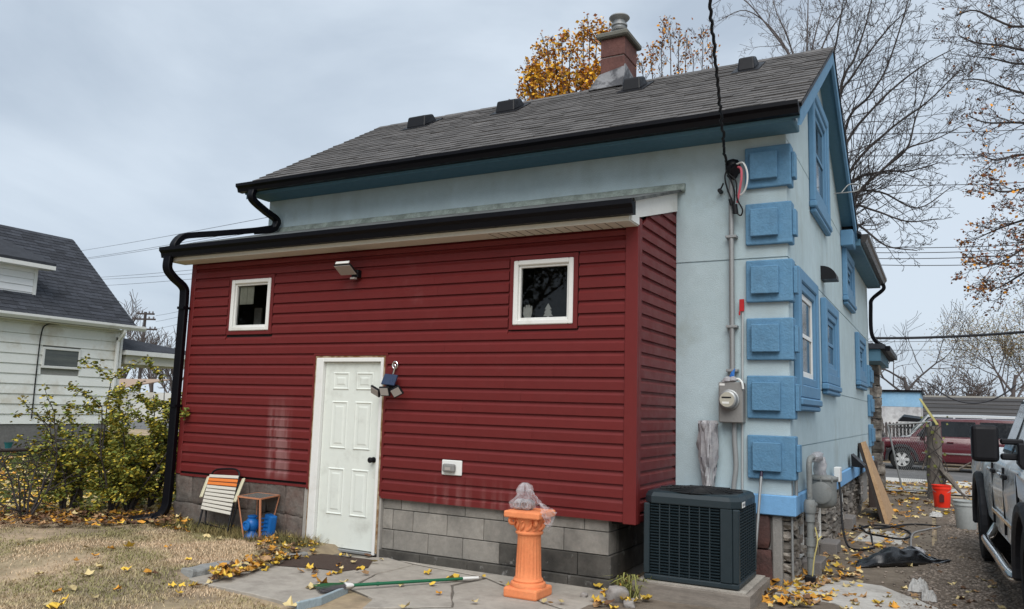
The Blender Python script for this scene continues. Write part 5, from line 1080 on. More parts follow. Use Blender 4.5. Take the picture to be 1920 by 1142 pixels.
# ------------------------------------------------------------------ street vehicles (noses towards -X)
def street_car(name, x0, y0, zg, Ln, Ht, paint, label, cat, hood, cabin, wr, sp, cladding=True, glassm=CARGL, group=None, facing=1):
    """x0 = nose, y0 = near flank; hood=(z front, z cowl), cabin=(cowl, roof front, roof rear, tail) as fractions of length"""
    t = thing(name, (x0 + Ln / 2, y0 + .95, zg), label, cat, group); Wd = 1.95
    X = lambda f: x0 + f * Ln
    def S(f, zb, zt_, b=0.): 
        L_ = [(y0 + .10 + b, zb), (y0 + .02 + b, zb + .07), (y0 + b, zb + (zt_ - zb) * .55), (y0 + .03 + b, zt_ - .09), (y0 + .10 + b, zt_)]
        return (X(f), [(y, z + zg) for y, z in L_ + [(2 * y0 + Wd - y, z) for y, z in L_[::-1]]])
    def lf(st):
        m_ = MB(); n = len(st[0][1])
        for x, pr in st: m_.v += [(x, y, z) for y, z in pr]
        for i in range(len(st) - 1):
            for j in range(n): m_.f.append((i * n + j, i * n + (j + 1) % n, (i + 1) * n + (j + 1) % n, (i + 1) * n + j))
        m_.f.append(tuple(range(n))[::-1]); m_.f.append(tuple(range((len(st) - 1) * n, len(st) * n))); return m_
    w1, w2 = .19, .79; aw = wr * 1.32 / Ln; c0, c1, c2, c3 = cabin; belt = hood[1]
    st = [S(0, .42, hood[0] - .12, .12), S(.02, .36, hood[0] - .02, .05), S(.06, .34, hood[0], .01), S(w1 - aw, .32, lerp(*hood, .4)), S(w1 - aw + .002, .75, lerp(*hood, .4)), S(w1 + aw, .75, lerp(*hood, .8)), S(w1 + aw + .002, .30, lerp(*hood, .8)), S(c0, .30, hood[1]), S(.5, .30, belt), S(w2 - aw, .30, belt), S(w2 - aw + .002, .75, belt), S(w2 + aw, .75, belt), S(w2 + aw + .002, .32, belt), S(.985, .36, belt - .03, .02), S(1., .42, belt - .1, .1)]
    lf(st).build('body', paint, t, smooth=True)
    def G_(f, z, dy=0.): k = (z - belt + .02) / (Ht - belt); return (X(f), y0 + .09 + .17 * k - dy, z + zg)
    def GS(f, zt_): k = (zt_ - belt + .02) / (Ht - belt); L_ = [(y0 + .09, belt - .02), (y0 + .09 + .17 * k, zt_ - .03), (y0 + .2 + .17 * k, zt_)]; return (X(f), [(y, z + zg) for y, z in L_ + [(2 * y0 + Wd - y, z) for y, z in L_[::-1]]])
    lf([GS(c0, belt + .02), GS(c1, Ht - .03), GS((c1 + c2) / 2, Ht), GS(c2, Ht - .02), GS(c3, belt + .03)]).build('cabin', paint, t, smooth=True)
    zt_ = Ht - .12; zb_ = belt + .045
    cuts = [c0 + .035, .40, .415, .60, .625, min(c2 + .06, .9)]
    def fx(f, z):      # keep glass inside slanted ends
        k = (z - belt) / (Ht - belt); return min(max(f, lerp(c0, c1, k) + .022), lerp(c3, c2, k) - .022)
    for a, b in zip(cuts[0::2], cuts[1::2]):
        if fx(b, zb_) - fx(a, zb_) > .03: MB().prism([G_(fx(a, zb_), zb_, .004), G_(fx(b, zb_), zb_, .004), G_(fx(b, zt_), zt_, .004), G_(fx(a, zt_), zt_, .004)], (0, -.008, 0)).build('side_window', glassm, t)
    ya, yb3 = y0 + .16, y0 + Wd - .16
    MB().prism([(X(c0) - .0, ya, belt + .06 + zg), (X(c0), yb3, belt + .06 + zg), (X(c1) - .02, yb3 - .16, Ht - .06 + zg), (X(c1) - .02, ya + .16, Ht - .06 + zg)], (-.02, 0, .02)).build('windscreen', CARGL2, t)
    for f in (w1, w2):
        for s in (0, 1): wheel(t, (X(f), y0 + .01 if s == 0 else y0 + Wd - .01, zg + wr), wr, .24, (0, -1, 0) if s == 0 else (0, 1, 0), sp, M('alloy', (.70, .70, .68), .4, metal=.3, var=.06))
        pts = [(X(f) + wr * 1.36 * math.cos(a), wr + wr * 1.36 * math.sin(a)) for a in np.linspace(-.1, math.pi + .1, 15)]; pi_ = [(X(f) + wr * 1.14 * math.cos(a), wr + wr * 1.14 * math.sin(a)) for a in np.linspace(math.pi + .1, -.1, 15)]
        if cladding: MB().prism([(x, y0 - .03, z + zg) for x, z in pts + pi_], (0, .06, 0)).build('wheel_flare', BTRIM, t)
        MB().prism([(X(f) + wr * 1.16 * math.cos(a), y0 + .26, zg + wr + wr * 1.16 * math.sin(a)) for a in np.linspace(-.2, math.pi + .2, 13)], (0, .3, 0)).build('wheel_well', ACD, t)
    hl = MB().box(X(0) + .02, X(.055), y0 + .02, y0 + .4, zg + hood[0] - .24, zg + hood[0] - .06).build('headlight', M('headlamp', (.62, .60, .55), .2, var=.15), t, bev=.02)
    MB().box(X(.035), X(.06), y0 - .006, y0 + .03, zg + hood[0] - .2, zg + hood[0] - .09).build('indicator', M('amber', (.72, .30, .06), .3), hl)
    MB().box(X(0) - .05, X(.03), y0 + .06, y0 + Wd - .06, zg + .40, zg + .60).build('bumper', CHROME if cladding else BTRIM, t, bev=.03)
    if cladding: MB().box(X(w1 + aw + .02), X(w2 - aw - .02), y0 - .014, y0 + .02, zg + .62, zg + .67).build('side_moulding', CHROME, t, bev=.004)
    MB().box(X(c0 + .055), X(c0 + .085), y0 - .16, y0 + .05, zg + belt + .0, zg + belt + .17).build('mirror', BPLAST, t, bev=.02)
    for f in (.46, .66): MB().box(X(f) - .1, X(f) + .1, y0 - .02, y0 + .03, zg + belt - .17, zg + belt - .13).build('door_handle', paint, t, bev=.01)
    return t
street_car('maroon_pickup', onY(1629, 860, 30.9)[0], 30.9, -.16, 5.5, 1.84, PMAROON, 'maroon sport utility truck with silver alloy wheels parked on the street', 'truck', (1.06, 1.17), (.24, .355, .93, .985), .385, 6)
street_car('white_van', onY(1683, 820, 34.6)[0], 34.6, -.15, 4.8, 1.98, PSILV, 'pale van with a broad windscreen partly hidden behind the maroon truck', 'van', (1.1, 1.25), (.10, .22, .94, .99), .36, 5, cladding=False)
street_car('dark_car', onY(1664, 820, 34.8)[0] - 4.5, 34.8, -.15, 4.5, 1.82, PBLACK, 'dark grey car glimpsed between the house and the picket fence', 'car', (.9, 1.05), (.2, .34, .86, .97), .34, 5, cladding=False)
# ------------------------------------------------------------------ across the street
PALEP = M('peeling_paint', (.60, .60, .60), .9, col2=(.45, .45, .46), scale=1.1, var=.2, stain=(.28, .26, .26), stain_s=2.2, stain_t=.62)
SKYP = M('sky_blue_paint', (.22, .42, .62), .9, col2=(.28, .48, .66), scale=1.5, var=.1)
b = thing('painted_shed', (-3.5, 41, -.2), 'flat-roofed shed with peeling white wall and pale blue band across the street', 'building')
bxl, bxr = -9.5, onY(1725, 740, 40)[0]; zt_ = onY(1680, 731, 40)[2]
MB().box(bxl, bxr, 40, 45, -.4, zt_ - .75).build('wall', PALEP, b); MB().box(bxl, bxr, 39.99, 45, zt_ - .75, zt_ - .09).build('blue_band', SKYP, b); MB().box(bxl - .05, bxr + .1, 39.9, 45.1, zt_ - .0899, zt_ + .0).build('roof', BLK, b)
b = thing('long_building', (4, 47, -.2), 'long low brick building with weathered dark sloping roof across the street', 'building')
BRK = M('far_brick', (.30, .14, .085), .9, col2=(.24, .115, .07), scale=2, var=.15); RF = M('old_roof', (.075, .069, .066), .95, col2=(.048, .045, .044), scale=.7, var=.2, grain=(.15, 1, 3))
xl_ = onY(1730, 760, 46)[0]; ze = onY(1800, 783, 46)[2]; zr_ = onY(1800, 749, 50)[2]
MB().box(xl_, 30, 46, 56, -.4, ze).build('wall', BRK, b)
for i in range(5):
    f0, f1 = i / 5, (i + 1) / 5; ya, yb3, za, zb3 = lerp(45.4, 51, f0), lerp(45.4, 51, f1), lerp(ze, zr_ + .1, f0), lerp(ze, zr_ + .1, f1)
    MB().hexa([(xl_ - .2, ya, za), (30, ya, za), (30, yb3, zb3), (xl_ - .2, yb3, zb3), (xl_ - .2, ya, za + .08), (30, ya, za + .08), (30, yb3, zb3 + .03), (xl_ - .2, yb3, zb3 + .03)]).build('roof_strip', RF, b)
MB().box(xl_, 30, 51, 52, zr_ - .3, zr_ + .22).build('parapet', M('pale_coping', (.34, .32, .28), .9, var=.1), b)
for k in range(7):
    xa = xl_ + 1.4 + k * 4.1; wv = MB().box(xa, xa + 1.9, 45.93, 45.99, ze - .95, ze - .1).build('window', M('boarded', (.10, .085, .08), .8, var=.2), b); MB().box(xa + .1, xa + 1.8, 45.9, 45.925, ze - .85, ze - .2).build('pane', CARGL, wv)
f = thing('picket_fence', (-2, 37.8, -.2), 'weathered dark picket fence standing behind the parked cars', 'fence')
xa, xb = onY(1655, 800, 37.8)[0], onY(1722, 800, 37.8)[0]; zt_ = onY(1670, 791, 37.8)[2]
x = xa; pk = rawmesh('picket', MB().prism([(-.05, 0, -.35), (.05, 0, -.35), (.05, 0, 1), (0, 0, 1.06), (-.05, 0, 1)], (0, .02, 0)), BARKF)
while x < xb: piece(pk, 'picket', f, (x, 37.8, zt_ - 1.06 + rnd.uniform(-.03, .03))); x += .14
for z in (.3, .8): MB().box(xa - .1, xb + .1, 37.823, 37.86, zt_ - 1.06 + z, zt_ - .98 + z).build('rail', WOODG, f)
tag(MB().prism([(onY(1683, 789, 36.9)[0], 36.9, onY(1683, 790, 36.9)[2]), (onY(1745, 790, 36.9)[0], 36.9, onY(1745, 792, 36.9)[2]), (onY(1742, 786, 36.9)[0], 36.9, onY(1742, 788, 36.9)[2]), (onY(1693, 781, 36.9)[0], 36.9, onY(1693, 781, 36.9)[2])], (0, 1.2, .1)).build('awning', BPLAST), 'dark sloping awning sheet above the pale van', 'awning')
# ------------------------------------------------------------------ neighbour's house (left)
NX = -19.; n_ = thing('neighbour_house', (-21, 9.5, .1), 'neighbouring house with cream horizontal siding and steep dark shingled roof', 'house')
CRS = M('cream_siding', (.80, .81, .77), .6, var=.04, scale=2, rand=.03, stain=(.50, .43, .31), stain_s=.8, stain_t=.63); 
NY0, NY1, NZ0, NZE = 0., 13.42, .88, 3.30
MB().box(-25, NX - .03, NY0, NY1 - .03, -.1, 3.4).build('wall_core', M('under_siding', (.25, .25, .23), .9), n_)
FND = M('grey_blockwork', (.19, .185, .18), .95, col2=(.14, .135, .13), scale=2, var=.2, bump=.5, bscale=20)
MB().box(-24.9, NX - .01, NY0 + .1, NY1 - .05, -.2, NZ0).build('foundation', FND, n_)
z = NZ0; NP = .235
win = (11.45, 12.3, 2.27, 2.66)
while z < NZE:
    zt_ = min(z + NP, NZE); segs = [(NY0, NY1)] if zt_ <= win[2] - .06 or z >= win[3] + .06 else [(NY0, win[0] - .06), (win[1] + .06, NY1)]
    for a, b in segs: MB().prism([(NX - .029, a, z), (NX + .012, a, z), (NX - .012, a, zt_ - .004), (NX - .029, a, zt_ - .004)], (0, b - a, 0)).build('siding_plank', CRS, n_)
    z += NP
MB().box(NX - .0285, NX + .025, NY1, NY1 + .06, NZ0, NZE).build('corner_board', WHITE, n_)
wd = MB().box(NX - .01, NX + .03, win[0] - .06, win[0], win[2] - .06, win[3] + .06).box(NX - .01, NX + .03, win[1], win[1] + .06, win[2] - .06, win[3] + .06).box(NX - .01, NX + .03, win[0], win[1], win[3], win[3] + .06).box(NX - .01, NX + .03, win[0], win[1], win[2] - .06, win[2]).build('window', WHITE, n_, bev=.008)
MB().box(NX - .01, NX + .005, win[0], win[1], win[2], win[3]).build('pane', M('blind_glass', (.13, .14, .13), .2, col2=(.09, .1, .1), scale=1, var=.1, grain=(1, 1, 12)), wd)
ex_, rx_, rzz = -18.72, -21.85, 5.97; ez = 3.40
for s in (0, 1):
    fx_ = (lambda x: x) if not s else (lambda x: 2 * rx_ - x)
    MB().hexa([(fx_(ex_), NY0 - .2, ez), (fx_(ex_), NY1 + .2, ez), (rx_, NY1 + .2, rzz), (rx_, NY0 - .2, rzz), (fx_(ex_), NY0 - .2, ez + .05), (fx_(ex_), NY1 + .2, ez + .05), (rx_, NY1 + .2, rzz + .05), (rx_, NY0 - .2, rzz + .05)]).build('roof', SHIN2, n_)
MB().prism([(NX - .03, NY1 - .05, 3.35), (2 * rx_ - NX, NY1 - .05, 3.35), (rx_, NY1 - .05, rzz - .08)], (0, .03, 0)).build('gable_wall', CRS, n_)
ns = math.atan2(rzz - ez, ex_ - rx_); nl = math.hypot(rzz - ez, ex_ - rx_); m_ = MB(); exq = .15; r_ = 0
while r_ * exq < nl - .03:
    y = 8.0 - rnd.uniform(0, .3)
    while y < NY1 + .2:
        wd_ = rnd.choice((.2, .3, .4)); b2 = min(y + wd_ - .006, NY1 + .21); d0 = r_ * exq; d1 = d0 + .2; dz = .055 + rnd.uniform(0, .004); k = len(m_.v)
        P_ = lambda d, yy, h: (ex_ - d * math.cos(ns) + h * math.sin(ns), yy, ez + d * math.sin(ns) + h * math.cos(ns))
        if b2 > y: m_.hexa([P_(d0, y, .042), P_(d0, b2, .042), P_(min(d1, nl), b2, .042), P_(min(d1, nl), y, .042), P_(d0, y, .056 + rnd.uniform(0, .006)), P_(d0, b2, .056), P_(min(d1, nl), b2, .044), P_(min(d1, nl), y, .044)])
        y += wd_
    r_ += 1
stuff(m_.build('shingle_field', SHIN2, n_))
MB().box(NX - .02, ex_ - .0, NY0 - .1, NY1 + .05, 3.285, 3.30).build('soffit', CREAM, n_)
gp = [(ex_ - .01, ez + .05), (ex_ - .01, ez - .09), (ex_ + .06, ez - .09), (ex_ + .11, ez - .02), (ex_ + .11, ez + .035)]
MB().prism([(a, NY0 - .2, b) for a, b in gp], (0, NY1 + .45 - NY0 + .2, 0)).build('gutter', WHITE, n_)
MB().rtube(bez([(ex_ + .03, NY1 - .12, ez - .09), (ex_ + .0, NY1 - .12, ez - .2), (NX + .1, NY1 - .12, ez - .36), (NX + .07, NY1 - .12, ez - .5), (NX + .07, NY1 - .12, .5)], 6), .08, .07, (1, 0, 0)).build('downspout', WHITE, n_)
MB().tube(bez([(NX + .03, 11.75, 3.3), (NX + .03, 11.4, 3.25), (NX + .03, 11.3, 3.0), (NX + .03, 11.28, 2.2), (NX + .03, 11.28, 1.0)], 6), .014, 6).build('cable', BPLAST, n_)
# dormer
dx = -19.35; dz0 = 3.95; dzt = 4.70; dye = onX(66, 540, dx)[1]
dm = MB().box(-21.6, dx - .02, 6., dye - .02, 3.6, dzt).build('dormer', M('under_siding', (.25, .25, .23)), n_)
z = 3.86
while z < dzt: MB().prism([(dx - .02, 6., z), (dx + .012, 6., z), (dx - .01, 6., min(z + .16, dzt) - .004), (dx - .02, 6., min(z + .16, dzt) - .004)], (0, dye - .06 - 6., 0)).build('siding_plank', M('white_siding', (.82, .83, .83), .6, var=.03, rand=.03), dm); z += .16
MB().box(dx - .02, dx + .02, dye - .06, dye + .02, 3.84, dzt).build('corner_board', WHITE, dm)
MB().hexa([(dx + .30, 5.8, dzt + .0), (dx + .30, dye + .28, dzt + .0), (-21.75, dye + .28 - 1.2, 5.93), (-21.75, 5.8, 5.93), (dx + .30, 5.8, dzt + .07), (dx + .30, dye + .28, dzt + .07), (-21.75, dye - .92, 5.99), (-21.75, 5.8, 5.99)]).build('dormer_roof', SHIN2, dm)
MB().box(dx - .02, dx + .33, 5.8, dye + .26, dzt - .10, dzt - .005).build('dormer_eave', WHITE, dm)
# porch of the neighbour
MB().hexa([(-21.5, NY1 + .06, 2.8), (-18.9, NY1 + .06, 2.8), (-18.9, 16.2, 2.8), (-21.5, 16.2, 2.8), (-21.5, NY1 + .06, 3.45), (-19.9, NY1 + .06, 3.25), (-18.95, 16.2, 2.86), (-21.5, 16.2, 2.9)]).build('porch_roof', SHIN2, n_)
MB().box(-21.4, -18.86, NY1 + .1, 16.25, 2.68, 2.799).build('porch_fascia', WHITE, n_); MB().box(-21.3, -19.0, NY1 + .2, 16.1, 2.45, 2.679).build('porch_beam', CREAM, n_)
for y in (15.9,): MB().box(-19.15, -19.0, y - .1, y + .05, .1, 2.449).build('porch_post', METAL, n_)
# house glimpsed beyond the porch
b = thing('far_house', (-54, 36, 0), 'small tan roofed house glimpsed far beyond the neighbour porch', 'house')
TAN = M('tan_roof', (.36, .26, .19), .9, var=.1)
MB().box(-62, -47.2, 33, 42, -.2, 1.9).build('wall', CRS, b); MB().prism([(-63, 32.5, 1.9), (-46.6, 32.5, 1.9), (-47.6, 37.5, 2.75), (-63, 37.5, 2.75)], (0, .2, .1)).build('roof', TAN, b)
for x in (-60, -55, -50): MB().box(x, x + 1.1, 32.94, 32.99, .8, 1.9).build('window', CARGL, b)
# clutter by the neighbour wall
cp = lambda x, y: onZ(x, y, .2)
c = cp(30, 845); t = thing('white_chair', (c[0], c[1], .15), 'white moulded plastic chair by the neighbour foundation wall', 'chair')
MB().box(c[0] - .22, c[0] + .22, c[1] - .22, c[1] + .22, .50, .54).build('seat', WHITE, t, bev=.02); MB().hexa([(c[0] - .26, c[1] - .22, .54), (c[0] - .2, c[1] - .22, .54), (c[0] - .2, c[1] + .22, .54), (c[0] - .26, c[1] + .22, .54), (c[0] - .36, c[1] - .2, .95), (c[0] - .32, c[1] - .2, .95), (c[0] - .32, c[1] + .2, .95), (c[0] - .36, c[1] + .2, .95)]).build('backrest', WHITE, t, bev=.015)
for sx in (-.2, .2):
    for sy in (-.2, .2): MB().box(c[0] + sx - .02, c[0] + sx + .02, c[1] + sy - .02, c[1] + sy + .02, .15, .4999).build('leg', WHITE, t)
c = cp(72, 846); t = thing('toy_cart', (c[0], c[1], .15), 'faded red toy cart beside the neighbour foundation wall', 'toy')
RT = M('faded_red', (.34, .06, .05), .6, var=.15); MB().box(c[0] - .25, c[0] + .25, c[1] - .35, c[1] + .35, .35, .58).build('tray', RT, t, bev=.03)
for sy in (-.25, .25): MB().lathe([(.12, c[0] + .22), (.12, c[0] + .27), (.04, c[0] + .28)], (0, c[1] + sy, .27), 14, 'x').build('wheel', RUBBER, t)
MB().tube([(c[0], c[1] - .3, .5), (c[0], c[1] - .6, .85)], .015, 6).build('handle', BPLAST, t)
c = cp(6, 850); tag(MB().lathe([(.16, .15), (.2, .45), (.21, .46), (.19, .46), (.15, .2)], (c[0], c[1], 0), 16).build('teal_tub', M('teal_plastic', (.05, .25, .28), .5, var=.1), smooth=True), 'small teal plastic tub on the neighbour lawn', 'tub')
# boundary chain link fence
FXp = -9.78; f = thing('boundary_fence', (FXp, 4, .1), 'low rusty chain link fence along the neighbour lawn behind the shrub', 'fence')
RAIL = M('rusty_rail', (.045, .036, .034), .7, var=.25, scale=9); zr_ = onX(150, 840, FXp)[2]
MB().tube([(FXp, .5, zr_), (FXp, onX(150, 840, FXp)[1], zr_)], .022, 8).build('top_rail', RAIL, f, smooth=True)
pbm = rawmesh('fence_post', MB().tube([(0, 0, -.05), (0, 0, zr_ + .02)], .028, 8), RAIL)
for y in (1.2, 3.9): piece(pbm, 'fence_post', f, (FXp, y, 0))
yy = onX(150, 840, FXp)[1]
MB().tube([(FXp + .02, yy, .0), (FXp + .03, yy, .5), (FXp + .02, yy, zr_ + .04)], [.075, .07, .06], 9).build('timber_post', POSTW, f, smooth=True)
m_ = MB(); y = .6
while y < yy:
    m_.tube([(FXp, y, .1), (FXp, min(y + zr_ - .1, yy), min(zr_, .1 + (yy - y)))], .0022, 3, False); m_.tube([(FXp, y, zr_), (FXp, min(y + zr_ - .1, yy), max(.1, zr_ - (yy - y)))], .0022, 3, False); y += .07
m_.build('wire_mesh', RAIL, f)
# ------------------------------------------------------------------ utility pole and lines
up_ = thing('utility_pole', (-101.5, 75, 0), 'tall wooden utility pole with three cross-arms beyond the neighbour house', 'utility pole')
PO = M('pole_wood', (.06, .05, .048), .9, var=.2); tpz = onY(271, 585, 75)[2]; pxx = onY(268, 640, 75)[0]
MB().tube([(pxx, 75, -1), (pxx, 75, tpz)], [.28, .2], 8).build('pole', PO, up_)
for (xa, xb, yp) in ((257, 289, 588), (250, 291, 598), (249, 294, 617)):
    a, b = Vector(onY(xa, yp, 75)), Vector(onY(xb, yp + 1, 75)); am = MB().beam(a, b, .2, .24).build('cross_arm', PO, up_)
    for s in (.08, .3, .72, .92): p = a.lerp(b, s); MB().lathe([(.1, p.z + .12), (.13, p.z + .3), (.06, p.z + .42)], (p.x, p.y, 0), 6).build('insulator', M('insulator_grey', (.2, .2, .21), .5), am)
MB().box(pxx - .9, pxx - .4, 74.8, 75.2, onY(268, 652, 75)[2], onY(268, 641, 75)[2]).build('transformer', PO, up_)
def line(name, a, b, r_, label, sag=.0, group=None):
    a, b = Vector(a), Vector(b); pts = [a.lerp(b, i / 20) - Vector((0, 0, sag * 4 * (i / 20) * (1 - i / 20))) for i in range(21)]
    tag(MB().tube(pts, r_, 5).build(name, WIRE, smooth=True), label, 'wire', group)
WIRE = M('wire_dark', (.035, .035, .04), .7, var=0)
far_g = 'far overhead lines beside the utility pole'
for k, (ya, yb) in enumerate(((472, 404), (487, 423), (489, 428), (520, 490), (524, 500), (536, 508))):
    line('overhead_line', onY(140 if k < 3 else 185, ya, 60), onY(520, yb + 0, 38), .018, 'thin overhead line passing between the neighbour roof and the red extension', .1, far_g)
for k, (ya, yb) in enumerate(((592, 579), (603, 588), (617, 601))): line('overhead_line', onY(292, ya, 75), onY(380, yb - 6, 60), .02, 'thin overhead line running from the utility pole towards the red extension', .1, 'lines from the utility pole')
line('low_cable', onY(230, 668, 40), onY(380, 666, 40), .035, 'dark low cable crossing beyond the neighbour porch')
line('street_cable', onY(1640, 634, 22), onY(1960, 619, 20), .032, 'thick black cable crossing the street beyond the far porch', .05)
for k, (ya, yb, yc) in enumerate(((250, 238, 44), (291, 280, 44), (345, 338, 44), (462, 455, 44), (472, 463, 44), (483, 474, 44), (494, 490, 44), (640, 632, 70), (655, 650, 70))):
    line('overhead_line', onY(1560, ya, yc), onY(1990, yb, yc), .02, 'thin overhead line crossing the sky beyond the street', .15, 'overhead lines beyond the street')
line('sagging_cable', onY(1740, 718, 48), onY(1905, 722, 48), .04, 'sagging dark cable above the long brick building', 1.0)
# ------------------------------------------------------------------ trees
def grow(base, height, r0, seed, spread=.55, levels=5, lean=(0, 0), first=.25, up=.35, kids=(3, 4), shrink=.72, wob=.16):
    R_ = random.Random(seed); seg = []; tips = []
    def br(p, d, ln, r_, lv):
        n = 5 if lv > 2 else 6; pts = [p]; rad = [r_]; q_ = p.copy(); dd = d.copy()
        for i in range(n):
            wb = wob if lv > 1 else wob * 1.35
            dd = (dd + Vector((R_.uniform(-wb, wb), R_.uniform(-wb, wb), R_.uniform(-wb, wb) + (up * .12 if lv < levels else 0)))).normalized()
            q_ = q_ + dd * ln / n; pts.append(q_.copy()); rad.append(r_ * (1 - .5 * (i + 1) / n))
        seg.append((lv, pts, rad))
        if lv == 0: tips.append((pts[-1], dd)); return
        nk = R_.randint(*kids)
        for k in range(nk):
            f = lerp(first if lv == levels else .35, 1., (k + .7) / nk); i = min(n - 1, int(f * n)); s = pts[i].lerp(pts[i + 1], f * n - i) if f < 1 else pts[-1]
            a = R_.uniform(0, 2 * math.pi); ax_ = dd.orthogonal().normalized(); ax_ = (Matrix.Rotation(a, 3, dd) @ ax_)
            nd = (dd * (1 - spread) + ax_ * spread * R_.uniform(.7, 1.3) + Vector((0, 0, up * .5))).normalized()
            br(s, nd, ln * shrink * R_.uniform(.75, 1.15), rad[i] * .62, lv - 1)
    br(Vector(base), Vector((lean[0], lean[1], 1)).normalized(), height * .42, r0, levels); return seg, tips
def tree(name, label, base, height, r0, seed, leaves=None, leafn=0, leafs=.08, bark=BARK, minr=.006, lz=None, group=None, lsp=.25, **k):
    t = thing(name, base, label, 'tree', group); seg, tips = grow(base, height, r0, seed, **k); mx_ = max(s[0] for s in seg)
    for nm, cond in (('trunk', lambda l: l >= mx_ - 1), ('crown', lambda l: l < mx_ - 1)):
        m_ = MB()
        for lv, pts, rad in seg:
            if cond(lv): m_.tube(pts, [max(minr, r_) for r_ in rad], 8 if lv >= mx_ - 1 else (5 if lv > 1 else 3), False)
        o = m_.build(nm, bark, t, smooth=True)
        if nm == 'crown': crown = o
    if leaves:
        R_ = random.Random(seed + 1); m_ = [MB() for _ in leaves]; cand = [(s[1], s[0]) for s in seg if s[0] <= 1 and (lz is None or lz(s[1][-1]) > .05)]
        for i in range(leafn):
            pts, lv = R_.choice(cand); p = R_.choice(pts[1:]) + Vector((R_.gauss(0, lsp), R_.gauss(0, lsp), R_.gauss(0, lsp)))
            if lz and R_.random() > lz(p): continue
            s = leafs * R_.uniform(.6, 1.3); a = R_.uniform(0, 6.3); b = R_.uniform(-1, 1); ux = Vector((math.cos(a), math.sin(a), b * .6)).normalized() * s; uy = ux.orthogonal().normalized() * s * .8
            mi = min(len(leaves) - 1, int(R_.random() ** 1.2 * len(leaves))); m_[mi].add([p - ux, p - uy * .7, p + ux, p + uy * .7], [(0, 1, 2, 3)])
        for mm, mt_ in zip(m_, leaves):
            if mm.v: stuff(mm.build('leaves', mt_, crown))
    return t
def leafmat(n, c): 
    m = M(n, c, .7, var=.1, rand=.4, spec=.2); return m
YL = [leafmat('leaf_gold', (.72, .40, .035)), leafmat('leaf_amber', (.62, .27, .03)), leafmat('leaf_rust', (.26, .10, .05))]
def twigs(R_, m_, p, d, ln, r_, lv, out, bend=.10, wob=.17, gap=.2, ang=(.55, 1.0), mr=.0045):
    """one branch with alternating forks; out collects (point, level)"""
    n = 7 if lv else 5; pts = [p.copy()]; dd = d.normalized(); az = R_.uniform(0, 6.3)
    for i in range(n):
        dd = (dd + Vector((R_.uniform(-wob, wob), R_.uniform(-wob, wob), R_.uniform(-wob, wob) + bend))).normalized(); p = p + dd * ln / n; pts.append(p.copy())
    m_.tube(pts, [max(mr, r_ * (1 - .75 * i / n)) for i in range(n + 1)], 5 if lv > 1 else 3, False)
    out += [(q_, lv) for q_ in pts[2:]]
    if lv == 0: return
    k = gap + R_.uniform(0, gap); 
    while k < .97:
        i = min(n - 1, int(k * n)); q_ = pts[i].lerp(pts[i + 1], k * n - i); t_ = (pts[i + 1] - pts[i]).normalized(); az += 2.4 + R_.uniform(-.5, .5)
        o_ = Matrix.Rotation(az, 3, t_) @ t_.orthogonal().normalized(); a = R_.uniform(*ang)
        twigs(R_, m_, q_, t_ * math.cos(a) + o_ * math.sin(a), ln * (1 - k * .55) * R_.uniform(.32, .55), r_ * (1 - .6 * k) * .55, lv - 1, out, bend, wob, gap, ang, mr)
        k += gap * R_.uniform(.6, 1.3)
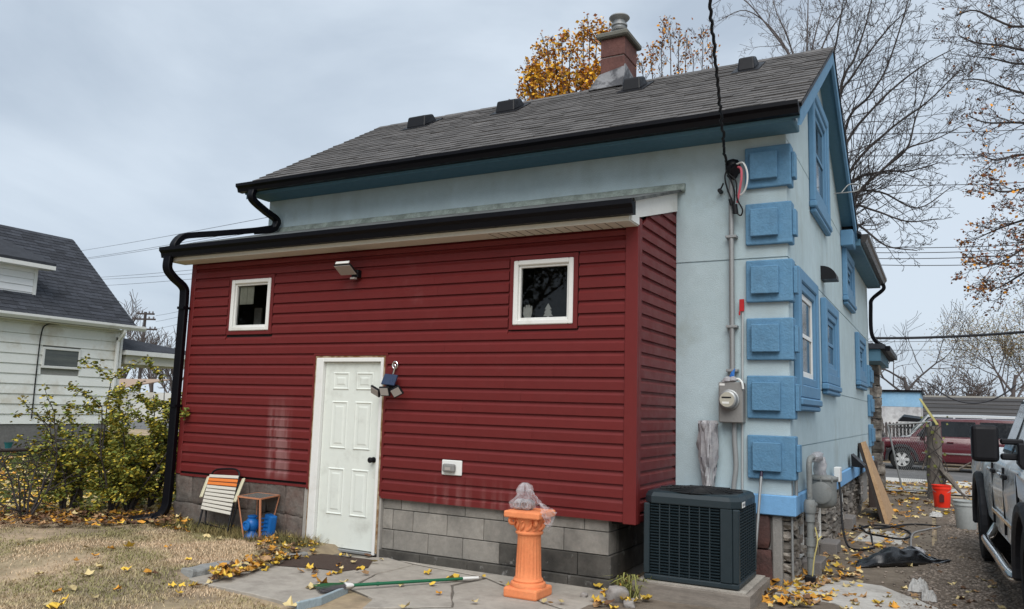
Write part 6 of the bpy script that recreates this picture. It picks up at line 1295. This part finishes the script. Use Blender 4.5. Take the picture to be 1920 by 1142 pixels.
def limb_tree(name, label, base, fork, limbs_, Y0, seed, r_limb=.05, r_trunk=.14, lv=2, sub=.42, gap=.13, bark=None, bend=.06, mr=.0045, leaves=None, leaf_p=None, leafs=.05, per=1, lsp=.05):
    """tree whose main limbs follow sight lines; each limb has its own depth round Y0"""
    bark = bark or BARK; R_ = random.Random(seed); t = thing(name, base, label, 'tree'); fork = Vector(fork); out = []
    MB().tube(bez([base, tuple(Vector(base).lerp(fork, .5) + Vector((.1, .1, 0))), tuple(fork)], 6), [r_trunk * (1 - .35 * i / 12) for i in range(13)], 10).build('trunk', bark, t, smooth=True)
    m_ = MB()
    for li, pl in enumerate(limbs_):
        d0 = R_.uniform(-1.4, 1.4); P_ = [Vector(onY(x, y, Y0 + d0 * (i + 1) / len(pl))) for i, (x, y) in enumerate(pl)]; P_ = bez([fork] + P_, 5); L_ = sum((b - a).length for a, b in zip(P_[:-1], P_[1:])); n = len(P_)
        m_.tube(P_, [max(mr, r_limb * (1 - .82 * i / n)) for i in range(n)], 6, False)
        acc = 0; az = R_.uniform(0, 6); nxt = L_ * .12
        for i in range(n - 1):
            acc += (P_[i + 1] - P_[i]).length
            if acc > nxt:
                nxt += L_ * gap * R_.uniform(.4, 1.); f = acc / L_; t_ = (P_[i + 1] - P_[i]).normalized(); az += 2.4 + R_.uniform(-.6, .6); o_ = Matrix.Rotation(az, 3, t_) @ t_.orthogonal().normalized(); a = R_.uniform(.5, .95)
                twigs(R_, m_, P_[i], t_ * math.cos(a) + o_ * math.sin(a), L_ * sub * (1.05 - .6 * f) * R_.uniform(.7, 1.2), r_limb * (1 - .8 * f) * .55, lv, out, bend, gap=.17, mr=mr)
        out += [(q_, 1) for q_ in P_[n // 2:]]
    crown = m_.build('crown', bark, t, smooth=True)
    if leaves:
        ms_ = [MB() for _ in leaves]
        for q_, l_ in out:
            for _ in range(per):
                if R_.random() > leaf_p(q_): continue
                p = q_ + Vector((R_.gauss(0, lsp), R_.gauss(0, lsp), R_.gauss(0, lsp))); s = leafs * R_.uniform(.55, 1.3); a = R_.uniform(0, 6.3); ux = Vector((math.cos(a), math.sin(a), R_.uniform(-.9, .6))).normalized() * s; uy = (Matrix.Rotation(R_.uniform(0, 3), 3, ux.normalized()) @ ux.orthogonal().normalized()) * s * .75
                mi = min(len(leaves) - 1, int(R_.random() * R_.random() * 1.6 * len(leaves))); ms_[mi].add([p - ux, p - uy, p + ux, p + uy], [(0, 1, 2), (0, 2, 3)])
        for mm, mt_ in zip(ms_, leaves):
            if mm.v: stuff(mm.build('leaves', mt_, crown))
    return t
# golden maple behind the chimney: limbs end on the crown outline
R_ = random.Random(4); prof = [(985, 178), (998, 140), (1012, 112), (1028, 98), (1042, 108), (1054, 92), (1068, 108), (1082, 100), (1094, 80), (1106, 64), (1118, 82), (1132, 72), (1146, 100), (1160, 92)]
lim = [[(lerp(1075, x, .45), 300), (lerp(1075, x, .8), 220), (x, y + 10), (x + R_.uniform(-3, 3), y - 12)] for x, y in prof] + [[(lerp(1075, x, .5), 290), (x, R_.uniform(150, 190)), (x + R_.uniform(-8, 8), R_.uniform(125, 160))] for x in range(990, 1150, 11)]
fk = onY(1078, 420, 19)
limb_tree('maple_tree', 'golden autumn maple rising behind the chimney and roof ridge', (fk[0], 19, -.1), fk, lim, 19, 12, .035, .16, lv=2, sub=.16, gap=.06, bend=.10, mr=.004, leaves=YL, leaf_p=lambda p: 0 if p.z < 8.9 else max(.05, min(1., (10.0 - p.z) / .8)) * (.55 + .8 * fb((p.x * 2.2, p.y * 2.2, p.z * 2.2))), leafs=.052, per=6, lsp=.08)
prof = [(1205, 128), (1222, 118), (1240, 92), (1257, 70), (1272, 88), (1286, 96), (1300, 110), (1318, 84), (1336, 118)]
lim = [[(lerp(1270, x, .5), 300), (lerp(1270, x, .85), 200), (x, y + 8), (x + R_.uniform(-5, 5), y - 14)] for x, y in prof]
fk = onY(1270, 430, 21)
limb_tree('sapling_tree', 'nearly bare upright tree showing above the roof ridge right of the chimney', (fk[0], 21, -.1), fk, lim, 21, 31, .028, .12, lv=2, sub=.17, gap=.07, bark=BARKF, bend=.12, mr=.0045, leaves=YL[1:], leaf_p=lambda p: 0 if p.z < 9.2 else (.3 if p.z < 9.75 else .03), leafs=.045, per=2, lsp=.09)
# big bare tree behind the gable
lim = [[(1585, 243), (1629, 181), (1664, 123), (1703, 0), (1715, -70)], [(1602, 373), (1654, 319), (1700, 279), (1717, 221), (1745, 150)], [(1602, 373), (1654, 319), (1700, 279), (1752, 262), (1811, 232)], [(1590, 350), (1654, 322), (1703, 321), (1762, 305)], [(1580, 290), (1640, 200), (1720, 130), (1790, 90)], [(1575, 180), (1602, 110), (1625, 40), (1640, -30)], [(1590, 330), (1660, 250), (1740, 190), (1800, 130)], [(1560, 150), (1570, 70), (1585, -20)], [(1595, 390), (1640, 395), (1700, 415), (1760, 410)], [(1590, 370), (1650, 360), (1720, 390), (1785, 350)], [(1600, 420), (1660, 460), (1720, 470)], [(1570, 210), (1600, 140), (1660, 60), (1700, 20)]]
fk = onY(1568, 470, 23.5)
limb_tree('bare_tree', 'large leafless tree spreading behind the gable end of the stucco house', (fk[0] - .2, 23.5, -.1), fk, lim, 23.5, 5, .05, .17, lv=2, sub=.42, gap=.08, bend=.05, mr=.0055)
lim = [[(1512, 200), (1513, 88), (1515, 10), (1516, -60)], [(1505, 180), (1480, 80), (1455, 20), (1440, -40)], [(1518, 180), (1545, 80), (1580, 20), (1600, -40)], [(1500, 160), (1460, 70), (1400, 20), (1345, 40)], [(1500, 150), (1440, 50), (1380, -10), (1335, 10)], [(1512, 160), (1530, 60), (1550, -10)]]
fk = onY(1512, 330, 27)
limb_tree('tall_bare_tree', 'tall slender bare tree whose twigs show over the roof beside the service cable', (fk[0], 27, -.1), fk, lim, 27, 15, .045, .15, lv=2, sub=.30, gap=.09, bark=BARKF, bend=.04, mr=.0055)
lim = [[(2000, 60), (1900, 50), (1830, 20), (1790, 30)], [(2000, 130), (1900, 90), (1830, 80), (1795, 65)], [(2000, 200), (1900, 170), (1840, 150), (1800, 150)], [(2000, 240), (1910, 230), (1850, 230), (1810, 215)], [(2000, 310), (1920, 290), (1870, 300), (1835, 290)], [(2000, 20), (1920, -10), (1860, -30)], [(2000, 400), (1930, 410), (1870, 430), (1822, 452)], [(2000, 430), (1930, 460), (1880, 490), (1835, 505)], [(2000, 480), (1940, 500), (1890, 530), (1860, 545)], [(2000, 350), (1940, 350), (1880, 360), (1845, 345)], [(2000, 100), (1920, 120), (1860, 110), (1815, 105)]]
fk = onY(2080, 300, 18)
limb_tree('oak_tree', 'dark twiggy tree with a few brown leaves hanging over the white pickup', (fk[0], 18, -.1), fk, lim, 18, 27, .04, .2, lv=2, sub=.38, gap=.06, bend=.0, mr=.0045, leaves=[leafmat('leaf_brown', (.20, .085, .04)), YL[2], YL[1]], leaf_p=lambda p: .16 if p.z < 6.2 else (.06 if p.z < 8 else .015), leafs=.034, per=1, lsp=.05)
d1_ = onY(1722, 735, 62)
tree('street_tree', 'small leafless tree with forked trunk above the painted shed', (d1_[0], 62, -.5), 12.5, .22, 3, None, bark=BARK, minr=.014, levels=4, kids=(3, 4), spread=.6, up=.3, first=.55)
d2_ = onY(1895, 760, 66)
tree('thin_leaved_tree', 'thinly leaved pale tree above the long brick building', (d2_[0], 66, -.5), 13.0, .2, 6, [leafmat('leaf_olive', (.17, .15, .08)), leafmat('leaf_tan', (.24, .17, .09))], 9000, .07, bark=BARKF, minr=.016, levels=4, kids=(4, 5), spread=.55, up=.4, lsp=.5)
for k, (px, hh, sd2) in enumerate(((235, 13, 51), (285, 10, 52), (330, 8.5, 57))):
    q_ = onY(px, 700, 70); tree('distant_tree', ['hazy leafless tree beside the utility pole, behind the neighbour roof', 'low leafless tree at the foot of the utility pole', 'short leafless tree between utility pole and downspout'][k], (q_[0], 70, -.5), hh * 1.15, .3, sd2, None, bark=BARKF, minr=.03, levels=4, kids=(4, 5), spread=.5, up=.5)
for k, px in enumerate((1790, 1840, 1765)):
    q_ = onY(px, 760, 95); tree('distant_tree', ['faint bare tree over the middle of the long brick roof', 'faint bare tree over the brick building behind the black mirror', 'faint bare tree beside the sagging cable'][k], (q_[0], 95, -.5), 8.5, .3, 70 + k, None, bark=BARKF, minr=.03, levels=4, kids=(4, 4), spread=.6, up=.3)
# garden trees behind the viewer, seen in the window panes
EV = [leafmat('evergreen', (.035, .05, .02)), leafmat('evergreen_pale', (.06, .07, .03))]
for k, (x, y, hh, lb) in enumerate(((-12.5, -9, 11, 'dense evergreen tree across the yard, reflected in the small panes'), (-19, -11, 12, 'broad evergreen tree further along the yard behind the lawn'), (-26, -12, 12, 'tall evergreen tree at the far end of the yard'), (-33, -12, 11, 'dark evergreen tree by the neighbour side of the yard'))):
    tree('evergreen_tree', lb, (x, y, 0), hh, .2, 90 + k, EV, 26000, .075, levels=4, kids=(4, 5), spread=.6, up=.3, lsp=.3)
# ------------------------------------------------------------------ shrub at the corner
def shrub(name, label, stems, mats, leafn, leafs, seed, hgt, twigs=True):
    R_ = random.Random(seed); t = thing(name, stems[0], label, 'shrub'); m_ = MB(); tips = []
    for b in stems:
        for k in range(7):
            a = R_.uniform(0, 6.3); p = Vector(b); d = Vector((math.cos(a) * .38, math.sin(a) * .38, 1)).normalized(); ln = hgt * R_.uniform(.6, 1.1); pts = [p.copy()]; 
            for i in range(7): d = (d + Vector((R_.uniform(-.2, .2), R_.uniform(-.2, .2), R_.uniform(-.12, .14)))).normalized(); p = p + d * ln / 7; pts.append(p.copy())
            m_.tube(pts, [.016 * (1 - .1 * i) for i in range(8)], 5, False)
            for j in range(9):
                i = R_.randint(2, 7); q_ = pts[i].copy(); dd = Vector((R_.uniform(-1, 1), R_.uniform(-1, 1), R_.uniform(-.2, .8))).normalized(); tw_ = [q_.copy()]
                for s in range(4): dd = (dd + Vector((R_.uniform(-.3, .3), R_.uniform(-.3, .3), R_.uniform(-.25, .2)))).normalized(); q_ = q_ + dd * .1 * R_.uniform(.7, 1.3); tw_.append(q_.copy())
                m_.tube(tw_, [.007, .006, .005, .004, .003], 4, False); tips += tw_[1:]
    m_.build('branches', BARK, t)
    lm = [MB() for _ in mats]
    for i in range(leafn):
        p = R_.choice(tips) + Vector((R_.gauss(0, .03), R_.gauss(0, .03), R_.gauss(0, .03))); s = leafs * R_.uniform(.6, 1.3); a = R_.uniform(0, 6.3)
        ux = Vector((math.cos(a), math.sin(a), R_.uniform(-.7, .5))).normalized() * s; uy = (ux.orthogonal() + Vector((R_.uniform(-.02, .02), 0, 0))).normalized() * s * .62
        lm[min(len(mats) - 1, int(R_.random() ** 1.5 * len(mats)))].add([p - ux, p - ux * .3 - uy, p + ux * .4 - uy * .7, p + ux, p + ux * .4 + uy * .7 , p - ux * .3 + uy], [(0, 1, 2, 3), (0, 3, 4, 5)])
    for mm, mt_ in zip(lm, mats):
        if mm.v: stuff(mm.build('leaves', mt_, t))
    return t
SL = [leafmat('shrub_olive', (.22, .22, .04)), leafmat('shrub_green', (.12, .155, .035)), leafmat('shrub_yellow', (.48, .38, .05))]
s1, s2_, s3_ = onZ(240, 965, .12), onZ(205, 968, .12), onZ(275, 960, .12)
shrub('leafy_shrub', 'bushy olive green shrub growing against the black downspout', [(s1[0], s1[1], .08), (s2_[0], s2_[1], .08), (s3_[0] - .1, s3_[1] + .1, .08)], SL, 22000, .023, 5, 1.62)
s4 = onZ(135, 965, .12); shrub('sparse_shrub', 'sparse half bare shrub tangled around the timber fence post', [(s4[0], s4[1] - .1, .08)], SL, 3600, .023, 9, 1.25)
s5 = onZ(45, 975, .12); shrub('bare_bramble', 'nearly leafless bramble of thin arching twigs along the boundary fence', [(s5[0], s5[1], .06), (s5[0] - .2, s5[1] - .6, .06)], SL, 120, .026, 13, 1.1)
# weeds beside the base
t = thing('grass_tuft', onZ(1185, 1118, .05), 'yellow green tuft of long grass between blocks and condenser base', 'plant')
m_ = MB(); gm = onZ(1183, 1120, .04)
for k in range(70):
    a = rnd.uniform(0, 6.3); ln = rnd.uniform(.12, .26); p = Vector((gm[0] + rnd.gauss(0, .06), gm[1] + rnd.gauss(0, .06), .04)); d = Vector((math.cos(a), math.sin(a), 0)); s = d.cross(Vector((0, 0, 1))) * .006
    q1_, q2_ = p + d * ln * .35 + Vector((0, 0, ln * .7)), p + d * ln * .85 + Vector((0, 0, ln * .62)); m_.add([p - s, p + s, q1_ + s, q1_ - s, q2_], [(0, 1, 2, 3), (3, 2, 4)])
m_.build('blades', leafmat('tuft', (.20, .20, .06)), t)
RK = M('pale_rock', (.30, .275, .255), .9, var=.15, scale=9, bump=.8, bscale=30)
for (px, py, s, lb) in ((1157, 1128, (.15, .1, .13), 'pale angular rock at the foot of the grass tuft'), (1180, 1138, (.1, .08, .06), 'small grey stone next to the condenser base'), (1095, 1119, (.06, .05, .04), 'small round pebble by the block foundation')):
    p = onZ(px, py, .05); o = piece(rough_block('rock', RK, 0, px, 3, .5, .22), 'rock', None, (p[0], p[1], .045 + s[2] * .42), (.2, .1, px), s); tag(o, lb, 'rock')
# ------------------------------------------------------------------ fallen leaves, grass, gravel
def leaf_mesh(seed, mat):
    R_ = random.Random(seed); n = 10; m_ = MB(); m_.v = [(0, 0, .004)]
    for i in range(n):
        a = i / n * 2 * math.pi; r_ = (.5 if i % 2 == 0 else .34) * R_.uniform(.8, 1.15); m_.v.append((r_ * math.cos(a), r_ * math.sin(a), R_.uniform(-.05, .4) * r_ * 2))
    m_.f = [(0, i + 1, (i + 1) % n + 1) for i in range(n)]; return m_, rawmesh('fallen_leaf', m_, mat)
LC = [leafmat('fallen_yellow', (.60, .40, .06)), leafmat('fallen_pale', (.55, .44, .22)), leafmat('fallen_amber', (.52, .25, .04)), leafmat('fallen_tan', (.33, .20, .10)), leafmat('fallen_brown', (.13, .07, .04))]
LM = [[leaf_mesh(i * 7 + j, m)[1] for j in range(3)] for i, m in enumerate(LC)]; LMB = [leaf_mesh(90 + j, LC[0])[0] for j in range(4)]
def padz(x, y): return .066
def pick(w): return rnd.choices(range(5), w)[0]
spots = []   # (x, y, z, size, colour, parent)
def strew(n, pxr, pyr, zf, par, wts, size=(.05, .1), pile=0., test=None):
    k = 0; tries = 0
    while k < n and tries < n * 20:
        tries += 1; px, py = rnd.uniform(*pxr), rnd.uniform(*pyr)
        p = onZ(px, py, .06)
        if test and not test(px, py): continue
        spots.append((p[0], p[1], zf(p[0], p[1]) + .006 + rnd.uniform(0, pile), rnd.uniform(*size), pick(wts), par)); k += 1
gzl = lambda x, y: gz(x, y) + .016
strew(16, (10, 420), (1005, 1140), gzl, ground, (5, 5, 2, 2, 1), (.06, .11))
for (px, py, c, s) in ((108, 1130, 0, .13), (163, 1073, 1, .13), (186, 1064, 1, .1), (240, 1033, 0, .12), (162, 1033, 1, .09), (177, 1048, 2, .08), (277, 1078, 2, .09), (291, 1080, 4, .07), (315, 1032, 2, .08), (362, 1091, 0, .08), (392, 1087, 1, .09), (55, 1018, 1, .07), (34, 1026, 1, .06), (410, 1017, 1, .07)): p = onZ(px, py, .09); spots.append((p[0], p[1], gz(p[0], p[1]) + .02, s, c, ground))
def along(px, py): return abs((py - 1090) - (px - 400) * -.33) < 10
strew(150, (398, 545), (1036, 1094), padz, pad, (3, 2, 5, 3, 1), (.06, .11), .07, along)
strew(16, (545, 720), (1045, 1080), padz, pad, (2, 2, 2, 4, 3), (.05, .09), .012)
for (px, py, c, s) in ((498, 1068, 0, .1), (580, 1063, 0, .1), (632, 1074, 0, .12), (677, 1066, 0, .09), (617, 1077, 2, .07), (590, 1081, 2, .06), (586, 1102, 1, .14), (604, 1092, 2, .13), (620, 1106, 0, .08), (645, 1091, 1, .1), (802, 1073, 0, .1), (850, 1084, 0, .15), (752, 1096, 1, .07), (810, 1095, 0, .07), (822, 1112, 2, .07), (890, 1128, 1, .08), (545, 1135, 1, .14), (760, 1138, 1, .12), (1020, 1127, 1, .06), (1032, 1130, 2, .05), (1052, 1129, 1, .06), (955, 1098, 0, .07), (940, 1092, 3, .06), (950, 1103, 3, .07), (907, 1080, 0, .05)): p = onZ(px, py, .07); spots.append((p[0], p[1], .068, s, c, pad))
strew(45, (1105, 1215), (1085, 1142), gzl, dirt_path, (3, 3, 3, 3, 2), (.06, .11), .03)
strew(75, (1430, 1520), (1078, 1140), gzl, dirt_path, (4, 3, 5, 3, 1), (.06, .11), .03)
strew(60, (1500, 1620), (1062, 1100), gzl, dirt_path, (4, 3, 4, 3, 2), (.05, .1), .02)
strew(30, (1500, 1700), (1100, 1142), gzl, dirt_path, (3, 5, 3, 2, 1), (.06, .11), .01)
strew(190, (1545, 1700), (960, 1062), gzl, dirt_path, (3, 4, 3, 4, 3), (.05, .1), .01)
strew(110, (1620, 1850), (925, 975), gzl, dirt_path, (4, 5, 3, 4, 2), (.07, .13), .02)
strew(50, (1690, 1880), (980, 1142), gzl, gravel, (1, 4, 1, 3, 3), (.05, .09))
strew(60, (300, 500), (978, 1012), gzl, ground, (3, 2, 4, 4, 2), (.05, .1), .03)
strew(100, (480, 590), (1010, 1050), gzl, ground, (3, 2, 4, 4, 2), (.05, .1), .02)
far_l = []; 
def farstrew(n, pxr, pyr, zf, wts, size, pile=.0):
    for k in range(n): p = onZ(rnd.uniform(*pxr), rnd.uniform(*pyr), .12); far_l.append((p[0], p[1], zf(p[0], p[1]) + .01 + rnd.uniform(0, pile), rnd.uniform(*size), pick(wts)))
farstrew(420, (0, 350), (968, 990), gzl, (1, 1, 3, 5, 6), (.06, .1), .06)
farstrew(900, (-40, 330), (868, 968), gzl, (6, 6, 2, 1, 0), (.08, .14), .02)
farstrew(130, (-40, 330), (845, 870), gzl, (6, 6, 2, 1, 0), (.09, .15))
farstrew(200, (1640, 1860), (888, 925), lambda x, y: gz(x, y) + .045, (3, 4, 4, 4, 2), (.08, .14))
spots.sort(key=lambda s: -s[3] / math.hypot(s[0], s[1]))
cnt = 0
for s in spots:
    if cnt < 295: piece(rnd.choice(LM[s[4]]), 'fallen_leaf', s[5], s[:3], (rnd.uniform(-.3, .3), rnd.uniform(-.3, .3), rnd.uniform(0, 6.3)), (s[3],) * 3); cnt += 1
    else: far_l.append(s[:5])
ms = [MB() for _ in LC]
for x, y, z, s, c in far_l:
    b = rnd.choice(LMB); k = len(ms[c].v); ms[c].add(b.v, b.f); ms[c].xf(Matrix.Translation((x, y, z)) @ Matrix.Rotation(rnd.uniform(0, 6.3), 4, 'Z') @ Matrix.Rotation(rnd.uniform(-.35, .35), 4, 'X') @ Matrix.Scale(s, 4), k)
for m_, mt_, nm in zip(ms, LC, ('yellow', 'pale', 'amber', 'tan', 'brown')):
    o = stuff(m_.build('leaf_litter', mt_)); tag(o, f'scattered {nm} fallen leaves over lawn, path and verge', 'leaves')
def blades(name, n, region, hgt, mat, label, zf=gz, wd=.0045, test=None):
    R_ = np.random.default_rng(5); x = R_.uniform(region[0], region[1], n); y = R_.uniform(region[2], region[3], n); V = []; F_ = []
    for i in range(n):
        a, b = float(x[i]), float(y[i])
        if test and not test(a, b): continue
        h = hgt * R_.uniform(.4, 1.3); t_ = R_.uniform(0, 6.28); l = R_.uniform(.2, 1.6) * h; k = len(V); z = zf(a, b); c, s = math.cos(t_), math.sin(t_)
        V += [(a - s * wd, b + c * wd, z - .003), (a + s * wd, b - c * wd, z - .003), (a + c * l, b + s * l, z + h)]; F_.append((k, k + 1, k + 2))
    me = bpy.data.meshes.new(name); me.from_pydata(V, [], F_); me.update(); me.materials.append(mat); o = bpy.data.objects.new(name, me); COL.objects.link(o); stuff(o); return tag(o, label, 'grass')
DRYB = M('dry_blade', (.57, .43, .285), .9, col2=(.27, .245, .115), scale=1.0, amt=.75, var=.2, rand=.45, spec=.1)
def on_lawn(x, y):
    if x > kerb_x(y) - .1 and y > KA[1] - .05 and x < -2.4: return False
    if y > 6.66 and x > EL: return False
    if x > -4.6 and y > 4.75: return False
    if -5.75 < x and y > 4.95 - (x + 5.75) * .2: return False
    r_ = ray_in(x, y); v_ = fb((x * .75, y * .75, 7)) + .35 * fb((x * 3, y * 3, 1)); return r_ and rnd.random() < 1.1 - sstep(-.15, .4, v_)
def ray_in(x, y):
    c = R.T @ np.array([x, y, .05 - H]); 
    if c[2] <= 0: return False
    px, py = PP + F * c[:2] / c[2]; return -40 < px < 1960 and py < 1180
blades('dry_grass', 150000, (-9.75, -2.4, 3.1, 7.6), .022, DRYB, 'short dry straw-coloured grass of the lawn', test=on_lawn)
blades('green_grass', 60000, (-19, -9.75, 4, 16), .05, M('green_blade', (.075, .115, .028), .9, col2=(.12, .13, .035), scale=1, var=.2, rand=.4, spec=.1), 'green grass of the neighbour lawn beyond the shrub', wd=.008, test=lambda x, y: ray_in(x, y))
# taller weeds at the foundation
blades('foundation_weeds', 2200, (-8.1, -5.8, 6.3, 6.66), .09, M('weed_blade', (.14, .13, .045), .9, col2=(.22, .17, .07), scale=4, var=.2, rand=.4), 'ragged grass and weeds along the old stone foundation', wd=.005)
# gravel stones
GS = M('gravel_stone', (.205, .168, .138), .9, var=.2, scale=20, rand=.55); base = []
for s in range(4):
    bm = bmesh.new(); bmesh.ops.create_icosphere(bm, subdivisions=1, radius=1)
    for v in bm.verts: v.co *= 1 + .35 * mnoise.noise(v.co * 1.7 + Vector((s * 5, 0, 0))); v.co.z *= .6
    base.append(([tuple(v.co) for v in bm.verts], [tuple(v.index for v in f.verts) for f in bm.faces])); bm.free()
V = []; F_ = []; n = 0
while n < 13000:
    y = 6.0 + (rnd.random() ** 1.8) * 12.5; x = rnd.uniform(-.75, .75)
    lim = lerp(-.35, -.12, (y - 8) / 4) + .22 * fb((y * 1.3, 3, 0))
    if x < lim and rnd.random() > .06: continue
    vs, fs = rnd.choice(base); s = rnd.uniform(.006, .017) * (1 + .03 * (y - 8)); a = rnd.uniform(0, 6.3); c, d = math.cos(a) * s, math.sin(a) * s; z = gz(x, y) + .022; k = len(V)
    V += [(x + p[0] * c - p[1] * d, y + p[0] * d + p[1] * c, z + p[2] * s) for p in vs]; F_ += [tuple(i + k for i in f_) for f_ in fs]; n += 1
me = bpy.data.meshes.new('gravel'); me.from_pydata(V, [], F_); me.update(); me.materials.append(GS); o = bpy.data.objects.new('gravel', me); COL.objects.link(o); tag(stuff(o), 'loose grey brown gravel of the driveway under the white pickup', 'gravel')
